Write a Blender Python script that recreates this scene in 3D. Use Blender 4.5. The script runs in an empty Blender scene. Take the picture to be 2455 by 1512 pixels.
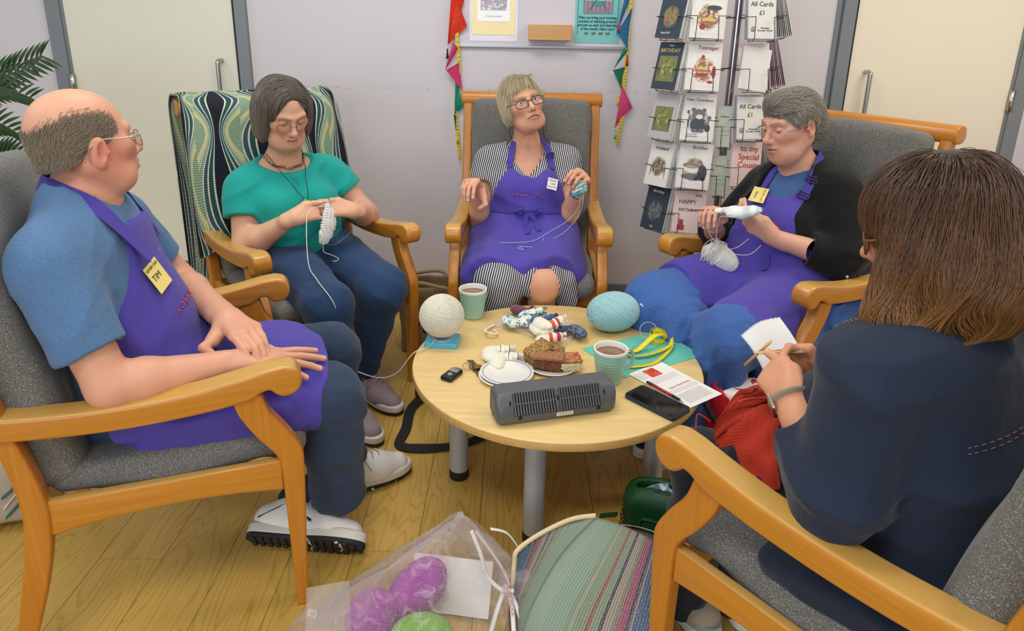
import bpy, bmesh, math, random
import numpy as np
from mathutils import Vector, Matrix, Euler
from mathutils.bvhtree import BVHTree

SC = bpy.context.scene
COL = SC.collection
R = math.radians
rnd = random.Random(7)

# ---------------------------------------------------------------- camera
cd = bpy.data.cameras.new('camera')
cd.sensor_fit = 'HORIZONTAL'; cd.sensor_width = 36.0
cd.lens = 1654.0 / 2455.0 * 36.0
cd.shift_y = -(756.0 - 569.6) / 2455.0
cd.clip_start = 0.05
cam = bpy.data.objects.new('camera', cd); COL.objects.link(cam)
th, ro = R(17.2), R(1.03)
_f = Vector((0, math.cos(th), -math.sin(th))); _r = Vector((1, 0, 0)); _u = Vector((0, math.sin(th), math.cos(th)))
_r2 = _r * math.cos(ro) + _u * math.sin(ro); _u2 = _u * math.cos(ro) - _r * math.sin(ro)
_m = Matrix(((_r2.x, _u2.x, -_f.x, 0), (_r2.y, _u2.y, -_f.y, 0), (_r2.z, _u2.z, -_f.z, 1.398), (0, 0, 0, 1)))
cam.matrix_world = _m
SC.camera = cam

# ---------------------------------------------------------------- light
SC.view_settings.view_transform = 'Standard'
SC.view_settings.look = 'None'
SC.view_settings.exposure = 0.16
SC.view_settings.gamma = 1.0
SC.view_settings.use_curve_mapping = False
w = bpy.data.worlds.new('room_light'); SC.world = w; w.use_nodes = True
w.node_tree.nodes['Background'].inputs[0].default_value = (0.86, 0.92, 1.0, 1)
w.node_tree.nodes['Background'].inputs[1].default_value = 0.42

def area(name, loc, rot, sx, sy, power, col):
    l = bpy.data.lights.new(name, 'AREA'); l.shape = 'RECTANGLE'; l.size = sx; l.size_y = sy
    l.energy = power; l.color = col
    o = bpy.data.objects.new(name, l); COL.objects.link(o); o.location = loc; o.rotation_euler = rot
    return o
area('ceiling_panel_light', (-0.5, 2.15, 2.75), (0, 0, 0), 1.2, 0.6, 21, (1.0, 0.95, 0.86))
area('ceiling_panel_light', (-0.4, 0.0, 2.75), (0, 0, 0), 1.2, 0.6, 24, (1.0, 0.95, 0.86))
area('ceiling_panel_light', (2.3, 2.0, 2.75), (0, 0, 0), 1.2, 0.6, 26, (1.0, 0.84, 0.62))
area('ceiling_panel_light', (2.2, -0.4, 2.75), (0, 0, 0), 1.2, 0.6, 22, (1.0, 0.92, 0.8))
area('ceiling_panel_light', (-2.8, 1.2, 2.75), (0, 0, 0), 1.2, 0.6, 18, (1.0, 0.96, 0.88))
area('window_light', (-1.2, -3.2, 1.7), (R(82), 0, R(-12)), 3.2, 1.6, 66, (0.86, 0.93, 1.0))
# ---------------------------------------------------------------- small helpers
def lin(h):
    h = h.lstrip('#'); v = [int(h[i:i + 2], 16) / 255 for i in (0, 2, 4)]
    return tuple(c / 12.92 if c <= .04045 else ((c + .055) / 1.055) ** 2.4 for c in v) + (1.0,)

class NT:
    """tiny wrapper round a material's node tree"""
    def __init__(s, name):
        s.m = bpy.data.materials.new(name); s.m.use_nodes = True; s.t = s.m.node_tree
        s.bsdf = s.t.nodes['Principled BSDF']; s.out = s.t.nodes['Material Output']
    def n(s, typ, ins=None, **at):
        nd = s.t.nodes.new('ShaderNode' + typ)
        for k, v in at.items(): setattr(nd, k, v)
        for k, v in (ins or {}).items(): s.set(nd.inputs[k], v)
        return nd
    def set(s, sock, v):
        if isinstance(v, bpy.types.NodeSocket): s.t.links.new(v, sock)
        else: sock.default_value = v
    def b(s, **kw):
        for k, v in kw.items(): s.set(s.bsdf.inputs[k.replace('_', ' ')], v)
        return s
    def co(s, kind='Object', scale=None, rot=None):
        o = s.n('TexCoord').outputs[kind]
        if scale or rot:
            mp = s.n('Mapping', {'Vector': o})
            if scale: mp.inputs['Scale'].default_value = scale
            if rot: mp.inputs['Rotation'].default_value = rot
            o = mp.outputs[0]
        return o
    def noise(s, co, scale, detail=2, rough=.5, dist=0.):
        return s.n('TexNoise', {'Vector': co, 'Scale': scale, 'Detail': detail, 'Roughness': rough, 'Distortion': dist}).outputs['Fac']
    def ramp(s, fac, stops, interp='LINEAR'):
        r = s.n('ValToRGB', {'Fac': fac}); cr = r.color_ramp; cr.interpolation = interp
        while len(cr.elements) < len(stops): cr.elements.new(0.5)
        for e, (p, c) in zip(cr.elements, stops): e.position = p; e.color = c if len(c) == 4 else (*c, 1)
        return r.outputs[0]
    def mix(s, fac, a, b, mode='MIX'):
        m = s.n('Mix', data_type='RGBA', blend_type=mode)
        s.set(m.inputs[0], fac); s.set(m.inputs[6], a); s.set(m.inputs[7], b)
        return m.outputs[2]
    def math(s, op, a, b=0.0, c=0.0):
        m = s.n('Math', operation=op); s.set(m.inputs[0], a); s.set(m.inputs[1], b); s.set(m.inputs[2], c)
        return m.outputs[0]
    def bump(s, h, strength=.3, dist=.002):
        s.set(s.bsdf.inputs['Normal'], s.n('Bump', {'Height': h, 'Strength': strength, 'Distance': dist}).outputs[0]); return s
    def wave(s, co, scale, dist=0., detail=0, dirn='X', typ='BANDS', prof='SIN'):
        k = dict(wave_type=typ, wave_profile=prof)
        k['bands_direction' if typ == 'BANDS' else 'rings_direction'] = dirn
        return s.n('TexWave', {'Vector': co, 'Scale': scale, 'Distortion': dist, 'Detail': detail}, **k).outputs['Fac']

def plain(name, hexc, rough=.5, metal=0., **kw):
    t = NT(name); t.b(Base_Color=lin(hexc), Roughness=rough, Metallic=metal)
    for k, v in kw.items(): t.b(**{k: v})
    return t.m

def cloth(name, hexc, rough=.85, weave=900., bump=.12, var=.25, wr=0.0, hex2=None, fleck=None):
    t = NT(name); co = t.co()
    n1 = t.noise(co, 14, 3)
    c = lin(hexc); d = tuple(x * (1 - var) for x in c[:3]) + (1,)
    col = t.mix(n1, d, c) if not hex2 else t.mix(t.ramp(t.noise(co, 420, 2), [(.3, (0,) * 3), (.7, (1,) * 3)]), c, lin(hex2))
    t.b(Base_Color=col, Roughness=rough)
    t.bsdf.inputs['Sheen Weight'].default_value = .12
    t.bsdf.inputs['Specular IOR Level'].default_value = .25
    h = t.noise(co, weave * .4, 2, .6)
    if wr: h = t.math('ADD', t.math('MULTIPLY', h, .12), t.math('MULTIPLY', t.noise(co, wr, 2, .45, .8), 2.2))
    t.bump(h, bump, .003 if wr else .0008)
    return t.m

def mesh_obj(name, verts, faces, mat=None, parent=None, smooth=False, loc=None):
    me = bpy.data.meshes.new(name); me.from_pydata([tuple(v) for v in verts], [], faces); me.update()
    if smooth: me.polygons.foreach_set('use_smooth', [True] * len(me.polygons))
    return link(name, me, mat, parent, loc)

def link(name, data, mat=None, parent=None, loc=None, rot=None):
    o = bpy.data.objects.new(name, data); COL.objects.link(o)
    if mat is not None:
        for mm in (mat if isinstance(mat, (list, tuple)) else [mat]): data.materials.append(mm)
    if parent is not None: o.parent = parent
    if loc is not None: o.location = loc
    if rot is not None: o.rotation_euler = rot
    return o

def tag(o, label=None, cat=None, group=None, kind=None):
    for k, v in (('label', label), ('category', cat), ('group', group), ('kind', kind)):
        if v: o[k] = v
    return o

def empty(name, loc=(0, 0, 0), rz=0., label=None, cat=None, group=None):
    o = bpy.data.objects.new(name, None); COL.objects.link(o); o.location = loc; o.rotation_euler = (0, 0, rz)
    o.empty_display_size = .05
    return tag(o, label, cat, group)

def copy_tree(o, parent=None):
    c = o.copy(); COL.objects.link(c); c.parent = parent
    for ch in list(o.children): copy_tree(ch, c)
    return c

def from_bm(name, bm, mat=None, parent=None, smooth=False, loc=None, rot=None):
    me = bpy.data.meshes.new(name); bmesh.ops.recalc_face_normals(bm, faces=bm.faces); bm.to_mesh(me); bm.free()
    if smooth: me.polygons.foreach_set('use_smooth', [True] * len(me.polygons))
    return link(name, me, mat, parent, loc, rot)

def bm_box(bm, lo, hi, bev=0., seg=2, mat=0, M=None):
    vs = [bm.verts.new((x, y, z)) for x in (lo[0], hi[0]) for y in (lo[1], hi[1]) for z in (lo[2], hi[2])]
    fs = [bm.faces.new([vs[i] for i in q]) for q in ((0, 1, 3, 2), (4, 6, 7, 5), (0, 4, 5, 1), (2, 3, 7, 6), (0, 2, 6, 4), (1, 5, 7, 3))]
    for f in fs: f.material_index = mat
    if M is not None: bmesh.ops.transform(bm, matrix=M, verts=vs)
    if bev:
        es = list({e for f in fs for e in f.edges})
        bmesh.ops.bevel(bm, geom=es, offset=bev, segments=seg, profile=.5, affect='EDGES')

def box(name, lo, hi, mat, parent=None, bev=0.002, seg=2, loc=None, rot=None):
    bm = bmesh.new(); bm_box(bm, lo, hi, bev, seg); return from_bm(name, bm, mat, parent, False, loc, rot)

def crv(pts, n=8, closed=False):
    """Catmull-Rom through pts"""
    P = np.asarray(pts, float); m = len(P); out = []
    rng = range(m if closed else m - 1)
    for i in rng:
        if closed: p0, p1, p2, p3 = P[(i - 1) % m], P[i], P[(i + 1) % m], P[(i + 2) % m]
        else: p0, p1, p2, p3 = P[max(i - 1, 0)], P[i], P[i + 1], P[min(i + 2, m - 1)]
        for j in range(n):
            t = j / n
            out.append(.5 * ((2 * p1) + (-p0 + p2) * t + (2 * p0 - 5 * p1 + 4 * p2 - p3) * t * t + (-p0 + 3 * p1 - 3 * p2 + p3) * t ** 3))
    if not closed: out.append(P[-1])
    return np.array(out)

def prism(name, outl, x0, x1, mat, parent=None, bev=.006, seg=3, axis='x', smooth=True):
    """outline in (y,z) pushed from x0 to x1, rims rounded by stepping the outline inwards"""
    P = np.array(outl, float)
    keep = [i for i in range(len(P)) if np.linalg.norm(P[i] - P[i - 1]) > 1e-5]; P = P[keep]
    if sum(P[i - 1][0] * P[i][1] - P[i][0] * P[i - 1][1] for i in range(len(P))) < 0: P = P[::-1]
    e = np.roll(P, -1, 0) - P; e /= np.linalg.norm(e, axis=1)[:, None]; nn = np.stack([e[:, 1], -e[:, 0]], 1)
    mt = nn + np.roll(nn, 1, 0); mt /= np.maximum((mt * mt).sum(1), .7)[:, None] / 2
    def mk(x, p):
        if axis == 'x': return (x, p[0], p[1])
        if axis == 'y': return (p[0], x, p[1])
        return (p[0], p[1], x)
    rings = [(x0, P)]; ring2 = [(x1, P)]
    if bev:
        rings = [(x0 + bev * (1 - math.cos(t)), P - mt * bev * (1 - math.sin(t))) for t in np.linspace(0, math.pi / 2, seg + 1)]
        ring2 = [(x1 - (x - x0), p) for x, p in rings][::-1]
    A = rings + ring2; n = len(P); V = [mk(x, q) for x, p in A for q in p]; F = []
    for i in range(len(A) - 1):
        for j in range(n): F.append((i * n + j, i * n + (j + 1) % n, (i + 1) * n + (j + 1) % n, (i + 1) * n + j))
    from mathutils.geometry import tessellate_polygon
    tri = tessellate_polygon([[Vector((q[0], q[1], 0)) for q in A[0][1]]]); o = (len(A) - 1) * n
    F += [tuple(t) for t in tri] + [tuple(k + o for k in t[::-1]) for t in tri]
    me = bpy.data.meshes.new(name); me.from_pydata(V, [], F); bm = bmesh.new(); bm.from_mesh(me); bpy.data.meshes.remove(me)
    ob = from_bm(name, bm, mat, parent)
    if smooth: shade_auto(ob)
    return ob

def shade_auto(o, ang=40):
    me = o.data; me.polygons.foreach_set('use_smooth', [True] * len(me.polygons))
    bm = bmesh.new(); bm.from_mesh(me); c = math.cos(R(ang))
    for e in bm.edges:
        e.smooth = not (len(e.link_faces) == 2 and e.link_faces[0].normal.dot(e.link_faces[1].normal) < c)
    bm.to_mesh(me); bm.free(); return o

def tube_data(pts, rad, seg=8, caps=True, closed=False, flat=None):
    """verts, faces of a tube along pts; rad scalar or list; flat = (w,h) multipliers"""
    P = np.asarray(pts, float); n = len(P); rr = np.broadcast_to(np.asarray(rad, float), (n,))
    T = np.gradient(P, axis=0) if not closed else np.roll(P, -1, 0) - np.roll(P, 1, 0)
    T /= np.linalg.norm(T, axis=1)[:, None] + 1e-12
    up = np.array([0, 0, 1.]) if abs(T[0][2]) < .9 else np.array([1., 0, 0])
    N = np.cross(up, T[0]); N /= np.linalg.norm(N); V = []
    for i in range(n):
        N = N - T[i] * np.dot(N, T[i]); N /= np.linalg.norm(N) + 1e-12
        B = np.cross(T[i], N)
        for k in range(seg):
            a = 2 * math.pi * k / seg
            w_, h_ = flat if flat else (1, 1)
            V.append(P[i] + rr[i] * (math.cos(a) * w_ * N + math.sin(a) * h_ * B))
    F = []
    for i in range(n if closed else n - 1):
        j = (i + 1) % n
        for k in range(seg): F.append((i * seg + k, i * seg + (k + 1) % seg, j * seg + (k + 1) % seg, j * seg + k))
    if caps and not closed: F += [tuple(range(seg))[::-1], tuple((n - 1) * seg + k for k in range(seg))]
    return V, F

def tube(name, pts, rad, mat, parent=None, seg=8, closed=False, smooth=True, flat=None):
    V, F = tube_data(pts, rad, seg, True, closed, flat); return mesh_obj(name, V, F, mat, parent, smooth)

class MB:
    """collects pieces into one mesh"""
    def __init__(s): s.V = []; s.F = []; s.MI = []
    def add(s, V, F, mi=0):
        o = len(s.V); s.V += [tuple(v) for v in V]; s.F += [tuple(i + o for i in f) for f in F]; s.MI += [mi] * len(F); return s
    def tube(s, pts, rad, seg=8, mi=0, closed=False, flat=None): return s.add(*tube_data(pts, rad, seg, True, closed, flat), mi)
    def box(s, lo, hi, mi=0, M=None):
        V = [Vector((x, y, z)) for x in (lo[0], hi[0]) for y in (lo[1], hi[1]) for z in (lo[2], hi[2])]
        if M is not None: V = [M @ v for v in V]
        return s.add(V, [(0, 1, 3, 2), (4, 6, 7, 5), (0, 4, 5, 1), (2, 3, 7, 6), (0, 2, 6, 4), (1, 5, 7, 3)], mi)
    def build(s, name, mat, parent=None, smooth=True):
        o = mesh_obj(name, s.V, s.F, mat, parent, smooth)
        if isinstance(mat, (list, tuple)): o.data.polygons.foreach_set('material_index', s.MI)
        return o

def lathe(name, prof, mat, parent=None, seg=40, loc=None, rot=None, mats=None):
    """prof: list of (r,z[,mi])"""
    V = []; F = []; MI = []; n = len(prof)
    for p in prof:
        for k in range(seg):
            a = 2 * math.pi * k / seg; V.append((p[0] * math.cos(a), p[0] * math.sin(a), p[1]))
    for i in range(n - 1):
        for k in range(seg):
            F.append((i * seg + k, i * seg + (k + 1) % seg, (i + 1) * seg + (k + 1) % seg, (i + 1) * seg + k))
    o = mesh_obj(name, V, F, mat, parent, False, loc); shade_auto(o, 35)
    if rot: o.rotation_euler = rot
    return o

def sheet(name, rows, mat, parent=None, thick=.002, nu=6, nv=6, fold=None, uv=True):
    """smooth sheet through a grid of 3D control points rows[i][j], given a thickness"""
    G = np.asarray(rows, float)
    A = np.stack([crv(G[:, j], nu) for j in range(G.shape[1])], 1)
    A = np.stack([crv(A[i], nv) for i in range(A.shape[0])], 0)
    m, n = A.shape[:2]
    U, Vv = np.meshgrid(np.linspace(0, 1, m), np.linspace(0, 1, n), indexing='ij')
    du = np.gradient(A, axis=0); dv = np.gradient(A, axis=1); N = np.cross(du, dv); N /= np.linalg.norm(N, axis=2)[..., None] + 1e-9
    if fold is not None: A = A + N * fold(U, Vv)[..., None]
    B = A - N * thick
    V = np.concatenate([A.reshape(-1, 3), B.reshape(-1, 3)]); o = m * n; F = []
    for i in range(m - 1):
        for j in range(n - 1):
            q = (i * n + j, i * n + j + 1, (i + 1) * n + j + 1, (i + 1) * n + j)
            F.append(q[::-1]); F.append(tuple(k + o for k in q))
    rim = [(i, 0) for i in range(m)] + [(m - 1, j) for j in range(1, n)] + [(i, n - 1) for i in range(m - 2, -1, -1)] + [(0, j) for j in range(n - 2, 0, -1)]
    ids = [a * n + b for a, b in rim]
    for a, b in zip(ids, ids[1:] + ids[:1]): F.append((a, b, b + o, a + o))
    ob = mesh_obj(name, V, F, mat, parent, True)
    if uv:
        me = ob.data; ul = me.uv_layers.new(name='UVMap')
        vi = np.empty(len(me.loops), np.int32); me.loops.foreach_get('vertex_index', vi)
        uvs = np.stack([np.concatenate([U.ravel()] * 2), np.concatenate([Vv.ravel()] * 2)], 1)[vi]
        ul.data.foreach_set('uv', uvs.ravel().astype(np.float32))
    return ob

# ---------------------------------------------------------------- implicit surfaces
def smin(a, b, k):
    if k <= 0: return np.minimum(a, b)
    h = np.maximum(k - np.abs(a - b), 0) / k
    return np.minimum(a, b) - h * h * (k * .25)

def nrm(v): v = np.asarray(v, float); return v / (np.linalg.norm(v) + 1e-12)

def rotm(x=0, y=0, z=0): return np.array(Euler((R(x), R(y), R(z)), 'XYZ').to_matrix())

class SDF:
    def __init__(s): s.p = []; s.R = np.eye(3); s.t = np.zeros(3); s.sc = 1.0; s.disp = []
    def frame(s, Rm=None, t=(0, 0, 0), sc=1.0): s.R = np.eye(3) if Rm is None else np.asarray(Rm, float); s.t = np.asarray(t, float); s.sc = sc; return s
    def X(s, a): return s.R @ (np.asarray(a, float) * s.sc) + s.t
    def rc(s, a, b, r1, r2=None, k=.02, op='u', fl=None):
        r2 = r1 if r2 is None else r2
        a, b = s.X(a), s.X(b); r1 *= s.sc; r2 *= s.sc
        if fl is not None: fl = (s.R @ nrm(fl[0]), fl[1])
        m = max(r1, r2); s.p.append((op, 'rc', (a, b, r1, r2, fl), k, np.minimum(a, b) - m, np.maximum(a, b) + m)); return s
    def ch(s, pts, rad, k=.02, op='u', fl=None):
        for i in range(len(pts) - 1): s.rc(pts[i], pts[i + 1], rad[i], rad[i + 1], k, op, fl)
        return s
    def el(s, c, r, rot=None, k=.02, op='u'):
        c = s.X(c); r = np.asarray(r, float) * s.sc; M = s.R @ (np.eye(3) if rot is None else rot)
        e = np.sqrt(((M * r[None, :]) ** 2).sum(1))
        s.p.append((op, 'el', (c, r, M), k, c - e, c + e)); return s
    def bx(s, c, h, rot=None, r=.01, k=.02, op='u'):
        c = s.X(c); h = np.asarray(h, float) * s.sc; M = s.R @ (np.eye(3) if rot is None else rot)
        e = np.abs(M) @ h
        s.p.append((op, 'bx', (c, h, M, r * s.sc), k, c - e, c + e)); return s
    def half(s, c, n, k=0., op='i'):
        """keep the side the normal points away from"""
        s.p.append((op, 'hp', (s.X(c), s.R @ nrm(n)), k, None, None)); return s
    def sub(s, other, k=0., op='i'):
        s.p.append((op, 'sd', (other,), k, None, None)); return s
    def fn(s, f, lo, hi, k=.0, op='u'):
        s.p.append((op, 'fn', (f,), k, None if lo is None else np.asarray(lo, float), None if hi is None else np.asarray(hi, float))); return s
    @staticmethod
    def d(kind, q, x, y, z):
        if kind == 'rc':
            a, b, r1, r2, fl = q
            px, py, pz = x - a[0], y - a[1], z - a[2]
            if fl is not None:
                n, f = fl; w = (px * n[0] + py * n[1] + pz * n[2]) * (1 / f - 1)
                px = px + w * n[0]; py = py + w * n[1]; pz = pz + w * n[2]
            ba = b - a; bb = float(ba @ ba) + 1e-12
            dt = px * ba[0] + py * ba[1] + pz * ba[2]; t = np.clip(dt / bb, 0, 1)
            d2 = px * px + py * py + pz * pz - 2 * t * dt + t * t * bb
            d = np.sqrt(np.maximum(d2, 0)) - (r1 + (r2 - r1) * t)
            return d * min(1., fl[1]) if fl is not None else d
        if kind == 'el':
            c, r, M = q; px, py, pz = x - c[0], y - c[1], z - c[2]
            k0 = 0; k1 = 0
            for i in range(3):
                u = (px * M[0, i] + py * M[1, i] + pz * M[2, i]) / r[i]
                k0 = k0 + u * u; k1 = k1 + (u / r[i]) ** 2
            k0 = np.sqrt(k0); return k0 * (k0 - 1) / np.maximum(np.sqrt(k1), 1e-6)
        if kind == 'bx':
            c, h, M, r = q; px, py, pz = x - c[0], y - c[1], z - c[2]
            o = 0; mx = -1e9
            for i in range(3):
                u = np.abs(px * M[0, i] + py * M[1, i] + pz * M[2, i]) - h[i] + r
                o = o + np.maximum(u, 0) ** 2; mx = np.maximum(mx, u)
            return np.sqrt(o) + np.minimum(mx, 0) - r
        if kind == 'hp':
            c, n = q; return (x - c[0]) * n[0] + (y - c[1]) * n[1] + (z - c[2]) * n[2]
        if kind == 'fn': return q[0](x, y, z)
    def comb(s, D, d, op, k):
        if op == 'u': return smin(D, d, k)
        if op == 's': return -smin(-D, d, k)
        return -smin(-D, -d, k)
    def ev(s, P):
        x, y, z = P[:, 0], P[:, 1], P[:, 2]; D = np.full(len(P), 10.)
        for op, kind, q, k, lo, hi in s.p:
            d = q[0].ev(P) if kind == 'sd' else s.d(kind, q, x, y, z)
            D = s.comb(D, d, op, k)
        return D
    def grid(s, lo, n, h):
        D = np.full(n, 10., np.float32)
        ax = [(lo[i] + h * np.arange(n[i])).astype(np.float32) for i in range(3)]
        for op, kind, q, k, pl, ph in s.p:
            if kind == 'sd': D = s.comb(D, q[0].grid(lo, n, h), op, k); continue
            if pl is None or op == 'i': sl = (slice(None),) * 3
            else:
                mg = k + 3 * h
                i0 = np.maximum(np.floor((pl - mg - lo) / h).astype(int), 0); i1 = np.minimum(np.ceil((ph + mg - lo) / h).astype(int) + 1, n)
                if (i1 <= i0).any(): continue
                sl = tuple(slice(a, b) for a, b in zip(i0, i1))
            x, y, z = ax[0][sl[0]][:, None, None], ax[1][sl[1]][None, :, None], ax[2][sl[2]][None, None, :]
            D[sl] = s.comb(D[sl], s.d(kind, q, x, y, z), op, k)
        for f in s.disp:
            D += f(ax[0][:, None, None], ax[1][None, :, None], ax[2][None, None, :])
        return D
    def bounds(s):
        L = [(p[4], p[5]) for p in s.p if p[0] == 'u' and p[4] is not None] + [p[2][0].bounds() for p in s.p if p[0] == 'u' and p[1] == 'sd']
        return np.min([l for l, _ in L], 0), np.max([h for _, h in L], 0)
    def mesh(s, h, lo=None, hi=None, smooth=1, pad=3):
        bl, bh = s.bounds()
        lo = bl - pad * h if lo is None else np.asarray(lo, float); hi = bh + pad * h if hi is None else np.asarray(hi, float)
        n = np.ceil((hi - lo) / h).astype(int) + 1
        V, F = nets(s.grid(lo, n, h), lo, h)
        return relax(V, F, smooth), F

_C = np.array([(0, 0, 0), (1, 0, 0), (0, 1, 0), (1, 1, 0), (0, 0, 1), (1, 0, 1), (0, 1, 1), (1, 1, 1)])
_E = [(0, 1), (2, 3), (4, 5), (6, 7), (0, 2), (1, 3), (4, 6), (5, 7), (0, 4), (1, 5), (2, 6), (3, 7)]
def nets(D, lo, h):
    I = D < 0; c = [slice(None, -1), slice(1, None)]
    any_ = np.zeros(tuple(d - 1 for d in D.shape), bool); all_ = ~any_
    for q in _C:
        v = I[c[q[0]], c[q[1]], c[q[2]]]; any_ |= v; all_ &= v
    cell = np.argwhere(any_ & ~all_)
    vals = np.stack([D[cell[:, 0] + q[0], cell[:, 1] + q[1], cell[:, 2] + q[2]] for q in _C], 1)
    acc = np.zeros((len(cell), 3)); cnt = np.zeros(len(cell))
    for a, b in _E:
        va, vb = vals[:, a], vals[:, b]; m = (va < 0) != (vb < 0)
        t = np.where(m, va / np.where(m, va - vb, 1), 0)
        acc += m[:, None] * (_C[a] + t[:, None] * (_C[b] - _C[a])); cnt += m
    V = lo + h * (cell + acc / np.maximum(cnt, 1)[:, None])
    idx = np.full(any_.shape, -1, np.int32); idx[tuple(cell.T)] = np.arange(len(cell))
    F = []
    for ax in range(3):
        sl0 = [slice(None)] * 3; sl1 = [slice(None)] * 3; sl0[ax] = slice(None, -1); sl1[ax] = slice(1, None)
        A = I[tuple(sl0)]; B = I[tuple(sl1)]; e = np.argwhere(A != B)
        o1, o2 = [(1, 2), (2, 0), (0, 1)][ax]
        e = e[(e[:, o1] > 0) & (e[:, o2] > 0) & (e[:, o1] < D.shape[o1] - 1) & (e[:, o2] < D.shape[o2] - 1)]
        if not len(e): continue
        def g(d1, d2):
            q = e.copy(); q[:, o1] += d1; q[:, o2] += d2; return idx[tuple(q.T)]
        Q = np.stack([g(-1, -1), g(0, -1), g(0, 0), g(-1, 0)], 1)
        fl = ~A[tuple(e.T)]; Q[fl] = Q[fl][:, ::-1]; F.append(Q)
    return V, np.concatenate(F) if F else np.zeros((0, 4), int)

def relax(V, F, it=1, lam=.5):
    if not it or not len(F): return V
    a = np.concatenate([F[:, i] for i in range(4)]); b = np.concatenate([F[:, (i + 1) % 4] for i in range(4)])
    n = len(V); c = np.maximum(np.bincount(a, minlength=n), 1)
    for _ in range(it):
        S = np.stack([np.bincount(a, weights=V[b, i], minlength=n) for i in range(3)], 1) / c[:, None]
        V = V + lam * (S - V)
    return V

def np_obj(name, V, F, mat=None, parent=None, cols=None, smooth=True):
    me = bpy.data.meshes.new(name); V = np.asarray(V, np.float32); F = np.asarray(F, np.int32)
    me.vertices.add(len(V)); me.vertices.foreach_set('co', V.ravel())
    me.loops.add(F.size); me.loops.foreach_set('vertex_index', F.ravel())
    me.polygons.add(len(F)); me.polygons.foreach_set('loop_start', np.arange(len(F), dtype=np.int32) * F.shape[1])
    if smooth: me.polygons.foreach_set('use_smooth', np.ones(len(F), bool))
    me.update(calc_edges=True)
    if cols is not None:
        at = me.attributes.new('Col', 'FLOAT_COLOR', 'POINT')
        at.data.foreach_set('color', np.concatenate([cols, np.ones((len(cols), 1))], 1).astype(np.float32).ravel())
    return link(name, me, mat, parent)

def sdf_obj(name, S, h, mat, parent=None, smooth=1, cols=None, lo=None, hi=None, warp=None):
    V, F = S.mesh(h, lo, hi, smooth)
    if warp is not None: V = warp(V)
    return np_obj(name, V, F, mat, parent, cols(V) if cols else None)

def folds(amp, fr, seed, stretch=(1, 1, 1)):
    """a displacement made of soft crossing ridges, for cloth"""
    r = np.random.RandomState(seed); W = [(nrm(r.normal(size=3)) * np.array(stretch) * fr * (.6 + .9 * r.rand()), r.rand() * 6.28, .5 + r.rand()) for _ in range(5)]
    def f(x, y, z):
        d = 0
        for i, (kv, ph, a) in enumerate(W):
            k2 = W[(i + 1) % 5][0]
            s_ = np.sin(.5 * (kv[0] * x + kv[1] * y + kv[2] * z + ph + 1.3 * np.sin(.55 * (k2[0] * x + k2[1] * y + k2[2] * z))))
            d = d + a * (.30 - 2.2 * (1 - np.abs(s_)) ** 2.5)
        return d * (amp / 2.6)
    return f

def bvh(o):
    me = o.data; n = len(me.vertices); co = np.empty(n * 3, np.float32); me.vertices.foreach_get('co', co)
    return BVHTree.FromPolygons([tuple(v) for v in co.reshape(-1, 3)], [tuple(p.vertices) for p in me.polygons])

def text_mesh(body, size, align='CENTER', extrude=.0003, bold=0., space=1.0):
    cu = bpy.data.curves.new('t', 'FONT'); cu.body = body; cu.size = size; cu.align_x = align; cu.align_y = 'CENTER'
    cu.extrude = extrude; cu.offset = bold; cu.space_line = space; cu.resolution_u = 2
    o = bpy.data.objects.new('t', cu); COL.objects.link(o)
    dg = bpy.context.evaluated_depsgraph_get(); me = bpy.data.meshes.new_from_object(o.evaluated_get(dg))
    bpy.data.objects.remove(o); bpy.data.curves.remove(cu); return me

def put_text(name, body, size, M, mat, parent=None, align='CENTER', bold=0., space=1.0, hug=None, lift=.0012):
    """lettering in the plane of matrix M (x right, y up, z out); hug = BVH to lie on"""
    me = text_mesh(body, size, align, .0002 if hug is None else 0., bold, space); me.name = name
    if hug is not None:
        bm = bmesh.new(); bm.from_mesh(me)
        bmesh.ops.triangulate(bm, faces=bm.faces)
        bmesh.ops.subdivide_edges(bm, edges=[e for e in bm.edges if e.calc_length() > size * .25], cuts=2)
        zdir = (M.to_3x3() @ Vector((0, 0, 1))).normalized()
        for v in bm.verts:
            p = M @ v.co; h = hug.ray_cast(p + zdir * .15, -zdir, .4)
            v.co = (h[0] + zdir * lift) if h[0] is not None else p
        bm.to_mesh(me); bm.free(); return link(name, me, mat, parent)
    o = link(name, me, mat, parent); o.matrix_local = M; return o

def basis(o, x, y):
    """matrix with origin o, x axis x, y axis roughly y"""
    x = Vector(x).normalized(); z = x.cross(Vector(y)).normalized(); y = z.cross(x)
    return Matrix(((x.x, y.x, z.x, o[0]), (x.y, y.y, z.y, o[1]), (x.z, y.z, z.z, o[2]), (0, 0, 0, 1)))
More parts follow.
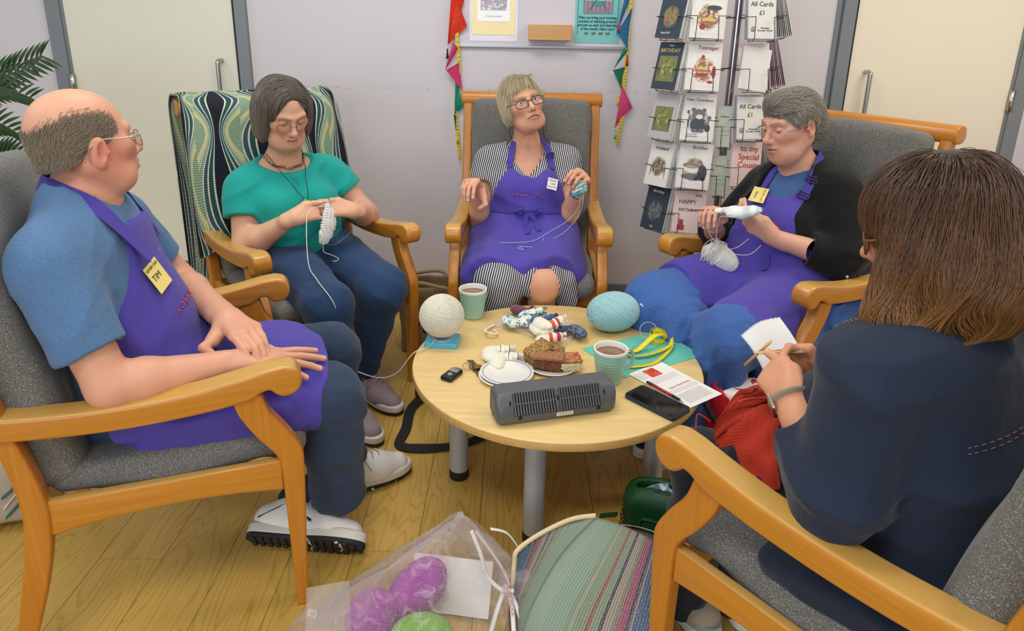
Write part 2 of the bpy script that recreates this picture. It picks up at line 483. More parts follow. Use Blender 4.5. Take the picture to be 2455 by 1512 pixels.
# ---------------------------------------------------------------- the room
WY = 3.462          # face of the back wall
def m_wall(name, hexc, scuff=False):
    t = NT(name); co = t.co()
    n = t.noise(co, 2.5, 3)
    col = t.mix(t.math('MULTIPLY', n, .25), lin(hexc), tuple(x * .86 for x in lin(hexc)[:3]) + (1,))
    if scuff:
        sp = t.n('SeparateXYZ', {'Vector': co}).outputs
        z = t.math('ABSOLUTE', t.math('SUBTRACT', sp[2], 1.085)); band = t.math('SUBTRACT', 1.0, t.math('MULTIPLY', z, 70.0))
        band = t.math('MAXIMUM', band, 0.0)
        nn = t.ramp(t.noise(co, 30, 6, .75), [(.5, (0, 0, 0)), (.66, (1, 1, 1))])
        col = t.mix(t.math('MULTIPLY', t.math('MULTIPLY', band, nn), .5), col, lin('8a8078'))
        sp2 = t.ramp(t.noise(co, 55, 4, .7), [(.74, (0, 0, 0)), (.78, (1, 1, 1))])
        col = t.mix(t.math('MULTIPLY', sp2, .35), col, lin('8d857c'))
    t.b(Base_Color=col, Roughness=.55); t.bump(t.noise(co, 260, 2), .06, .001)
    return t.m
MW = m_wall('wall_paint', 'd2cdd2', True); MW2 = m_wall('wall_paint_pink', 'd9cdd0')
MDL = m_wall('door_cream', 'e2e0cf'); MDR = m_wall('door_cream_warm', 'ece4d0')
MFR = plain('frame_grey', '7b8186', .45); MSK = plain('skirting_grey', '70747a', .5); MKICK = plain('kick_plate_grey', '77736c', .5)
MDARK = plain('dark_gap', '2a2b2c', .8); MST = plain('brushed_steel', 'b9b6b0', .3, 1.0)
MWHT = plain('white_trim', 'd9d7d2', .5)

box('wall_back', (-3.4, WY, 0), (3.4, WY + .12, 2.8), MW, bev=0)['kind'] = 'structure'
_b = tag(box('baseboard_back', (-1.27, WY - .016, 0.006), (1.50, WY + .01, .078), MSK, bev=.004), kind='structure')
tag(box('trim_1', (-1.27, WY - .02, 0), (1.50, WY, .006), MWHT, bev=0), kind='structure')
tag(box('baseboard_left', (-3.4, WY - .016, 0), (-2.25, WY + .01, .078), MSK, bev=.004), kind='structure')
tag(box('baseboard_right', (2.54, WY - .016, 0), (3.4, WY + .01, .078), MSK, bev=.004), kind='structure')

def door(name, xl, xr, fl, fr, mat, hx, hinge_x, sgn):
    r = empty(name, (0, 0, 0)); r['kind'] = 'structure'
    box('leaf', (xl, WY - .012, .168), (xr, WY + .02, 2.1), mat, r, .003)
    box('kick_plate', (xl, WY - .015, .012), (xr, WY + .02, .168), MKICK, r, .002)
    for a, b in (fl, fr):
        bm = bmesh.new(); bm_box(bm, (a, WY - .032, 0), (b, WY + .02, 2.16), .004)
        from_bm('frame', bm, MFR, r)
        c = b if a < xl else a
        box('frame_stop', (min(c, c + .012 * (1 if a < xl else -1)), WY - .02, 0), (max(c, c + .012 * (1 if a < xl else -1)), WY + .02, 2.1), MDARK if (a < xl) == (sgn < 0) else MFR, r, .001)
    box('frame_head', (fl[0], WY - .032, 2.1), (fr[1], WY + .02, 2.18), MFR, r, .004)
    h = crv([(hx, WY - .01, 1.205), (hx, WY - .045, 1.207), (hx, WY - .062, 1.195), (hx, WY - .066, 1.17), (hx, WY - .066, .8), (hx, WY - .062, .775), (hx, WY - .045, .763), (hx, WY - .01, .765)], 6)
    tube('door_handle', h, .0105, MST, r, 12)
    for z in (.35, 1.08, 1.85):
        m = MB(); m.tube([(hinge_x, WY - .028, z - .05), (hinge_x, WY - .028, z + .05)], .008, 10)
        m.box((hinge_x - .012, WY - .034, z - .05), (hinge_x + .012, WY - .014, z + .05))
        for q in (-.017, .017): m.tube([(hinge_x, WY - .028, z + q - .002), (hinge_x, WY - .028, z + q + .002)], .0092, 10)
        m.build('hinge', MST, r)
    return r
door('door_1', -2.158, -1.345, (-2.235, -2.168), (-1.338, -1.283), MDL, -1.425, -2.163, 1)
door('door_2', 1.618, 2.425, (1.548, 1.608), (2.432, 2.50), MDR, 1.702, 2.43, -1)
tag(box('trim_2', (1.525, WY - .012, 0), (1.547, WY + .01, 2.16), MFR, bev=.002), kind='structure')
tag(box('trim_3', (-1.283, WY - .004, 0), (-1.272, WY + .01, 2.16), MWHT, bev=.001), kind='structure')
tag(box('trim_4', (2.5, WY - .014, 0), (2.52, WY + .01, 2.16), MWHT, bev=.002), kind='structure')

# plank floor
def m_floor():
    t = NT('oak_plank'); co = t.co(); oi = t.n('ObjectInfo')
    rv = oi.outputs['Random']
    off = t.n('CombineXYZ', {'X': t.math('MULTIPLY', rv, 37.), 'Y': t.math('MULTIPLY', rv, 91.), 'Z': t.math('MULTIPLY', rv, 13.)}).outputs[0]
    p = t.n('VectorMath', {0: co, 1: off}, operation='ADD').outputs[0]
    q = t.n('Mapping', {'Vector': p}); q.inputs['Scale'].default_value = (9.0, 1.1, 1)
    nz = t.n('TexNoise', {'Vector': q.outputs[0], 'Scale': 1.0, 'Detail': 2, 'Roughness': .45, 'Distortion': .35}).outputs['Fac']
    rings = t.math('FRACT', t.math('MULTIPLY', nz, 17.0))
    rg = t.ramp(rings, [(0, (.15,) * 3), (.12, (.9,) * 3), (.55, (1,) * 3), (.86, (.75,) * 3), (1, (.15,) * 3)])
    q2 = t.n('Mapping', {'Vector': p}); q2.inputs['Scale'].default_value = (260, 6, 1)
    fine = t.noise(q2.outputs[0], 1.0, 3, .6)
    c1, c2 = lin('d3ad5c'), lin('a5812f')
    base = t.mix(rg, c2, c1)
    base = t.mix(t.math('MULTIPLY', fine, .45), base, lin('b8933f'))
    base = t.mix(t.math('MULTIPLY', rv, .22), base, lin('c29b4a'))
    big = t.noise(co, 1.3, 2)
    base = t.mix(t.math('MULTIPLY', big, .2), base, lin('b59040'))
    t.b(Base_Color=base, Roughness=t.math('ADD', t.math('MULTIPLY', fine, .12), .34))
    t.bsdf.inputs['Specular IOR Level'].default_value = .4
    t.bump(t.math('ADD', rings, fine), .05, .001); return t.m
MFL = m_floor()
fl = tag(box('floor', (-3.4, -.6, -.06), (3.4, WY + .1, -.0035), plain('seam_brown', '6b5128', .8), bev=0), kind='structure')
PW, PL = .17, 1.22
bm = bmesh.new(); bm_box(bm, (.0006, .0006, -.003), (PW - .0006, PL - .0006, 0), .0006, 1)
pm = bpy.data.meshes.new('plank'); bm.to_mesh(pm); bm.free(); pm.materials.append(MFL)
rp = random.Random(5); ends = {0: 1.834, -2: 1.565}
for i in range(-19, 20):
    x = -.08 + PW * i
    y = ends.get(i, rp.uniform(0, PL)) % PL - PL
    while y < WY + .02:
        if y + PL > 0.2:
            o = bpy.data.objects.new('plank', pm); COL.objects.link(o); o.parent = fl; o.location = (x, y, 0)
        y += PL

# notice rail on the wall
r = empty('notice_board', (0, WY, 1.296), 0, 'white wall board with a thin grey metal bottom rail above the middle armchair', 'notice board')
box('board', (-.29, -.006, .004), (.53, .0, .95), m_wall('board_white', 'd4ced8'), r, .001)
box('bottom_rail', (-.295, -.016, -.008), (.535, .0, .006), plain('rail_grey', 'a7a6ac', .35, .6), r, .002)
# ---------------------------------------------------------------- armchairs
def m_wood(name, h1, h2, rough=.32, axis='y', lit_worn=None):
    t = NT(name); co = t.co()
    q = t.n('Mapping', {'Vector': co}); q.inputs['Scale'].default_value = dict(y=(90, 3, 90), x=(3, 90, 90), z=(90, 90, 3))[axis]
    n = t.noise(q.outputs[0], 1.2, 3, .55, .6); n2 = t.noise(q.outputs[0], 6, 2)
    c = t.mix(t.ramp(n, [(.3, (0,) * 3), (.7, (1,) * 3)]), lin(h2), lin(h1))
    c = t.mix(t.math('MULTIPLY', n2, .25), c, lin(h2))
    if lit_worn:
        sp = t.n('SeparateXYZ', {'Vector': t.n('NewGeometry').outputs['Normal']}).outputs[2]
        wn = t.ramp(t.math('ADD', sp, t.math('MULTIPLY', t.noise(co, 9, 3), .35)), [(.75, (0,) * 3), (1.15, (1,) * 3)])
        c = t.mix(t.math('MULTIPLY', wn, .65), c, lin(lit_worn))  # up-facing wood yellower: lit tops put into the colour, along with wear
        pt = t.ramp(t.noise(co, 70, 4, .7), [(.66, (0,) * 3), (.72, (1,) * 3)])
        c = t.mix(t.math('MULTIPLY', pt, .35), c, lin('e2b878'))
    t.b(Base_Color=c, Roughness=rough); t.bsdf.inputs['Coat Weight'].default_value = .25; t.bsdf.inputs['Coat Roughness'].default_value = .25
    t.bump(n, .05, .001); return t.m
MBEECH = m_wood('beech_varnished', 'c4802a', 'b57018', .34, 'z')
MARM = m_wood('beech_arm', 'c6862e', 'b97620', .3, 'y', 'cba65a')
MRAIL = m_wood('beech_rail', 'c8842a', 'ba741c', .32, 'x')

def m_uphol():
    t = NT('grey_woven_fabric'); co = t.co()
    q = t.n('Mapping', {'Vector': co}); q.inputs['Scale'].default_value = (460, 460, 350); q.inputs['Rotation'].default_value = (.4, .3, .6)
    wa = t.noise(q.outputs[0], 1.0, 2, .6); q3 = t.n('Mapping', {'Vector': co}); q3.inputs['Scale'].default_value = (330, 330, 560); q3.inputs['Rotation'].default_value = (.2, .5, .3)
    fl = t.ramp(t.noise(q3.outputs[0], 1.0, 1, .5), [(.57, (0,) * 3), (.70, (1,) * 3)])
    c = t.mix(t.ramp(wa, [(.35, (0,) * 3), (.65, (1,) * 3)]), lin('52524f'), lin('787672'))
    c = t.mix(t.math('MULTIPLY', t.noise(co, 5, 2), .3), c, lin('5a5955'))
    c = t.mix(t.math('MULTIPLY', fl, .6), c, lin('b9b6aa'))
    t.b(Base_Color=c, Roughness=.92); t.bsdf.inputs['Sheen Weight'].default_value = .2; t.bsdf.inputs['Specular IOR Level'].default_value = .15
    t.bump(t.math('ADD', t.math('MULTIPLY', wa, .5), t.noise(q3.outputs[0], 1.0, 1)), .4, .0012); return t.m
MUPH = m_uphol()

ARM_T = [(-.315, .642), (-.20, .629), (-.08, .625), (.06, .631), (.17, .648), (.235, .662), (.272, .666)]
ARM_F = [(.272, .666), (.296, .659), (.309, .640), (.309, .617), (.298, .600), (.278, .592), (.262, .594), (.250, .603), (.240, .611), (.226, .609), (.210, .600), (.195, .592)]
ARM_B = [(.195, .592), (.10, .579), (-.04, .571), (-.18, .575), (-.315, .588)]
def make_chair(label, seat_extra=0):
    r = empty('armchair', (0, 0, 0), 0, label, 'armchair', 'high backed wooden armchairs round the table')
    for s in (1, -1):
        a, b = sorted((s * .257, s * .319)); lo, hi = sorted((s * .268, s * .308))
        ao = np.concatenate([crv(ARM_T, 4)[:-1], crv(ARM_F, 4)[:-1], crv(ARM_B, 4)])
        prism('armrest', [tuple(p) for p in ao], a, b, MARM, r, .009, 4)
        f = crv([(.158, .60), (.172, .55), (.205, .49), (.240, .44), (.250, .40), (.252, .30), (.255, .15), (.258, 0)], 5)
        g = crv([(.284, 0), (.290, .15), (.297, .30), (.301, .40), (.298, .445), (.270, .50), (.238, .55), (.222, .60)], 5)
        prism('front_leg', [tuple(p) for p in np.concatenate([f, g])], lo, hi, MBEECH, r, .006, 3)
        f = crv([(-.352, 0), (-.305, .18), (-.272, .34), (-.268, .45), (-.296, .62), (-.348, .85), (-.412, 1.085)], 5)
        g = crv([(-.375, 1.085), (-.312, .85), (-.258, .62), (-.222, .45), (-.222, .34), (-.252, .2), (-.318, 0)], 5)
        prism('rear_leg', [tuple(p) for p in np.concatenate([f, g])], lo, hi, MBEECH, r, .006, 3)
        rl = np.concatenate([[(-.228, .418), (.252, .418)], crv([(.252, .338), (.12, .352), (0, .355), (-.12, .350), (-.228, .333)], 5)])
        a, b = sorted((s * .274, s * .300)); prism('side_rail', [tuple(p) for p in rl], a, b, MARM, r, .007, 3)
    bm = bmesh.new(); bm_box(bm, (-.27, .238, .335), (.27, .262, .412), .006, 3); from_bm('front_rail', bm, MRAIL, r)
    bm = bmesh.new(); bm_box(bm, (-.27, -.262, .335), (.27, -.238, .412), .006, 3); from_bm('back_rail', bm, MRAIL, r)
    pr = crv([(-.432, 1.058), (-.428, 1.092), (-.405, 1.104), (-.372, 1.096), (-.362, 1.07), (-.372, 1.046), (-.41, 1.042)], 4, True)
    prism('top_rail', [tuple(p) for p in pr], -.318, .318, MRAIL, r, .006, 3)
    return r
# cushions: one mesh each, shared by the five chairs
S = SDF(); S.bx((0, .035, .432), (.258, .262, .036), None, .03)
S.el((0, .02, .40), (.27, .25, .082), k=.05); S.rc((-.21, .268, .415), (.21, .268, .415), .043, k=.03)
SEATM = sdf_obj('seat_cushion', S, .009, MUPH); seat_mesh = SEATM.data; bpy.data.objects.remove(SEATM)
S = SDF(); rk = rotm(x=10.4)
S.bx((0, -.268, .748), (.262, .058, .335), rk, .036); S.el((0, -.225, .60), (.25, .055, .16), rk, k=.06); S.el((0, -.305, .98), (.24, .055, .10), rk, k=.05)
BACKM = sdf_obj('back_cushion', S, .009, MUPH); back_mesh = BACKM.data; bpy.data.objects.remove(BACKM)
def cushions(r):
    for n_, me in (('seat_cushion', seat_mesh), ('back_cushion', back_mesh)):
        o = bpy.data.objects.new(n_, me); COL.objects.link(o); o.parent = r
POSE = dict(man=(-.865, 1.573, -70.0), w1=(-.788, 2.542, -139.8), fel=(.07, 2.791, 178.7), ali=(.971, 2.337, 122.4), bru=(.723, 1.110, 38.6))
LBL = dict(man='wooden armchair with grey woven cushions holding the balding man in blue',
           w1='wooden armchair with a striped knitted blanket over its back, under the woman in turquoise',
           fel='wooden grey cushioned armchair against the wall under the woman in a striped dress',
           ali='wooden grey cushioned armchair by the card rack under the woman in a black cardigan',
           bru='wooden armchair nearest the camera under the brown haired woman in navy')
proto = make_chair(LBL['man']); cushions(proto); CH = {}
for i, (k, (x, y, a)) in enumerate(POSE.items()):
    o = proto if i == 0 else copy_tree(proto)
    o.location = (x, y, 0); o.rotation_euler = (0, 0, R(a)); o['label'] = LBL[k]; CH[k] = o
def chair_local(k, p):
    x, y, a = POSE[k]; a = R(a); return Vector((x + math.cos(a) * p[0] - math.sin(a) * p[1], y + math.sin(a) * p[0] + math.cos(a) * p[1], p[2]))

# ---------------------------------------------------------------- table
TZ = .402
MTOP = m_wood('maple_laminate', 'e8cb8c', 'dbba78', .38, 'x')
MEDGE = m_wood('maple_edge', 'd3ac6b', 'c49a58', .42, 'x')
MLEG = plain('silver_leg', 'b6b8ba', .38, .35); MRUB = plain('black_rubber', '1a1a1b', .7)
T = empty('round_table', (.145, 1.937, 0), 0, 'low round maple table with silver tube legs in the middle of the group', 'table')
lathe('tabletop', [(.0, TZ), (.438, TZ), (.4425, TZ - .0015), (.444, TZ - .004), (.444, TZ - .022), (.4425, TZ - .0255), (.438, TZ - .027), (0, TZ - .027)], MTOP, T, 128)
lathe('edge_band', [(.4405, TZ - .0012), (.4438, TZ - .003), (.4448, TZ - .006), (.4448, TZ - .021), (.4435, TZ - .0255), (.4405, TZ - .0268)], MEDGE, T, 128)
for (x, y) in ((-.302, -.035), (-.07, -.315), (.295, -.137), (.10, .26)):
    l = lathe('leg', [(0, .03), (.029, .03), (.03, .031), (.03, TZ - .045), (.03, TZ - .028)], MLEG, T, 32, (x, y, 0))
    lathe('foot', [(0, 0), (.029, 0), (.0315, .004), (.0315, .026), (.030, .032), (0, .032)], MRUB, l, 32)
    lathe('mounting_plate', [(0, TZ - .027), (.055, TZ - .027), (.055, TZ - .034), (.032, TZ - .036)], MLEG, l, 32)
# ---------------------------------------------------------------- building people
V3 = lambda *a: np.array(a, float)
def ik2(a, c, l1, l2, pole):
    ac = c - a; L = np.linalg.norm(ac); u = ac / L; L = min(L, (l1 + l2) * .999)
    x = (l1 * l1 - l2 * l2 + L * L) / (2 * L); h = math.sqrt(max(l1 * l1 - x * x, 0))
    p = pole - u * np.dot(pole, u); return a + u * x + nrm(p) * h

def hand(S, wr, d, n, right, sc=1., curls=None, spread=(6, 1, -4, -9), thumb=None, cols=None, nail='e9bfae', pole=None, tk=.0025):
    wr = np.asarray(wr, float); d = nrm(d); n = np.asarray(n, float); n = nrm(n - d * np.dot(n, d)); s = np.cross(d, n) if right else np.cross(n, d)
    curls = curls or [(15, 20, 12)] * 4
    offs = (.029, .0095, -.010, -.0275); fw = (.086, .090, .085, .076)
    L = ((.043, .026, .020), (.048, .029, .021), (.044, .027, .021), (.034, .021, .018)); rad = (.0093, .0095, .0089, .0079)
    S.rc(wr - d * .03 * sc, wr + d * .012 * sc, .025 * sc, .024 * sc, .02, fl=(n, .72))
    tips = []
    for i in range(4):
        K = wr + sc * (d * fw[i] + s * offs[i] - n * .001)
        S.rc(wr + sc * (d * .010 + s * offs[i] * .55), K, .0145 * sc, .0112 * sc, .016)
        sp = R(spread[i]); dd = d * math.cos(sp) + s * math.sin(sp); cum = 0; p = K; r = rad[i] * sc
        for j in range(3):
            cum += R(curls[i][j]); v = dd * math.cos(cum) + n * math.sin(cum); q = p + v * L[i][j] * sc
            S.rc(p, q, r, r * .90, (.007, tk, tk)[j]); p = q; r *= .90
        up = dd * math.sin(cum) - n * math.cos(cum)
        if cols is not None: cols.append((p + up * r * .9 - v * .001, .0052 * sc, nail, .9)); cols.append((K - n * .008, .011, 'c98a72', .25))
        tips.append((p, v, up))
    C = wr + sc * (d * .018 + s * .020 + n * .008)
    if thumb is None: thumb = wr + sc * (d * .085 + s * .062 + n * .022)
    thumb = np.asarray(thumb, float)
    Mp = C + nrm(nrm(thumb - C) + s * .35) * .043 * sc
    I = ik2(Mp, thumb, .034 * sc, .027 * sc, s if pole is None else np.asarray(pole, float))
    S.rc(wr + sc * (d * .012 + s * .006), Mp, .017 * sc, .0135 * sc, .016)
    S.rc(C, Mp, .0155 * sc, .0125 * sc, .012); S.rc(Mp, I, .0118 * sc, .0105 * sc, .006); S.rc(I, thumb, .0106 * sc, .0088 * sc, .0025)
    if cols is not None:
        up = -nrm(n) if abs(np.dot(nrm(thumb - I), n)) < .8 else s
        cols.append((thumb + nrm(np.cross(np.cross(thumb - I, n), thumb - I)) * -.0085 * sc, .006 * sc, nail, .85))
    return tips, thumb

def arm(S, sh, el, wr, g=0., r=(.052, .043, .043, .028), k=.02, fore=True, upper=True):
    sh, el, wr = map(lambda q: np.asarray(q, float), (sh, el, wr))
    if upper: S.rc(sh, el, r[0] + g, r[1] + g, k)
    if fore:
        m = el + .26 * (wr - el); S.rc(el, m, r[1] * .97 + g, r[2] + g, k); S.rc(m, wr, r[2] + g, r[3] + g, k)

def head(S, c, Rm, cols, sc=1., wide=1., jaw=1., nose=1., lid=(35, -30), mouth='neutral', old=.5, skin='d9a284', lips='b9705f', blush=.35, ear=True, earz=0., brow='8a7a6a'):
    """adds a head; x right, y towards the face, z up in its own frame. Returns eye centres"""
    S.frame(Rm, c, sc)
    w_ = wide
    S.el((0, -.014, .034), (.0755 * w_, .0965, .083), k=.03)
    S.el((0, .030, -.028), (.0625 * w_, .060, .080), k=.035)
    S.rc((-.03 * jaw, .050, -.082), (.03 * jaw, .050, -.082), .026, k=.03)
    S.rc((-.008, .068, -.094), (.008, .068, -.094), .0165, k=.02)
    for s in (-1, 1):
        S.rc((s * .050 * jaw * w_, -.012, -.045), (s * .036 * jaw, .040, -.080), .022, .021, k=.03)
        S.rc((s * .048 * w_, .052, -.014), (s * .030, .072, -.022), .020, .016, k=.022)
        S.rc((s * .012, .084, .022), (s * .042, .072, .026), .0105, .010, k=.016)
        S.el((s * .031, .101, .004), (.019, .026, .0135), k=.014, op='s')
    # nose
    S.rc((0, .082, .016), (0, .107, -.024), .0075, .0105 * nose, k=.012)
    S.el((0, .108, -.029), (.0115 * nose, .0125, .0105), k=.007)
    for s in (-1, 1):
        S.el((s * .0115 * nose, .096, -.033), (.0075 * nose, .011, .008), k=.006)
        S.el((s * .0062 * nose, .1035, -.0405), (.0036, .0055, .004), k=.002, op='s')
    # muzzle and lips
    S.el((0, .072, -.060), (.030, .028, .026), k=.02)
    if mouth == 'smile':
        up = [(-.030, .080, -.0505), (-.014, .0955, -.0565), (0, .0995, -.0572), (.014, .0955, -.0565), (.030, .080, -.0505)]
        lo = [(-.027, .081, -.054), (-.013, .0945, -.0655), (0, .098, -.0685), (.013, .0945, -.0655), (.027, .081, -.054)]
        ln = [(-.031, .084, -.0515), (-.014, .101, -.0600), (0, .1055, -.0620), (.014, .101, -.0600), (.031, .084, -.0515)]
    elif mouth == 'grimace':
        up = [(-.024, .083, -.065), (-.012, .095, -.0575), (0, .0985, -.055), (.012, .095, -.0565), (.024, .083, -.063)]
        lo = [(-.022, .083, -.068), (-.011, .094, -.0655), (0, .0965, -.065), (.011, .094, -.0645), (.022, .083, -.066)]
        ln = [(-.026, .086, -.068), (-.012, .100, -.0610), (0, .104, -.0597), (.012, .100, -.0600), (.026, .086, -.066)]
    else:
        up = [(-.022, .084, -.0595), (-.011, .0955, -.0565), (0, .0985, -.056), (.011, .0955, -.0565), (.022, .084, -.0595)]
        lo = [(-.021, .084, -.062), (-.010, .095, -.066), (0, .0970, -.067), (.010, .095, -.066), (.021, .084, -.062)]
        ln = [(-.025, .087, -.061), (-.011, .101, -.0608), (0, .1045, -.0610), (.011, .101, -.0608), (.025, .087, -.061)]
    S.ch(up, (.003, .0048, .005, .0048, .003), .006); S.ch(lo, (.003, .0056, .0062, .0056, .003), .006)
    S.ch(ln, (.0016, .0026, .0028, .0026, .0016), .003, 's')
    X = S.X
    for q in up + lo: cols.append((X(V3(*q) + V3(0, .004, 0)), .0065 * sc, lips, .75))
    for q in ln: pass
    for q in crv(ln, 5): cols.append((X(V3(*q) - V3(0, .003, 0)), .0026 * sc, '6b332d', .8))  # groove shade between the lips, put into the skin colour
    # nasolabial folds and nostrils: crease shade put into the skin colour
    if old:
        for s in (-1, 1): [cols.append((X((s * a_, b_, c_)), .0055 * sc, 'a8685a', .30 * old)) for a_, b_, c_ in ((.023, .096, -.036), (.028, .090, -.045), (.032, .083, -.055), (.033, .078, -.064))]; cols.append((X((s * .0065, .1035, -.0395)), .0045 * sc, '6e3a30', .7))
    for s in (-1, 1):
        cols.append((X((s * .044, .076, -.024)), .024 * sc, 'cc6f62', blush)); cols.append((X((s * .031, .09, .004)), .016 * sc, 'b98a78', .25))
        for t in np.linspace(0, 1, 7): cols.append((X((s * (.012 + .033 * t), .096 - .018 * t * t, .0225 + .006 * math.sin(t * 2.6))), .0052 * sc, brow, .8))
    cols.append((X((0, .118, -.028)), .012 * sc, 'cc7465', blush * .8))
    eyes = []
    for s in (-1, 1):
        e = V3(s * .031, .0735, .003); eyes.append(X(e))
        if lid is not None:
            L = SDF(); L.frame(Rm, c, sc); L.el(e, (.0142, .0142, .0142)); a = R(lid[0]); L.half(e, (0, math.sin(a), -math.cos(a)))
            S.sub(L, .003, 'u')
            L = SDF(); L.frame(Rm, c, sc); L.el(e, (.0138, .0138, .0138)); a = R(lid[1]); L.half(e, (0, -math.sin(a), math.cos(a)))
            S.sub(L, .003, 'u')
            for t in np.linspace(-1, 1, 7):
                q = e + .0150 * V3(math.sin(t * .8) , math.cos(t * .8) * math.cos(R(lid[0])), math.cos(t * .8) * math.sin(R(lid[0]))); cols.append((X(q), .0030 * sc, '4d342c', .95))
    if ear:
        for s in (-1, 1):
            ro_ = rotm(x=-8, z=s * -22)
            z_ = earz
            S.el((s * .0805 * w_, -.010, -.004 + z_), (.0085, .0185, .032), ro_, k=.008)
            S.el((s * .0775 * w_, -.006, -.030 + z_), (.008, .010, .012), ro_, k=.006)
            S.el((s * .0885 * w_, -.004, -.003 + z_), (.0075, .0095, .0205), ro_, k=.004, op='s')
            S.el((s * .083 * w_, .008, -.008 + z_), (.006, .005, .006), None, k=.004)
            cols.append((X((s * .084 * w_, -.004, -.004 + z_)), .016 * sc, 'b9614f', .45)); cols.append((X((s * .088 * w_, -.02, .01 + z_)), .016 * sc, 'd07f6c', .35))
    S.frame()
    return eyes

def m_skin(name, rough=.48):
    t = NT(name); co = t.co()
    c = t.n('Attribute', attribute_name='Col').outputs['Color']
    n = t.noise(co, 45, 4, .6); c = t.mix(t.math('MULTIPLY', n, .28), c, t.mix(.45, c, lin('b5604a')))
    sp = t.ramp(t.noise(co, 150, 2, .6), [(.68, (0,) * 3), (.78, (1,) * 3)]); c = t.mix(t.math('MULTIPLY', sp, .22), c, lin('a8624a'))
    t.b(Base_Color=c, Roughness=rough)
    t.bsdf.inputs['Subsurface Weight'].default_value = .12; t.bsdf.inputs['Subsurface Radius'].default_value = (1, .35, .2); t.bsdf.inputs['Subsurface Scale'].default_value = .004
    t.bsdf.inputs['Specular IOR Level'].default_value = .35
    t.bump(t.math('ADD', t.noise(co, 420, 2), t.math('MULTIPLY', t.noise(co, 90, 3), 1.2)), .16, .0012); return t.m
MSKIN = m_skin('skin')

def colfn(base, cols):
    b = np.array(lin(base)[:3])
    def f(V):
        C = np.tile(b, (len(V), 1))
        for c, r, h, a in cols:
            c = np.asarray(c, float); m = (np.abs(V - c) < 2.2 * r).all(1); i = np.nonzero(m)[0]
            if not len(i): continue
            w_ = (a * np.exp(-(((V[i] - c) / r) ** 2).sum(1) * 1.2))[:, None]
            C[i] = C[i] * (1 - w_) + np.array(lin(h)[:3]) * w_
        return C
    return f

def body_mesh(S, boxes, skin, cols, parent, mat=None):
    """nets in several boxes of their own fineness, joined as one mesh"""
    VV = []; FF = []; o = 0
    for lo, hi, h in boxes:
        V, F = S.mesh(h, lo, hi, 1); VV.append(V); FF.append(F + o); o += len(V)
    V = np.concatenate(VV); F = np.concatenate(FF)
    return np_obj('body', V, F, mat or MSKIN, parent, colfn(skin, cols)(V))

def m_eye(name, iris):
    t = NT(name); y = t.n('SeparateXYZ', {'Vector': t.co()}).outputs[1]
    c = t.ramp(t.math('MULTIPLY', y, 80.0), [(.0, lin('dcd5cc')), (.86, lin('d8d0c8')), (.885, lin('3a3634')), (.90, lin(iris)), (.955, lin(iris)), (.962, lin('0b0a0a')), (1, lin('0b0a0a'))])
    t.b(Base_Color=c, Roughness=.08); return t.m
MEYE_B = m_eye('eye_blue', '6f8793'); MEYE_N = m_eye('eye_brown', '4c3a2a')
def eyes(parent, cs, Rm, gaze, mat, sc=1.):
    V = []; F = []; n, m = 16, 24
    for i in range(n + 1):
        a = math.pi * i / n
        for j in range(m): b_ = 2 * math.pi * j / m; V.append((.0124 * sc * math.sin(a) * math.cos(b_), .0124 * sc * math.cos(a), .0124 * sc * math.sin(a) * math.sin(b_)))
    for i in range(n):
        for j in range(m): F.append((i * m + j, i * m + (j + 1) % m, (i + 1) * m + (j + 1) % m, (i + 1) * m + j))
    for c in cs:
        o = mesh_obj('eye', V, F, mat, parent, True); o.location = c
        o.rotation_euler = Matrix(Rm @ rotm(x=gaze[1], z=gaze[0])).to_euler()

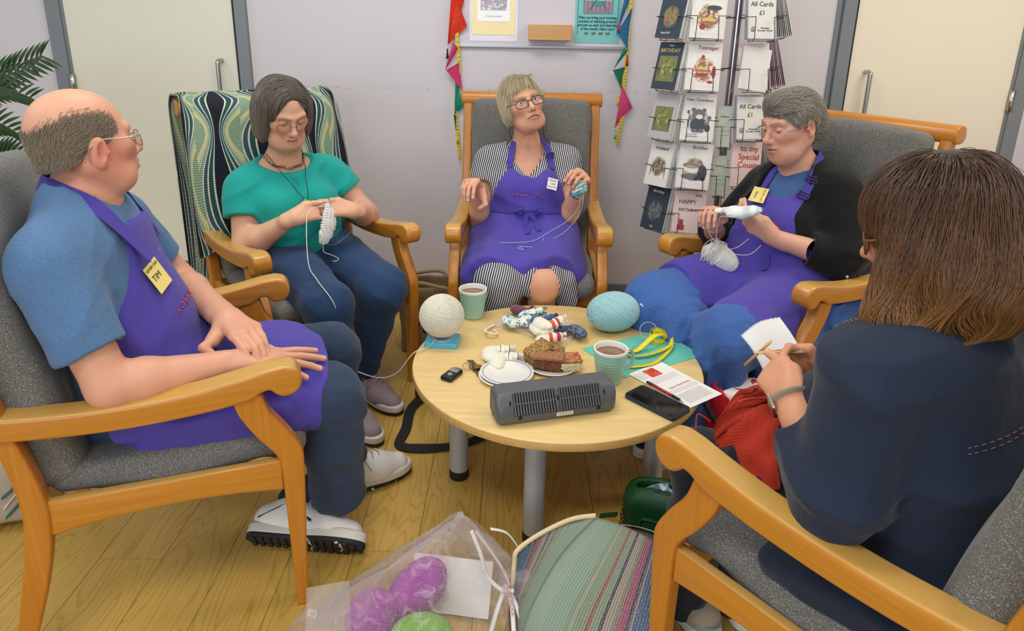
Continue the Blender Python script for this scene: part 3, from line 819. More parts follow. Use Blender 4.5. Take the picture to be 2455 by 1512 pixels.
def glasses(parent, c, Rm, sc, mat, lens_mat, shape='oval', wdt=.050, hgt=.040, rad=.0010, rim=(True, True), tilt=-6, arm_mat=None, y0=.098, z0=.0, arm_r=.0013):
    """spectacles in the head's frame"""
    Rm = np.asarray(Rm); X = lambda q: Rm @ (np.asarray(q, float) * sc) + np.asarray(c)
    root = bpy.data.objects.new('glasses', None); COL.objects.link(root); root.parent = parent; root.empty_display_size = .02
    m = MB(); ml = MB(); tl = R(tilt)
    for s in (-1, 1):
        pts = []
        for t in np.linspace(0, 2 * math.pi, 29)[:-1]:
            e = 2.0 if shape == 'oval' else 2.9
            x = np.sign(math.cos(t)) * abs(math.cos(t)) ** (2 / e) * wdt / 2; z = np.sign(math.sin(t)) * abs(math.sin(t)) ** (2 / e) * hgt / 2
            cx = s * (.009 + wdt / 2); xx = cx + x
            pts.append(X((xx, y0 - (abs(xx) / .06) ** 2 * .009 + z * math.sin(tl), z0 - .002 + z)))
        if rim[0]: m.tube(pts, rad, 6, closed=True)
        else: m.tube(pts[:15] if rim[1] else pts[:2], rad, 6)
        ctr = np.mean(pts, 0); nv = Rm @ V3(0, .0004, 0)
        k = len(pts); ml.add([p + nv for p in pts] + [ctr + nv] + [p - nv for p in pts] + [ctr - nv], [(i, (i + 1) % k, k) for i in range(k)] + [((i + 1) % k + k + 1, i + k + 1, 2 * k + 1) for i in range(k)])
        ma = MB()
        xo = s * (.009 + wdt)
        am = [X(q) for q in crv([(xo, y0 - (abs(xo) / .06) ** 2 * .009, z0 + hgt * .18), (s * .074, y0 - .022, z0 + hgt * .2), (s * .0795, .04, z0 + .008), (s * .082, -.004, z0 + .010), (s * .0835, -.026, z0 - .004), (s * .083, -.040, z0 - .032)], 5)]
        ma.tube(am, arm_r, 6); ma.build('temple', arm_mat or mat, root)
    m.tube([X(q) for q in crv([(-.0095, y0, z0 + .002), (-.004, y0 + .004, z0 + .006), (.004, y0 + .004, z0 + .006), (.0095, y0, z0 + .002)], 4)], rad * 1.1, 6)
    for s in (-1, 1): m.tube([X((s * .010, y0 - .001, z0 - .006)), X((s * .0085, y0 - .007, z0 - .009)), X((s * .0082, y0 - .008, z0 - .015))], rad * 1.5, 6)
    m.build('frame', mat, root); ml.build('lens', lens_mat, root); return root
def m_lens():
    t = NT('spectacle_glass'); tr = t.n('BsdfTransparent'); gl = t.n('BsdfGlossy', {'Roughness': .02})
    fr = t.n('Fresnel', {'IOR': 1.35}); mx = t.n('MixShader', {0: t.math('MULTIPLY', fr.outputs[0], .4), 1: tr.outputs[0], 2: gl.outputs[0]})
    t.set(t.out.inputs['Surface'], mx.outputs[0]); return t.m
MLENS = m_lens()

# ---- hair
def m_hair(name, stops, rough=.42, var=.5):
    """stops: colours from root to tip"""
    t = NT(name); hi = t.n('HairInfo')
    c = t.ramp(hi.outputs['Intercept'], [(p, lin(h)) for p, h in stops])
    rv = hi.outputs['Random']
    c = t.mix(t.math('MULTIPLY', rv, var), c, t.mix(.38, c, lin('d8d0c0')) if var > .55 else t.mix(.75, c, lin('1c120b')))
    t.b(Base_Color=c, Roughness=rough); t.bsdf.inputs['Specular IOR Level'].default_value = .5; return t.m

def grad(S, P, e=.002):
    k = np.array([(1, -1, -1), (-1, -1, 1), (-1, 1, -1), (1, 1, 1)], float); g = 0
    for q in k: g = g + q[None, :] * S.ev(P + e * q)[:, None]
    return g / (np.linalg.norm(g, axis=1)[:, None] + 1e-9)

def strands(name, roots, HS, flow, steps, step, mat, parent, depth=(-.006, .003), rad=(.0006, .0003), seed=1, jitter=.15, stop=None):
    """comb strands over the hair shape HS: flow(P, roots) gives the direction at P"""
    r = np.random.RandomState(seed); P = roots.copy(); N = len(P)
    lev = r.uniform(depth[0], depth[1], N); out = [P.copy()]; J = r.normal(size=(N, 3)) * jitter
    steps_ = steps if np.ndim(steps) else np.full(N, steps); mx = int(np.max(steps_))
    for i in range(mx):
        v = flow(P, i / mx) + J * (.4 + .8 * i / mx); v /= np.linalg.norm(v, axis=1)[:, None] + 1e-9
        g = grad(HS, P); v = v - g * (v * g).sum(1)[:, None] * .9; v /= np.linalg.norm(v, axis=1)[:, None] + 1e-9
        st_ = step * np.minimum(1, steps_ / mx)[:, None]
        if stop is not None: st_ = np.where(stop(P)[:, None], .0004, st_)
        Q = P + v * st_
        d = HS.ev(Q) - lev * min(1, (i + 1) / 3); Q = Q - grad(HS, Q) * (d * .8)[:, None]
        P = Q; out.append(P.copy())
    A = np.stack(out, 1)
    return hair_obj(name, A, mat, parent, rad)

def hair_obj(name, A, mat, parent, rad=(.0006, .0003)):
    N, K = A.shape[:2]; hc = bpy.data.hair_curves.new(name); hc.add_curves([K] * N)
    hc.points.foreach_set('position', A.reshape(-1).astype(np.float32))
    rr = np.tile(np.linspace(rad[0], rad[1], K), N).astype(np.float32)
    at = hc.attributes.get('radius') or hc.attributes.new('radius', 'FLOAT', 'POINT'); at.data.foreach_set('value', rr)
    o = link(name, hc, mat, parent); o['kind'] = 'stuff'; return o

def scalp(c, Rm, n, seed, keep, sc=1., r=(.0755, .0965, .083), off=(0, -.014, .034)):
    """root points on the skull where keep(head-frame point) holds"""
    g = np.random.RandomState(seed); out = []
    while sum(map(len, out)) < n:
        u = g.normal(size=(4 * n, 3)); u /= np.linalg.norm(u, axis=1)[:, None]; q = u * np.array(r) + np.array(off)
        out.append(q[keep(q)])
    q = np.concatenate(out)[:n]; return (q * sc) @ np.asarray(Rm).T + np.asarray(c)

def hrot(yaw=0, pitch=0, roll=0): return rotm(z=yaw) @ rotm(x=pitch) @ rotm(y=roll)
def poly(pts):
    """signed distance to a polygon in a plane"""
    P = np.asarray(pts, float)
    def f(x, y):
        d = None; sgn = None; n = len(P)
        for i in range(n):
            a, b = P[i], P[i - 1]; e = b - a; wx, wy = x - a[0], y - a[1]
            t = np.clip((wx * e[0] + wy * e[1]) / (e @ e), 0, 1); dx, dy = wx - e[0] * t, wy - e[1] * t; q = dx * dx + dy * dy
            d = q if d is None else np.minimum(d, q)
            c1 = y >= a[1]; c2 = y < b[1]; c3 = e[0] * wy > e[1] * wx
            fl = (c1 & c2 & c3) | (~c1 & ~c2 & ~c3)
            sgn = np.where(fl, -1., 1.) if sgn is None else np.where(fl, -sgn, sgn)
        return sgn * np.sqrt(d)
    return f
def person(key, label):
    x, y, a = POSE[key]; return empty('person', (x, y, 0), R(a), label, 'person')

# embroidered lettering for the purple aprons
MAPR = cloth('purple_apron_cotton', '5246a6', .8, 1400, .35, .12, 16)
MAPR2 = cloth('purple_apron_strap', '4a3e9a', .8, 1400, .1, .12)
MLOGO_R = plain('coral_embroidery', 'e8604f', .7); MLOGO_N = plain('navy_embroidery', '1d2263', .7)
MBLACKINK = plain('black_ink', '17171a', .6); MBADGE = plain('yellow_badge_card', 'f0dc83', .55); MBADGEW = plain('white_badge_card', 'f2efe6', .55)
def apron_logo(parent, M, size, hug, both=True):
    """navy capitals with coral half strokes over them"""
    zd = (M.to_3x3() @ Vector((0, 0, 1))).normalized()
    def on(x, y, lift):
        p = M @ Vector((x, y, 0)); h = hug.ray_cast(p + zd * .15, -zd, .4); return (h[0] if h[0] is not None else p) + zd * lift
    if both: put_text('embroidered_line', 'Walton-on-Thames', size * .36, M @ Matrix.Translation((0, size * .70, 0)), MLOGO_N, parent, hug=hug)
    seg = dict(R0=[[(-.25, -.35), (-.25, .35)], [(.1, -.1), (.25, -.35)]], E0=[[(-.2, 0), (.2, 0)]], P0=[[(-.25, .35), (.05, .35), (.2, .18), (.05, 0), (-.2, 0)]], A0=[[(.28, -.35), (.02, .35)]], I0=[[(0, -.35), (0, .35)]], R1=[[(-.25, .35), (.05, .35), (.2, .18), (.05, 0), (-.2, 0)]],
               C0=[[(-.25, -.1), (-.12, -.3), (.08, -.34), (.25, -.18)]], A1=[[(-.28, .35), (-.02, -.35)]], F0=[[(-.22, -.35), (-.12, .35), (.28, .30)]], E1=[[(-.2, .12), (.22, .12)], [(-.2, -.28), (.22, -.28)]])
    adv = size * .80; m = MB()
    for i, k in enumerate(('R0', 'E0', 'P0', 'A0', 'I0', 'R1', None, 'C0', 'A1', 'F0', 'E1')):
        if k is None: continue
        x = (i - 5) * adv; put_text('embroidered_letter', k[0], size * .95, M @ Matrix.Translation((x, 0, 0)), MLOGO_N, parent, hug=hug, lift=.0008)
        for pl in seg[k]: m.tube([on(x + a * size, b * size, .0016) for a, b in crv(pl, 3)], size * .07, 5)
    m.build('embroidered_strokes', MLOGO_R, parent)['kind'] = 'stuff'
def badge(parent, M, w, h, mat, lines):
    """a paper name badge: M x right, y up, z out"""
    bm = bmesh.new(); bm_box(bm, (-w / 2, -h / 2, 0), (w / 2, h / 2, .0012), 0); o = from_bm('name_badge', bm, mat, parent); o.matrix_local = M
    for body, size, x, y, m, al in lines: put_text('badge_writing', body, size, Matrix.Translation((x, y, .0015)), m, o, align=al)
    return o

def sleeve(S, sh, el, t, r1, r2, k=.03, hollow=.013, past=.0):
    sh, el = np.asarray(sh, float), np.asarray(el, float); e = sh + (el - sh) * t; u = nrm(el - sh)
    Q = SDF(); Q.rc(sh, e + u * .05, r1, r2); Q.half(e, u, .006); Q.rc(e - u * .012, e + u * .1, r2 - hollow, r2 - hollow, .006, 's'); S.sub(Q, k, 'u')

def part_flow(c, Rm, part=.0, back=-.15, spread=7.0, down=1.0, front=0.):
    def f(P, t):
        q = (P - c) @ Rm; g = np.array([0, 0, -1.]) @ Rm
        sx = np.sign(q[:, 0] - part); v = np.stack([sx * np.clip(np.abs(q[:, 0] - part) * spread, .45, 1), back + front * (q[:, 1] > .02) * 1.0 + 0 * q[:, 0], 0 * q[:, 0]], 1)
        w_ = np.clip((.115 - q[:, 2]) / .08, 0, 1)[:, None] * np.where(q[:, 1] > .025, np.clip(np.abs(q[:, 0] - part) / .055, .08, 1) ** 2, 1)[:, None]
        return (v * (1 - .75 * w_) + g * down * (.25 + w_)) @ Rm.T
    return f
def hem_stop(c, Rm, z, amp=.01, seed=0):
    r = np.random.RandomState(seed); cache = {}
    def f(P):
        if 'j' not in cache: cache['j'] = r.normal(size=len(P)) * amp
        return ((P - c) @ Rm)[:, 2] < z + cache['j']
    return f

def strap(name, pts, w, mat, parent, hug=None, lift=.0035, th=.0022):
    """a flat tape whose broad side faces along the given normals (pts: (point, normal)); hug = surfaces it must stay above"""
    P = crv([p for p, n in pts], 8); N = crv([n for p, n in pts], 8); N /= np.linalg.norm(N, axis=1)[:, None]
    if hug:
        for _ in range(2):
            for t in hug:
                for i in range(len(P)):
                    loc, nor, _i, dd = t.find_nearest(Vector(P[i]))
                    if loc is None: continue
                    sd = (Vector(P[i]) - loc).dot(nor)
                    if sd < lift + th: P[i] = np.array(loc + nor * (lift + th)); N[i] = nrm(N[i] * .3 + np.array(nor) * .7)
        for _ in range(2): P[1:-1] = (P[:-2] + 2 * P[1:-1] + P[2:]) / 4; N[1:-1] = (N[:-2] + 2 * N[1:-1] + N[2:]) / 4
        N /= np.linalg.norm(N, axis=1)[:, None]
    T = np.gradient(P, axis=0); T /= np.linalg.norm(T, axis=1)[:, None]; B = np.cross(T, N); B /= np.linalg.norm(B, axis=1)[:, None] + 1e-9; V = []; F = []
    for i in range(len(P)):
        for a, b in ((-1, .5), (1, .5), (1, -.5), (-1, -.5)): V.append(P[i] + B[i] * a * w / 2 + N[i] * b * th)
    for i in range(len(P) - 1):
        for k in range(4): F.append((i * 4 + k, i * 4 + (k + 1) % 4, i * 4 + 4 + (k + 1) % 4, i * 4 + 4 + k))
    F += [(0, 1, 2, 3), tuple(len(V) - 4 + k for k in (3, 2, 1, 0))]
    bm = bmesh.new(); vs = [bm.verts.new(v) for v in V]
    for f in F: bm.faces.new([vs[i] for i in f])
    o = shade_auto(from_bm(name, bm, mat, parent), 60); STRAPS[o.name] = (P, T, N, w); return o
STRAPS = {}
def buckle(st, t, mat):
    P, T, N, w = STRAPS[st.name]; i = int(t * (len(P) - 1)); m = MB(); B = np.cross(T[i], N[i]); a, l = w * .62, w * .36
    for sx, ex in ((-1, -1), (1, 1)): m.tube([P[i] + B * a * sx + T[i] * l + N[i] * .003, P[i] + B * a * ex - T[i] * l + N[i] * .003], .0026, 8)
    for q in (-1, 0, 1): m.tube([P[i] + B * a + T[i] * l * q + N[i] * .003, P[i] - B * a + T[i] * l * q + N[i] * .003], .0026, 8)
    return m.build('strap_buckle', mat, st)

def badge_on(parent, tree, x, z, ang, w, h, mat, lines, tilt=(0, 0), lift=.004):
    """a badge lying on the chest where a line from the front meets it"""
    hit = tree.ray_cast(Vector((x, .6, z)), Vector((0, -1, 0)), 1.2); n = hit[1]
    up = Vector((0, 0, 1)); right = up.cross(n).normalized() * 1.0; n = (n + Vector((tilt[0], 0, tilt[1]))).normalized()
    right = up.cross(n).normalized(); a = R(ang); up2 = n.cross(right)
    rx = right * math.cos(a) + up2 * math.sin(a); uy = up2 * math.cos(a) - right * math.sin(a); o = hit[0] + n * (lift + .004)
    M = Matrix(((rx.x, uy.x, n.x, o.x), (rx.y, uy.y, n.y, o.y), (rx.z, uy.z, n.z, o.z), (0, 0, 0, 1)))
    return badge(parent, M, w, h, mat, lines)
# ---------------------------------------------------------------- footwear
def shoe(parent, M, upper, sole, outsole, lace, sc=1., name='shoe', tread=True, collar=None, detail=None):
    """a trainer; toe +y, up +z, ground at z 0, ankle over the origin"""
    r = bpy.data.objects.new(name, None); COL.objects.link(r); r.parent = parent; r.matrix_local = M @ Matrix.Scale(sc, 4); r.empty_display_size = .03
    S = SDF()
    S.ch([(0, -.055, .050), (0, .01, .052), (.004, .10, .042), (.004, .165, .034)], (.036, .041, .044, .036), .03, fl=((0, 0, 1), .95))
    S.rc((0, -.045, .06), (0, .0, .085), .036, .036, .03); S.rc((0, .0, .085), (.003, .09, .055), .032, .034, .03)
    S.half((0, 0, .024), (0, 0, -1)); S.el((0, -.012, .128), (.030, .040, .045), k=.008, op='s')
    sdf_obj('upper', S, .0045, upper, r)
    def out(g): return [(x * g, y) for x, y in crv([(-.036, -.075), (-.024, -.094), (0, -.101), (.024, -.094), (.036, -.075), (.037, -.02), (.041, .05), (.050, .11), (.047, .165), (.028, .205), (.003, .214), (-.022, .203), (-.041, .165), (-.046, .11), (-.038, .05), (-.036, -.02)], 4, True)]
    prism('midsole', out(1.0), .008, .036, sole, r, .006, 3, 'z')
    prism('outsole', out(.97), -.001, .012, outsole, r, .003, 2, 'z')
    if tread:
        m = MB()
        for i, y in enumerate(np.linspace(-.085, .195, 15)):
            w_ = .034 if y < .03 else .042 if y < .17 else .022
            for s in (-1, 1): m.box((s * .003 if s > 0 else -w_, y, -.0055), (w_ if s > 0 else -.003, y + .013, .0))
        tr = m.build('tread', outsole, r, False); tr['kind'] = 'stuff'
        for y in (.072, .150): tube('sole_groove', [(-.046, y - .010, -.001), (0, y + .008, -.001), (.046, y - .010, -.001)], .0045, sole, r, 6)
    m = MB()
    for i in range(5):
        y = .012 + .020 * i; z = .128 - .0070 * i; w_ = .022 + .001 * i
        m.tube(crv([(-w_, y, z - .013), (-w_ * .4, y + .008, z + .001), (w_ * .4, y + .010, z + .001), (w_, y + .004, z - .013)], 4), .0022, 6)
    for s in (-1, 1):
        m.tube(crv([(0, .014, .126), (s * .026, .022, .136), (s * .044, .040, .112), (s * .022, .026, .120), (0, .014, .125)], 5), .0019, 6)
        m.tube(crv([(0, .014, .126), (s * .034, .042, .112), (s * .052, .060, .072)], 5), .0019, 6)
    m.build('laces', lace, r)
    S = SDF(); S.ch([(0, -.01, .085), (0, .012, .105), (0, .03, .125)], (.02, .022, .016), .01, fl=((0, 1, 0), .5)); sdf_obj('tongue', S, .004, collar or upper, r)
    if detail: detail(r)
    return r
MSHW = plain('white_leather', 'e6e3dc', .45); MSHS = plain('white_midsole', 'd8d3c8', .55); MSHB = plain('black_outsole', '202022', .7); MLACE = plain('grey_lace', 'c9c2bb', .8)
MNAVY = plain('navy_patch', '262b3e', .5); MGREYP = plain('grey_patch', 'b2b4b4', .5)

# ---------------------------------------------------------------- the man
MTS_M = cloth('blue_marl_jersey', '496a92', .9, 1500, .4, .2, 14, '5d80a6')
MJEAN = cloth('dark_denim', '2b394f', .85, 1700, .45, .25, 14, '314159')
MJEAN2 = cloth('black_denim', '191c26', .85, 1700, .3, .4, 12, '232735')
MSILVER = plain('silver_wire', 'b9b4a8', .25, 1.0); MTIP = plain('grey_green_tip', '6e7a68', .4)
pm_ = person('man', 'seated balding man in glasses, blue T-shirt and purple apron, hands crossed on his lap')
cols = []; hc_, hR = V3(0.004, -.103, 1.128), hrot(34, 2, -3)
S = SDF()
def torso_man(S, g=0., k=.08):
    S.el((0, -.11, .535), (.180 + g, .135 + g, .12 + g), k=k); S.el((0, -.075, .665), (.170 + g, .138 + g, .145 + g), k=k)
    S.el((0, -.125, .82), (.182 + g, .118 + g, .17 + g), k=k); S.rc((-.155, -.105, .912), (.165, -.165, .915), .064 + g, k=k)
    for s in (-1, 1): S.rc((s * .11, -.14, .935), (0, -.135, 1.0), .045 + g, .05 + g, .06)
torso_man(S, -.006)
RS, RE, RW = V3(.195, -.165, .90), V3(.268, -.075, .652), V3(.188, .165, .630)
LS, LE, LW = V3(-.19, -.09, .895), V3(-.235, .02, .695), V3(.045, .150, .684)
arm(S, RS, RE, RW, 0, (.052, .046, .047, .029)); arm(S, LS, LE, LW, 0, (.052, .045, .045, .030))
S.el(RW + V3(.008, -.012, .02), (.012, .016, .012), k=.012)
S.rc((0, -.130, .95), (0, -.100, 1.075), .066, .060, .05)
hand(S, RW, (-.10, 1, -.11), (-.05, -.2, -1), True, 1.12, [(2, 6, 4), (4, 6, 4), (6, 8, 6), (8, 8, 6)], (6, -1, -10, -27), RW + V3(-.075, .085, -.015), cols, tk=.0015)
hand(S, LW, (.86, .46, -.06), (-.05, -.10, -1), False, 1.15, [(22, 30, 16), (18, 34, 18), (14, 34, 18), (8, 28, 16)], (-4, -1, 3, 8), (.160, .122, .640), cols, pole=(.3, -1, .6), tk=.0015)
head(S, hc_, hR, cols, 1.02, 1.0, 1.05, 1.0, (30, -35), 'neutral', .5, blush=.5, earz=-.010)
for q, r_, h_, a_ in (((.07, .02, -.03), .05, 'cf6f60', .55), ((0, -.03, .10), .08, 'eab592', .55), ((.03, -.09, -.06), .05, 'c87a5e', .5), ((.06, -.04, -.07), .05, 'cc7b66', .4)):
    cols.append((hR @ (V3(*q)) + hc_, r_, h_, a_))
body_mesh(S, [((-.14, -.26, .998), (.14, .09, 1.27), .0018), ((-.14, -.26, .90), (.14, .09, 1.007), .003), ((-.32, -.20, .60), (.34, .099, .80), .003), ((-.31, .096, .50), (.33, .40, .76), .0022), ((-.26, -.28, .44), (.26, .1, .98), .010)], 'd9a184', cols, pm_)
eyes(pm_, [hR @ (V3(s * .031, .0735, .003) * 1.02) + hc_ for s in (-1, 1)], hR, (0, 0), MEYE_B)
# close cropped hair round the back and sides
def hair_zone(q):
    x, y, z = q[:, 0], q[:, 1], q[:, 2]
    top = np.interp(y, [-.115, -.095, -.07, -.03, .02, .045, .055], [.034, .046, .060, .072, .070, .060, .03])
    low = np.interp(y, [-.115, -.06, -.035, -.02, .02, .035, .05], [-.030, -.030, -.022, .0, .016, .002, .012])
    return (z < top + .006 * np.random.RandomState(1).normal(size=len(z)) - .004) & (z > low) & (y < .054)
MH_M = m_hair('grey_brown_crop', [(0, '75634f'), (.6, '94836e'), (1, 'b0a08c')], .5, .5)
HS = SDF(); HS.frame(hR, hc_, 1.02); HS.el((0, -.014, .034), (.0755, .0965, .083)); HS.el((0, -.045, -.03), (.060, .055, .055), k=.03); HS.frame()
rt = scalp(hc_, hR, 17000, 3, hair_zone, 1.02, (.0765, .0975, .088), (0, -.014, .026))
def fl_man(P, t):
    q = (P - hc_) @ hR; v = np.stack([0 * q[:, 0], -.75 + 0 * q[:, 1], -.55 - .9 * (q[:, 1] < -.06)], 1); return v @ hR.T
strands('hair', rt, HS, fl_man, 5, .0042, MH_M, pm_, (.0005, .0065), (.00042, .00022), 4, .30)
glasses(pm_, hc_, hR, 1.02, MSILVER, MLENS, 'rect', .048, .036, .0011, (True, True), -5, MSILVER, y0=.103)
# T-shirt
S = SDF(); torso_man(S, .010)
for sh, el, r1, r2, t in ((RS, RE, .078, .070, .70), (LS, LE, .066, .062, .66)):
    e = sh + (el - sh) * t; u = nrm(el - sh); Q = SDF(); Q.rc(sh, e + u * .05, r1, r2); Q.half(e, u, .006); Q.rc(e - u * .02, e + u * .1, r2 - .009, r2 - .009, .006, op='s'); S.sub(Q, .03, 'u')
S.rc((0, -.125, .98), (0, -.10, 1.12), .072, .085, .01, 's'); S.half((0, 0, .50), (0, 0, -1))
S.disp.append(folds(.0035, 34, 2)); tsh = sdf_obj('t_shirt', S, .005, MTS_M, pm_, 2); bvh_t = bvh(tsh)
# jeans
S = SDF()
HIP = {1: V3(.095, -.10, .53), -1: V3(-.095, -.10, .53)}; KN = {1: V3(.160, .385, .487), -1: V3(-.09, .41, .492)}; AN = {1: V3(.095, .385, .165), -1: V3(-.105, .44, .10)}
S.el((0, -.11, .53), (.185, .14, .12), k=.05)
for s in (1, -1):
    S.rc(HIP[s], KN[s], .098, .073, .04); S.el(KN[s] + V3(0, .006, .0), (.068, .062, .070), k=.03)
    S.ch([KN[s], KN[s] * .55 + AN[s] * .45 + V3(0, -.01, 0), AN[s]], (.066, .074, .076) if s > 0 else (.064, .062, .056), .03)
    Q = SDF(); S.half(AN[s] - V3(0, 0, .03), (0, 0, -1)) if False else None
S.half((0, 0, .118), (0, 0, -1)); S.rc(AN[1] + V3(0, 0, -.1), AN[1] + V3(0, 0, -.02), .056, .052, op='s')
S.half((0, 0, .66), (0, 0, 1)); S.disp.append(folds(.006, 40, 5)); sdf_obj('jeans', S, .006, MJEAN, pm_, 2)
# apron: bib, waist and lap
S = SDF(); torso_man(S, .020)
for s in (1, -1): S.rc(HIP[s] + V3(0, .02, 0), KN[s] + V3(0, .02, 0), .108, .083, .07)
S.rc((-.02, .02, .535), (.03, .36, .515), .075, .06, .09); S.bx((.225, .10, .50), (.03, .19, .045), rotm(y=18), .02, .05)
bib = poly([(-.215, .60), (-.20, .70), (-.105, .86), (-.075, .945), (.085, .955), (.125, .86), (.19, .735), (.235, .62), (.245, .50), (-.25, .50)])
lap = poly([(-.26, -.10), (-.27, .10), (-.17, .24), (-.10, .325), (.0, .365), (.10, .378), (.20, .372), (.31, .31), (.29, .12), (.24, -.03), (.18, -.12), (.05, -.16)])
S.fn(lambda x, y, z: np.minimum(np.maximum(np.maximum(bib(x, z + 0 * y), y - .14), -.105 - y), np.maximum(lap(x, y + 0 * z), np.maximum(z - .68, .442 - .12 * np.maximum(0, y - .2) - z))), None, None, .008, 'i')
S.disp.append(folds(.004, 26, 9)); apm = sdf_obj('apron', S, .0048, MAPR, pm_, 3)
hug = bvh(apm)
hgt = bvh(tsh); BOTH = [hgt, hug]
strap('neck_strap', [((.105, .012, .875), (.1, 1, .3)), ((.112, -.032, .945), (.35, .8, .6)), ((.100, -.085, 1.005), (.6, .3, .75)), ((.072, -.150, 1.035), (.6, -.5, .7)), ((.0, -.205, 1.045), (0, -1, .5)), ((-.072, -.150, 1.035), (-.6, -.5, .7)), ((-.100, -.075, 1.005), (-.6, .3, .75)), ((-.095, -.025, .945), (-.2, .8, .6)), ((-.085, .012, .875), (-.1, 1, .3))], .036, MAPR2, pm_)
strap('waist_tie', [((-.18, .0, .60), (-.6, .8, 0)), ((-.06, .082, .595), (-.2, 1, .2)), ((.07, .082, .592), (.2, 1, .2)), ((.19, -.01, .585), (.8, .6, 0)), ((.2, -.1, .58), (1, .1, 0))], .030, MAPR2, pm_, [hug])
strap('waist_tie', [((-.02, .085, .60), (0, 1, .2)), ((.0, .10, .585), (0, 1, .3)), ((.012, .11, .560), (.1, .8, .6)), ((.02, .135, .575), (.1, .3, 1))], .022, MAPR2, pm_)
S = SDF(); S.el((-.02, .092, .602), (.018, .012, .017)); S.ch([(-.02, .095, .600), (.01, .115, .615), (.035, .115, .600), (.02, .105, .585), (-.01, .098, .595)], (.007, .009, .009, .008, .006), .004); sdf_obj('apron_knot', S, .004, MAPR2, pm_)
Mx = basis((.015, .06, .735), (-1, .1, 0), (0, -.45, 1))
apron_logo(pm_, Mx, .017, hug)
badge_on(pm_, hug, .085, .825, 12, .062, .070, MBADGE, [('REPAIR CAFE', .0095, 0, .024, MBLACKINK, 'CENTER'), ('TIM', .022, -.006, .0, MBLACKINK, 'CENTER')])
# the turquoise wave print on the shirt
MTEAL = plain('turquoise_print', '4fc0bd', .8); m = MB()
for i in range(9):
    pts = []
    for t in np.linspace(0, 1, 14):
        p = Vector((-.02 - .10 * t + .06, .25, .80 + .010 * i + .075 * t - .05 + .008 * math.sin(9 * t + i * .2))); h_ = hgt.ray_cast(p, Vector((0, -1, 0)), .6)
        if h_[0] is not None: pts.append(h_[0] + Vector((0, .0012, 0)))
    if len(pts) > 3: m.tube(pts, .0022, 4)
m.build('shirt_print', MTEAL, pm_)
def nb(r):
    for body, mat_, b_, l_ in (('N', MGREYP, .004, .001), ('N', MNAVY, .0012, .0018)):
        me = text_mesh(body, .052, 'CENTER', .0006, b_); o = link('side_letter', me, mat_, r)
        o.matrix_local = basis((.0445 + l_, .050, .060), (0, 1, -.1), (-.42, 0, 1))
    tube('side_stripe', crv([(.038, -.075, .045), (.043, -.03, .072), (.040, -.01, .088)], 5), .004, MNAVY, r, 6, flat=(1, .4))
shoe(pm_, basis((.130, .235, .054), (.52, -.10, .85), (.32, .95, -.12)), MSHW, MSHS, MSHB, MLACE, 1.02, detail=nb)
shoe(pm_, basis((-.105, .43, .008), (.95, .25, 0), (-.3, .95, 0)), MSHW, MSHS, MSHB, MLACE, 1.0)
MSOCK = plain('dark_sock', '1f222a', .9)
for a_, b_ in (((.035, .262, .115), (.085, .36, .20)), ((-.105, .435, .07), (-.105, .44, .16))): S = SDF(); S.rc(a_, b_, .036); sdf_obj('sock', S, .006, MSOCK, pm_)
# ---------------------------------------------------------------- the woman in turquoise
pw = person('w1', 'seated woman with a grey bob, glasses and turquoise top, knitting on the blanket draped armchair')
cols = []; hc_, hR, hs = V3(.058, .004, 1.085), hrot(-2, -27, 2), 1.0
MTEALTOP = cloth('turquoise_slub_jersey', '149b93', .85, 1300, .3, .14, 13, '1fa79d')
MJEANW = cloth('blue_stretch_denim', '1d3557', .8, 1700, .35, .25, 15, '27446b')
MGOLD = plain('gold', 'c9a35a', .25, 1.0)
RS, RE, RW = V3(.190, -.085, .800), V3(.235, -.005, .605), V3(.110, .150, .728)
LS, LE, LW = V3(-.140, -.085, .815), V3(-.262, -.015, .645), V3(-.105, .180, .728)
def torso_w1(S, g=0., k=.07):
    S.el((.01, -.10, .53), (.185 + g, .135 + g, .11 + g), k=k); S.el((.03, -.045, .63), (.165 + g, .135 + g, .12 + g), k=k)
    S.el((.035, -.075, .76), (.152 + g, .108 + g, .13 + g), k=k); S.rc((-.10, -.085, .828), (.155, -.085, .820), .048 + g, k=k)
    for s in (-1, 1): S.el((.035 + s * .075, .018, .745), (.072 + g, .062 + g, .066 + g), k=.035); S.rc((.04 + s * .10, -.085, .835), (.045, -.075, .90), .038 + g, .042 + g, .05)
S = SDF(); torso_w1(S, -.006)
arm(S, RS, RE, RW, 0, (.056, .048, .046, .026)); arm(S, LS, LE, LW, 0, (.056, .048, .046, .026))
S.rc((.042, -.065, .86), (.055, -.025, 1.0), .056, .052, .045); S.el((.056, .022, .968), (.045, .04, .026), k=.04)
tipx = V3(.003, .170, .765)
hand(S, RW, (-.70, .10, .16), (-.15, -.75, -.62), True, .95, [(34, 44, 20), (44, 62, 30), (48, 66, 30), (22, 30, 15)], (8, 2, -3, -20), tipx + V3(.010, .004, .010), cols)
hand(S, LW, (.72, -.05, .20), (.15, -.75, -.62), False, .95, [(30, 38, 16), (36, 42, 20), (40, 44, 22), (46, 46, 24)], (6, 1, -3, -7), tipx + V3(-.008, .004, .010), cols)
ey = head(S, hc_, hR, cols, hs, .98, .98, .95, (-18, -40), 'smile', .6, lips='b0625a', blush=.38, brow='8f7c6b')
cols += [((.055, -.01, .90), .08, 'd39a80', .35)]
body_mesh(S, [((-.06, -.13, .946), (.18, .16, 1.22), .0017), ((-.16, -.17, .80), (.22, .15, .952), .0028), ((-.34, -.10, .54), (.30, .26, .80), .0023), ((-.2, -.24, .5), (.24, .1, .88), .012)], 'e0ae90', cols, pw)
eyes(pw, ey, hR, (0, -30), MEYE_B)
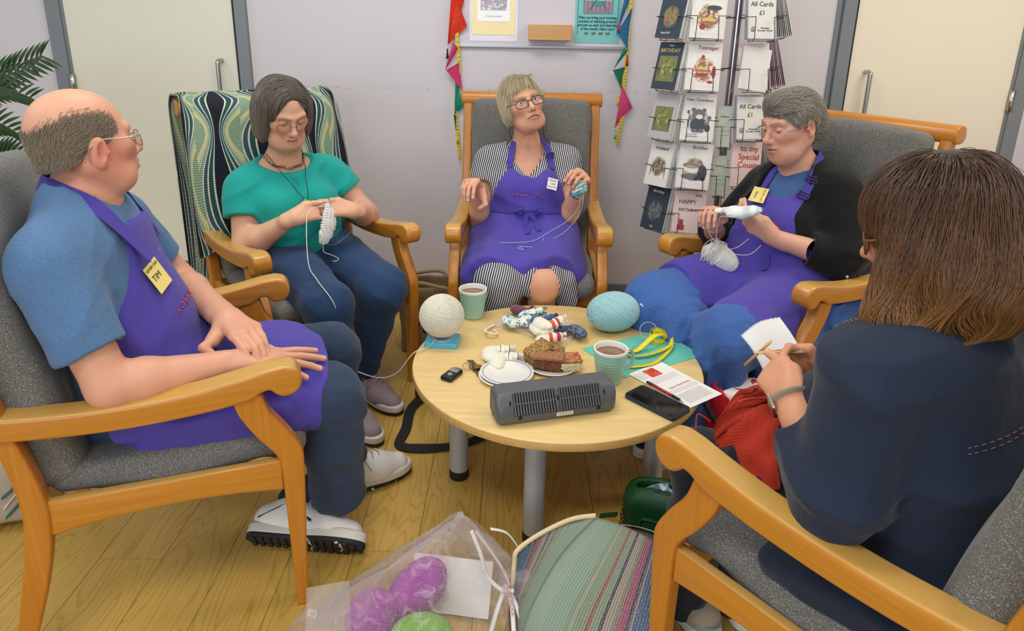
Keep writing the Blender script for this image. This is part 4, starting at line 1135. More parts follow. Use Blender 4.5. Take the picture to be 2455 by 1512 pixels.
glasses(pw, hc_, hR, hs, plain('rose_gold_wire', 'a8876a', .3, 1.0), MLENS, 'oval', .047, .041, .0009, y0=.100, z0=-.004)
MH_W = m_hair('grey_brown_bob', [(0, '3a322c'), (.35, '4a4038'), (.8, '655444'), (1, '74614d')], .38, .62)
HS = SDF(); HS.frame(hR, hc_, hs)
HS.el((0, -.018, .032), (.090, .110, .087)); HS.el((0, -.075, -.035), (.082, .052, .085), k=.03)
for s in (-1, 1): HS.el((s * .076, -.012, -.035), (.027, .062, .088), k=.03)
HS.el((-.004, .114, -.022), (.076, .090, .124), k=.012, op='s'); HS.half((0, 0, -.112), (0, .15, -1), .02); HS.frame()
sdf_obj('hair', HS, .005, cloth('hair_mass_grey', '4c4238', .6, 600, .3, .3), pw, 2)
rt = scalp(hc_, hR, 6500, 11, lambda q: (q[:, 2] > -.02) & (q[:, 1] < .070) & ((q[:, 2] > .062) | (q[:, 1] < .03)), hs, (.079, .099, .084), (0, -.014, .030))
strands('hair_strands', rt, HS, part_flow(hc_, hR, -.022, -.12, 9, 1.0, .0), 26, .0115, MH_W, pw, (-.004, .004), (.0006, .00035), 12, .10, hem_stop(hc_, hR, -.104, .006, 3))
# top
S = SDF(); torso_w1(S, .010)
sleeve(S, RS, RE, .50, .076, .074, .03, .018); sleeve(S, LS, LE, .44, .074, .074, .03, .018)
S.el((.045, -.03, .935), (.122, .115, .082), rotm(x=12), .012, 's'); S.half((0, 0, .545), (0, 0, -1), .01)
S.disp.append(folds(.0038, 36, 21)); top = sdf_obj('turquoise_top', S, .005, MTEALTOP, pw, 2)
hg = bvh(top)
MLACE_T = plain('lace_insert', '1b7f7b', .9); m = MB()
for i in range(46):
    for dx in (-.010, 0, .010):
        p = Vector((.048 + dx + .004 * math.sin(i * 1.3), .4, .845 - i * .0056)); h_ = hg.ray_cast(p, Vector((0, -1, 0)), .6)
        if h_[0] is not None: q = h_[0] + Vector((0, .0005, 0)); m.box((q.x - .0014, q.y - .001, q.z - .0014), (q.x + .0014, q.y + .0008, q.z + .0014))
m.build('lace_insert', MLACE_T, pw, False)['kind'] = 'stuff'
# jeans
S = SDF(); HIP = {1: V3(.10, -.10, .535), -1: V3(-.09, -.10, .535)}; KN = {1: V3(.118, .40, .478), -1: V3(-.108, .375, .478)}; AN = {1: V3(.066, .41, .10), -1: V3(-.068, .285, .11)}
S.el((.01, -.09, .53), (.19, .15, .115), k=.05)
for s in (1, -1):
    S.rc(HIP[s], KN[s], .112, .083, .03); S.el(KN[s] + V3(0, -.005, -.01), (.078, .075, .078), k=.03)
    S.ch([KN[s], KN[s] * .6 + AN[s] * .4 + V3(0, -.018, 0), AN[s]], (.078, .066, .044), .03)
S.half((0, 0, .105), (0, 0, -1), .004); S.half((0, 0, .60), (0, 0, 1)); S.disp.append(folds(.0045, 48, 23, (1, .5, 1))); sdf_obj('jeans', S, .0055, MJEANW, pw, 2)
# shoes
MMAUVE = cloth('mauve_mesh', 'a8949a', .8, 700, .5, .3); MSOLEW = plain('white_foam_sole', 'dcd8d2', .5); MSOLEB = plain('dark_outsole', '2a282b', .7); MLACEM = plain('mauve_lace', 'b9a7ab', .8)
def stripe(r):
    for y in (.0, .035): tube('side_stripe', crv([(.036, y - .03, .05), (.041, y, .066), (.036, y + .04, .088)], 4), .0035, plain('mauve_dark', '6d5f68', .5), r, 6, flat=(1, .35)); tube('side_stripe', crv([(-.036, y - .03, .05), (-.041, y, .066), (-.036, y + .04, .088)], 4), .0035, bpy.data.materials['mauve_dark'], r, 6, flat=(1, .35))
for a, rz in ((AN[1], 6), (AN[-1], 14)):
    Mx = Matrix.Translation((a[0], a[1] - .01, .0065)) @ Matrix.Rotation(R(rz), 4, 'Z')
    shoe(pw, Mx, MMAUVE, MSOLEW, MSOLEB, MLACEM, .93, detail=stripe, tread=False)
for s in (1, -1): S = SDF(); S.rc(AN[s] + V3(0, 0, -.04), AN[s] + V3(0, -.004, .03), .036, .038); sdf_obj('sock', S, .006, plain('navy_sock', '1c2233', .9), pw)
# jewellery, watch and cord
nk = crv([(.118, -.06, .915), (.110, -.01, .890), (.085, .032, .882), (.056, .046, .874), (.025, .036, .880), (-.005, .0, .888), (-.012, -.05, .912)], 12)
d = np.concatenate([[0], np.cumsum(np.linalg.norm(np.diff(nk, axis=0), axis=1))]); ts = np.arange(0, d[-1], .0072)
PB = np.stack([np.interp(ts, d, nk[:, i]) for i in range(3)], 1); BM_ = [plain('bead_' + n, h, .25) for n, h in (('rust', 'a5562f'), ('slate', '4a5258'), ('olive', '6f6a4c'), ('plum', '4b3440'), ('sand', 'b79a78'))]
nl = tube('necklace', nk, .0008, plain('bead_thread', '3a302c', .8), pw, 5)
hb = bvh([o for o in pw.children if o.name.startswith('body')][0])
bme = bpy.data.meshes.new('bead'); bb = bmesh.new(); bmesh.ops.create_icosphere(bb, subdivisions=2, radius=.0044); bb.to_mesh(bme); bb.free()
bme.polygons.foreach_set('use_smooth', [True] * len(bme.polygons)); bmes = []
for mm in BM_: x = bme.copy(); x.materials.append(mm); bmes.append(x)
for i, p in enumerate(PB):
    b_ = bpy.data.objects.new('bead', bmes[(i * 7 + i // 3) % 5]); COL.objects.link(b_); b_.parent = nl
    loc, nor, *_ = hb.find_nearest(Vector(p)); b_.location = loc + nor * .0046; s_ = .8 + .4 * rnd.random(); b_.scale = (s_, s_, s_)
for i, v in enumerate(nl.data.vertices):
    loc, nor, *_ = hb.find_nearest(v.co); v.co = loc + nor * .004
def hug_line(pts, n, trees, off, back=.0):
    out = []
    for p in crv(pts, n):
        best = None
        for t in trees:
            loc, nor, _, dd = t.find_nearest(Vector(p))
            if loc is not None and (best is None or dd < best[2]): best = (loc, nor, dd)
        sd = (Vector(p) - best[0]).dot(best[1]); q = Vector(p) if sd > off else best[0] + best[1] * off
        out.append(q)
    return out
MCORD = plain('black_cord', '17171a', .7); cord = MB()
cord.tube(hug_line([(.110, -.06, .925), (.107, .02, .89), (.088, .075, .845), (.066, .11, .80), (.052, .122, .778)], 8, [hb, hg], .003), .0013, 6)
cord.tube(hug_line([(-.008, -.05, .925), (-.004, .01, .885), (.018, .06, .85), (.036, .115, .80), (.046, .124, .778)], 8, [hb, hg], .003), .0013, 6)
lz = cord.build('lanyard', MCORD, pw)
S = SDF(); S.el((.046, .122, .768), (.016, .005, .011)); S.el((.052, .124, .778), (.006, .004, .006), k=.004); sdf_obj('green_pendant', S, .002, plain('bright_green_plastic', '3fc13c', .4), lz)
u = nrm(LW - LE); wc = LW - u * .022; N1 = nrm(np.cross(u, V3(0, 0, 1))); N2 = np.cross(u, N1)
wt = tube('wristwatch', [wc + .029 * (math.cos(a) * N1 + math.sin(a) * N2) for a in np.linspace(0, 2 * math.pi, 25)[:-1]], .0042, MGOLD, pw, 8, True, flat=(.4, 1))
fo = nrm(V3(-.25, .8, .45)); lathe('watch_dial', [(0, .0045), (.0095, .0045), (.0115, .003), (.0115, -.002), (0, -.002)], plain('watch_face', 'cfc39a', .3), wt, 24, tuple(wc + fo * .028), fo_ := Vector(fo).to_track_quat('Z', 'Y').to_euler())
# ---------------------------------------------------------------- the woman in the striped dress
pf = person('fel', 'seated fair haired woman in a striped dress and purple apron looking up, arms raised')
cols = []; hs = 1.0; hR = hrot(19, 14, 15); hc_ = V3(.040, -.072, 1.083)
def m_stripe():
    t = NT('navy_white_stripe'); co = t.co(); sp = t.n('SeparateXYZ', {'Vector': co}).outputs
    nz = t.noise(co, 9, 2); u = t.math('ADD', t.math('ADD', sp[0], t.math('MULTIPLY', sp[2], .22)), t.math('MULTIPLY', nz, .012))
    f = t.math('FRACT', t.math('MULTIPLY', u, 118.0)); s = t.ramp(f, [(0, lin('1c2136')), (.52, lin('1c2136')), (.58, lin('d6d3d2')), (.94, lin('d6d3d2')), (1, lin('1c2136'))])
    t.b(Base_Color=s, Roughness=.85); t.bump(t.noise(co, 18, 2), .3, .003); return t.m
MSTR = m_stripe()
RS, RE, RW = V3(.175, -.115, .835), V3(.205, -.03, .605), V3(.205, .105, .765)
LS, LE, LW = V3(-.150, -.115, .845), V3(-.155, -.03, .61), V3(-.195, .095, .770)
HIP = {1: V3(.10, -.10, .53), -1: V3(-.08, -.10, .53)}; KN = {1: V3(.110, .335, .462), -1: V3(-.062, .352, .468)}; AN = {1: V3(.10, .35, .10), -1: V3(-.03, .34, .10)}
def torso_f(S, g=0., k=.07):
    S.el((.01, -.10, .535), (.170 + g, .13 + g, .11 + g), k=k); S.el((.01, -.065, .645), (.150 + g, .12 + g, .12 + g), k=k)
    S.el((.012, -.095, .77), (.145 + g, .100 + g, .13 + g), k=k); S.rc((-.11, -.115, .855), (.135, -.115, .845), .045 + g, k=k)
    for s in (-1, 1): S.el((.012 + s * .070, -.02, .745), (.066 + g, .060 + g, .06 + g), k=.04); S.rc((.01 + s * .09, -.115, .865), (.015, -.11, .92), .034 + g, .036 + g, .05)
S = SDF(); torso_f(S, -.006)
arm(S, RS, RE, RW, 0, (.050, .042, .042, .025)); arm(S, LS, LE, LW, 0, (.050, .042, .042, .025))
S.rc((.012, -.105, .88), (.030, -.085, 1.03), .052, .047, .04); S.ch([(.035, -.045, .87), (.022, -.048, .93), (.012, -.030, .99)], (.008, .010, .012), .02); S.ch([(-.02, -.05, .87), (-.006, -.055, .92), (0, -.035, .98)], (.007, .009, .012), .02)
hand(S, RW, (.28, .72, .50), (.12, .62, -.80), True, .98, [(52, 34, 14), (58, 38, 16), (60, 44, 18), (64, 46, 20)], (5, 1, -5, -12), RW + V3(-.012, .085, -.055), cols)
hand(S, LW, (-.12, .50, .82), (.62, .55, -.45), False, .98, [(66, 52, 22), (62, 58, 28), (66, 62, 30), (68, 64, 30)], (3, 1, -2, -5), V3(-.176, .175, .835), cols)
for s in (-1,): S.rc(HIP[s], KN[s], .078, .058, .03); S.el(KN[s] + V3(0, .012, 0), (.055, .05, .056), k=.03); S.ch([KN[s], KN[s] * .6 + AN[s] * .4 + V3(0, -.02, 0), AN[s]], (.056, .050, .034), .03)
ey = head(S, hc_, hR, cols, hs, .94, .84, .95, (33, -32), 'grimace', .9, lips='b5715f', blush=.35, brow='b09a80')
cols += [((.0, -.05, .86), .07, 'c9866c', .35), (KN[-1] + V3(0, .06, .02), .05, 'd08d76', .4)]
body_mesh(S, [((-.07, -.22, .950), (.17, .11, 1.21), .0017), ((-.10, -.22, .75), (.13, .06, .957), .003), ((.13, -.09, .55), (.33, .28, .90), .0023), ((-.33, -.09, .56), (-.10, .28, .95), .0023), ((-.16, .24, .02), (.05, .45, .60), .004), ((-.18, -.24, .45), (.2, .1, .90), .012)], 'dca587', cols, pf)
eyes(pf, ey, hR, (-6, 6), MEYE_B)
glasses(pf, hc_, hR, hs, plain('dark_spectacle_frame', '3a3a3e', .3), MLENS, 'rect', .050, .033, .0017, y0=.101, z0=-.001, arm_r=.0018)
MH_F = m_hair('fair_grey_hair', [(0, '8a7b62'), (.4, 'b4a27c'), (1, 'cfc19c')], .42, .6)
HS = SDF(); HS.frame(hR, hc_, hs)
HS.el((0, -.020, .037), (.082, .106, .090)); HS.el((0, -.085, -.03), (.068, .036, .055), k=.03)
HS.el((.074, -.004, -.012), (.016, .044, .052), k=.02); HS.el((-.072, -.010, .012), (.014, .040, .038), k=.02)
HS.el((-.004, .118, -.050), (.070, .088, .125), k=.012, op='s'); HS.frame()
sdf_obj('hair', HS, .005, cloth('hair_mass_fair', '8e7f66', .6, 600, .3, .3), pf, 2)
rt = scalp(hc_, hR, 4200, 21, lambda q: (q[:, 2] > -.03) & ((q[:, 2] > .050) | (q[:, 1] < .035)), hs, (.079, .100, .088))
strands('hair_strands', rt, HS, part_flow(hc_, hR, -.02, -.05, 7, 1.0, .0), 20, .0085, MH_F, pf, (-.003, .005), (.0007, .0004), 22, .24, hem_stop(hc_, hR, -.042, .016, 3))
g_ = np.random.RandomState(4); A = []
for i in range(170):      # the fringe
    x0 = g_.uniform(-.055, .045); q0 = V3(x0, .05 + g_.uniform(-.02, .01), .105); ln_ = g_.uniform(.025, .062) * (1.1 if x0 < -.03 or x0 > .03 else .8)
    A.append([hR @ (q0 + V3((x0 * .35 + .012) * t, .052 * t ** .7 - .010 * t * t, -.020 * t - ln_ * t * t)) + hc_ for t in np.linspace(0, 1, 9)])
hair_obj('hair_fringe', np.array(A), MH_F, pf, (.0007, .0003))
# dress
S = SDF(); torso_f(S, .010); sleeve(S, RS, RE, .38, .070, .074); sleeve(S, LS, LE, .38, .068, .072)
vn = poly([(.012, .795), (-.035, .845), (-.075, .915), (-.07, 1.0), (.10, 1.0), (.098, .915), (.062, .845)]); S.fn(lambda x, y, z: np.maximum(vn(x, z + 0 * y), -.20 - y), None, None, .008, 's'); S.half((0, 0, .50), (0, 0, -1), .01)
S.disp.append(folds(.003, 38, 31)); dr = sdf_obj('striped_dress', S, .005, MSTR, pf, 2)
S = SDF()
for s in (1, -1): S.rc(HIP[s] + V3(0, .1, 0), KN[s] + V3(0, -.01, 0), .098, .080, .05)
S.el(KN[1] + V3(.01, .012, -.005), (.085, .072, .078), k=.03); S.rc(KN[1] + V3(0, .015, 0), KN[1] + V3(-.005, -.005, -.24), .080, .075, .03)
S.rc(KN[-1] + V3(-.085, -.02, .0), KN[-1] + V3(-.10, -.05, -.2), .03, .035, .03); S.el(KN[-1] + V3(.003, .075, -.02), (.052, .11, .115), k=.015, op='s')
S.half((0, 0, .235), (0, 0, -1), .01); S.disp.append(folds(.006, 30, 32, (1, 1, .25))); sdf_obj('dress_skirt', S, .0055, MSTR, pf, 2)
# apron
S = SDF(); torso_f(S, .021)
for s in (1, -1): S.rc(HIP[s] + V3(0, .02, .0), KN[s] + V3(s * .015, -.02, .01), .117, .104, .09)
S.rc((.19, .0, .53), (.222, .27, .465), .05, .045, .06); S.rc((-.17, .0, .53), (-.182, .25, .465), .05, .045, .06)
bib = poly([(-.185, .56), (-.152, .64), (-.155, .70), (-.128, .775), (-.092, .835), (-.075, .835), (-.02, .800), (.03, .805), (.072, .835), (.092, .83), (.135, .765), (.168, .69), (.165, .64), (.20, .56)])
lap = poly([(-.26, -.10), (-.268, .24), (-.235, .285), (-.14, .335), (-.06, .375), (.02, .370), (.12, .362), (.20, .335), (.30, .31), (.285, -.10)])
S.fn(lambda x, y, z: np.minimum(np.maximum(np.maximum(bib(x, z + 0 * y), y - .16), -.125 - y), np.maximum(lap(x, y + 0 * z), np.maximum(z - .68, .425 - z))), None, None, .008, 'i')
S.disp.append(folds(.0045, 30, 33)); ap = sdf_obj('apron', S, .0048, MAPR, pf, 3); hg = bvh(ap); FB = [bvh(dr), hg]
strap('neck_strap', [((.078, -.012, .815), (0, 1, .2)), ((.082, -.022, .870), (.1, .9, .5)), ((.074, -.068, .925), (.5, .5, .7)), ((.060, -.125, .958), (.6, -.4, .7))], .027, MAPR2, pf, FB)
st_ = strap('neck_strap', [((-.083, -.012, .815), (0, 1, .2)), ((-.082, -.026, .868), (-.1, .9, .5)), ((-.062, -.062, .920), (-.5, .5, .7)), ((-.040, -.125, .955), (-.6, -.4, .7))], .027, MAPR2, pf, FB)
buckle(st_, .42, plain('purple_buckle', '35256f', .4))
strap('waist_tie', [((.165, .01, .665), (.8, .6, 0)), ((.09, .068, .672), (.3, 1, .1)), ((0.01, .078, .674), (0, 1, .1)), ((-.07, .068, .672), (-.3, 1, .1)), ((-.145, .01, .665), (-.8, .6, 0))], .024, MAPR2, pf, FB)
S = SDF(); S.el((.005, .086, .678), (.016, .011, .013))
for s in (-1, 1): S.ch([(.005 + s * .006, .088, .678), (.005 + s * .03, .098, .683), (.005 + s * .052, .093, .676), (.005 + s * .03, .092, .667), (.005, .087, .676)], (.005, .006, .006, .006, .004), .005, fl=((0, 0, 1), 1.2))
sdf_obj('apron_bow', S, .0035, MAPR2, pf)
strap('bow_tail', [((.005, .092, .672), (0, 1, 0)), ((.015, .102, .630), (.1, 1, .1)), ((.000, .115, .585), (0, 1, .4)), ((-.008, .135, .560), (.2, .7, .7))], .020, MAPR2, pf, FB)
strap('bow_tail', [((.0, .093, .672), (0, 1, 0)), ((-.026, .104, .640), (-.2, 1, .1)), ((-.038, .113, .595), (.1, 1, .3)), ((-.055, .135, .562), (.1, .8, .6))], .020, MAPR2, pf, FB)
apron_logo(pf, basis((.012, .06, .732), (-1, 0, -.03), (0, -.2, 1)), .0155, hg)
badge_on(pf, hg, -.088, .780, -17, .043, .046, MBADGEW, [('REPAIR', .0105, 0, .0135, MBLACKINK, 'CENTER'), ('CAFE', .0105, 0, 0, MBLACKINK, 'CENTER'), ('FELICITY', .0098, 0, -.0135, MBLACKINK, 'CENTER')])
for s, pts in ((1, [(.084, -.10, 1.045), (.088, -.085, 1.0), (.086, -.08, .955), (.070, -.10, .925)]), (-1, [(-.040, -.085, 1.085), (-.045, -.065, 1.03), (-.052, -.07, .965), (-.062, -.09, .935)])): tube('earphone_cord', crv(pts, 8), .0014, MCORD, pf, 6)
u = nrm(LW - LE); wc = LW - u * .018; N1 = nrm(np.cross(u, V3(0, 1, 0))); N2 = np.cross(u, N1)
tube('wristband', [wc + .0275 * (math.cos(a) * N1 + math.sin(a) * N2) for a in np.linspace(0, 2 * math.pi, 25)[:-1]], .007, plain('blue_band', '2d6480', .5), pf, 8, True, flat=(.35, 1))
for s in (1, -1): shoe(pf, Matrix.Translation((AN[s][0], AN[s][1], .002)) @ Matrix.Rotation(R(-4 * s), 4, 'Z'), plain('dark_shoe', '2c2c33', .5), MSOLEW, MSOLEB, MCORD, .9, tread=False)
# ---------------------------------------------------------------- the woman in the black cardigan
pa = person('ali', 'seated grey haired woman in black cardigan and blue skirt, knitting by the card rack')
cols = []; hs = 1.03; hR = hrot(-12, -14, 3); hc_ = V3(.056, -.022, 1.085)
MCARD = cloth('black_knit', '111114', .9, 1300, .35, .2, 14); MBLUE = cloth('blue_crinkle_cotton', '3b5fa0', .85, 1100, .6, .2, 40, '4468aa'); MBLUET = cloth('blue_cotton_top', '44659c', .85, 1100, .35, .2, 18)
RS, RE, RW = V3(.215, -.115, .825), V3(.285, .035, .620), V3(.180, .180, .728)
LS, LE, LW = V3(-.120, -.110, .855), V3(-.215, -.015, .668), V3(-.050, .140, .728)
HIP = {1: V3(.12, -.10, .53), -1: V3(-.07, -.10, .53)}; KN = {1: V3(.195, .42, .465), -1: V3(-.135, .40, .465)}; AN = {1: V3(.09, .46, .10), -1: V3(-.07, .44, .10)}
def torso_a(S, g=0., k=.07):
    S.el((.03, -.10, .535), (.185 + g, .14 + g, .12 + g), k=k); S.el((.035, -.04, .655), (.165 + g, .14 + g, .13 + g), k=k)
    S.el((.045, -.085, .78), (.155 + g, .11 + g, .14 + g), k=k); S.rc((-.08, -.11, .868), (.175, -.115, .842), .050 + g, k=k)
    for s in (-1, 1): S.el((.05 + s * .075, .010, .745), (.072 + g, .062 + g, .068 + g), k=.04); S.rc((.045 + s * .09, -.11, .875), (.045, -.10, .93), .038 + g, .04 + g, .05)
S = SDF(); torso_a(S, -.006); arm(S, RS, RE, RW, 0, (.054, .045, .043, .027)); arm(S, LS, LE, LW, 0, (.054, .045, .043, .027))
S.rc((.044, -.095, .88), (.052, -.045, 1.02), .055, .052, .045); S.el((.058, -.002, .962), (.040, .036, .022), k=.035)
n0, n1 = V3(.209, .262, .776), V3(-.051, .222, .842)
hand(S, RW, (-.30, .62, .72), (-.35, .55, -.60), True, .98, [(50, 62, 26), (54, 62, 28), (60, 62, 28), (66, 62, 28)], (3, 1, -2, -5), V3(.085, .235, .795), cols)
hand(S, LW, (.66, .56, .46), (.30, -.65, .45), False, .98, [(14, 34, 16), (20, 36, 18), (26, 40, 18), (30, 42, 18)], (5, 1, -4, -9), V3(.050, .205, .825), cols)
ey = head(S, hc_, hR, cols, hs, .98, .98, 1.0, (-14, -36), 'neutral', .8, lips='a9655c', blush=.3, brow='8a7560')
body_mesh(S, [((-.05, -.16, .950), (.17, .14, 1.22), .0017), ((-.06, -.17, .84), (.16, .08, .957), .003), ((-.15, .03, .62), (.33, .34, .90), .0023), ((-.24, -.24, .5), (.30, .06, .88), .012)], 'd9a58f', cols, pa)
eyes(pa, ey, hR, (0, -25), MEYE_N)
glasses(pa, hc_, hR, hs, plain('silver_spectacle', 'a9b0b5', .3, 1.0), MLENS, 'rect', .048, .030, .0006, (False, False), y0=.101, z0=-.003, arm_r=.0022)
MH_A = m_hair('salt_pepper', [(0, '5a554d'), (.5, '847d72'), (1, '9d968a')], .45, .58)
HS = SDF(); HS.frame(hR, hc_, hs)
HS.el((0, -.013, .037), (.078, .098, .081)); HS.el((0, -.075, -.02), (.068, .040, .065), k=.03); HS.el((0, .045, .082), (.058, .042, .034), k=.03)
for s in (-1, 1): HS.el((s * .074, .002, .018), (.014, .040, .038), k=.02)
HS.el((0, .125, -.045), (.072, .085, .102), k=.012, op='s')
for s in (-1, 1): HS.el((s * .088, .0, -.022), (.030, .036, .044), k=.01, op='s')
HS.frame()
sdf_obj('hair', HS, .005, cloth('hair_mass_grey_short', '6b665d', .6, 600, .3, .3), pa, 2)
rt = scalp(hc_, hR, 6500, 31, lambda q: (q[:, 2] > -.065) & ((q[:, 2] > .040) | (q[:, 1] < .02)), hs, (.077, .098, .088), (0, -.014, .030))
def fl_a(P, t):
    q = (P - hc_) @ hR; x, y, z = q.T
    v = np.stack([.45 * np.sin(42 * y + 25 * z) + np.clip(x * 9, -.7, .7) * (z < .10), -.85 + 0 * x, -.25 - .8 * (z < .06) + .35 * (y > .05)], 1); return v @ hR.T
strands('hair_strands', rt, HS, fl_a, 9, .0062, MH_A, pa, (-.002, .0045), (.0007, .0004), 32, .30)
# skirt
S = SDF(); S.el((.03, -.06, .52), (.20, .16, .10), k=.05)
for s in (1, -1):
    S.rc(HIP[s], KN[s], .115, .098, .08); S.el(KN[s] + V3(0, -.01, .0), (.090, .080, .085), k=.05)
    S.rc(KN[s] + V3(0, .01, -.03), V3((.13, -.10)[s < 0], .43, .14), .085, .10, .08)
S.rc((.08, .42, .43), (.02, .47, .16), .08, .10, .10)
S.half((0, 0, .13), (0, 0, -1), .01); S.half((0, 0, .62), (0, 0, 1))
def pleats(x, y, z):
    f = np.clip((.545 - z) * 5, 0, 1); a = np.arctan2(x - .03, y - .20) ; return .016 * f * np.sin(a * 22 + 3 * np.sin(9 * z + 2 * a)) + .003 * f * np.sin(a * 61 + 14 * z)
S.disp += [pleats, folds(.004, 34, 41)]; sdf_obj('blue_skirt', S, .0055, MBLUE, pa, 2)
S = SDF(); S.ch([(-.16, .20, .46), (-.235, .05, .470), (-.245, -.12, .475), (-.20, -.24, .50)], (.06, .055, .06, .05), .04); S.ch([(-.22, .14, .46), (-.262, .17, .41), (-.270, .16, .34), (-.268, .15, .29)], (.045, .04, .036, .03), .03)
S.disp.append(lambda x, y, z: .006 * np.sin(170 * (x + .35 * y) + 9 * np.sin(20 * z + 12 * y)) + 0 * z); sdf_obj('skirt_side', S, .005, MBLUE, pa, 2)
# top, cardigan
S = SDF(); torso_a(S, .008); S.rc((.046, -.085, .94), (.052, -.04, 1.05), .064, .085, .008, 's'); S.half((0, 0, .56), (0, 0, -1)); S.disp.append(folds(.003, 36, 43)); btop = sdf_obj('blue_top', S, .0055, MBLUET, pa, 2)
S = SDF(); torso_a(S, .020)
S.fn(lambda x, y, z: np.maximum(np.maximum(np.abs(x - .045) - np.interp(z, [.55, .65, .80, .90, .95], [.20, .16, .105, .085, .07]), -.07 - y), .5 - z), None, None, .01, 's')
sleeve(S, RS, RE, .98, .074, .064, hollow=.045); sleeve(S, LS, LE, .98, .076, .070, hollow=.045)
for sh, el, wr, t in ((RS, RE, RW, .50), (LS, LE, LW, .50)):
    e = el + (wr - el) * t; u = nrm(wr - el); Q = SDF(); Q.rc(el, e + u * .05, .066, .052); Q.half(e, u, .006); Q.rc(e - u * .012, e + u * .1, .040, .037, .006, 's'); S.sub(Q, .03, 'u')
S.rc((.046, -.085, .94), (.05, -.05, 1.05), .070, .085, .008, 's'); S.half((0, 0, .52), (0, 0, -1)); S.disp.append(folds(.004, 34, 44)); cgo = sdf_obj('cardigan', S, .0055, MCARD, pa, 2)
# apron
S = SDF(); torso_a(S, .017)
for s in (1, -1): S.rc(HIP[s] + V3(0, .02, .0), KN[s] + V3(0, -.02, .0), .120 + .008 * (s > 0), .110 + .010 * (s > 0), .10)
S.rc((-.16, -.16, .53), (-.215, .33, .475), .06, .065, .06); S.rc((.22, .0, .52), (.27, .25, .48), .05, .045, .05)
bib = poly([(-.20, .54), (-.135, .62), (-.115, .70), (-.085, .80), (-.062, .868), (-.035, .868), (.02, .832), (.06, .830), (.095, .855), (.115, .850), (.155, .76), (.20, .64), (.24, .54)])
lap = poly([(-.29, -.30), (-.30, .10), (-.285, .38), (-.22, .455), (-.13, .45), (-.05, .40), (.02, .36), (.10, .345), (.20, .335), (.30, .33), (.32, .10), (.27, -.10)])
S.fn(lambda x, y, z: np.minimum(np.maximum(np.maximum(bib(x, z + 0 * y), y - .18), -.09 - y), np.maximum(lap(x, y + 0 * z), np.maximum(z - .70, .435 - z + .05 * np.maximum(0, -y)))), None, None, .008, 'i')
S.disp.append(folds(.0045, 28, 45)); ap = sdf_obj('apron', S, .0048, MAPR, pa, 3); hg = bvh(ap); AB = [bvh(btop), hg]
st_ = strap('neck_strap', [((-.048, .012, .845), (-.1, 1, .3)), ((-.052, -.012, .895), (-.3, .8, .5)), ((-.040, -.062, .950), (-.7, .3, .6)), ((-.012, -.115, .985), (-.6, -.5, .6))], .030, MAPR2, pa, AB)
strap('neck_strap', [((.105, .012, .835), (.1, 1, .3)), ((.108, -.018, .880), (.3, .8, .5)), ((.105, -.068, .925), (.7, .3, .6)), ((.095, -.115, .955), (.6, -.5, .6))], .030, MAPR2, pa, AB)
MBK = plain('dark_buckle', '2c2258', .4); buckle(st_, .42, MBK); buckle(st_, .10, MBK)
strap('waist_tie', [((-.02, .115, .655), (-.2, 1, .3)), ((-.035, .135, .625), (-.2, .9, .4)), ((-.05, .155, .60), (-.2, .7, .7))], .020, MAPR2, pa, AB)
apron_logo(pa, basis((.035, .075, .755), (-1, 0, 0), (0, -.2, 1)), .0155, hg, False)
badge_on(pa, hg, .098, .822, -97, .070, .052, MBADGE, [('REPAIR CAFE', .0105, .0, .014, plain('tan_ink', 'a3562c', .6), 'CENTER'), ('Alison', .013, .002, -.009, MBLACKINK, 'CENTER')], (-.35, .25), .012)
u = nrm(RW - RE); wc = RW - u * .022; N1 = nrm(np.cross(u, V3(0, 0, 1))); N2 = np.cross(u, N1)
br = tube('bracelet', [wc + .031 * (math.cos(a) * N1 + math.sin(a) * N2) + u * .004 * math.sin(a) for a in np.linspace(0, 2 * math.pi, 41)[:-1]], .0022, plain('silver_bracelet', 'c2bdb4', .2, 1.0), pa, 8, True)
lathe('sleeve_button', [(0, .003), (.004, .003), (.005, .001), (.005, 0), (0, 0)], plain('pearl_button', 'e2e2e6', .2), pa, 16, tuple((_h := bvh(cgo).find_nearest(Vector(LE + V3(-.06, .055, -.045))))[0]), _h[1].to_track_quat('Z', 'Y').to_euler())
for s in (1, -1): S = SDF(); S.rc(AN[s] + V3(0, -.01, -.03), AN[s] + V3(0, -.02, .15), .032, .045); sdf_obj('shin', S, .006, plain('tan_shin', '8a5a48', .6), pa)
MNAVYSH = cloth('navy_canvas', '1d2158', .8, 900, .3, .2)
shoe(pa, Matrix.Translation((.06, .44, .002)) @ Matrix.Rotation(R(14), 4, 'Z'), MNAVYSH, MSOLEW, MSOLEW, MCORD, .88, tread=False)
shoe(pa, Matrix.Translation((-.06, .44, .002)) @ Matrix.Rotation(R(-4), 4, 'Z'), MNAVYSH, MSOLEW, MSOLEW, MCORD, .88, tread=False)
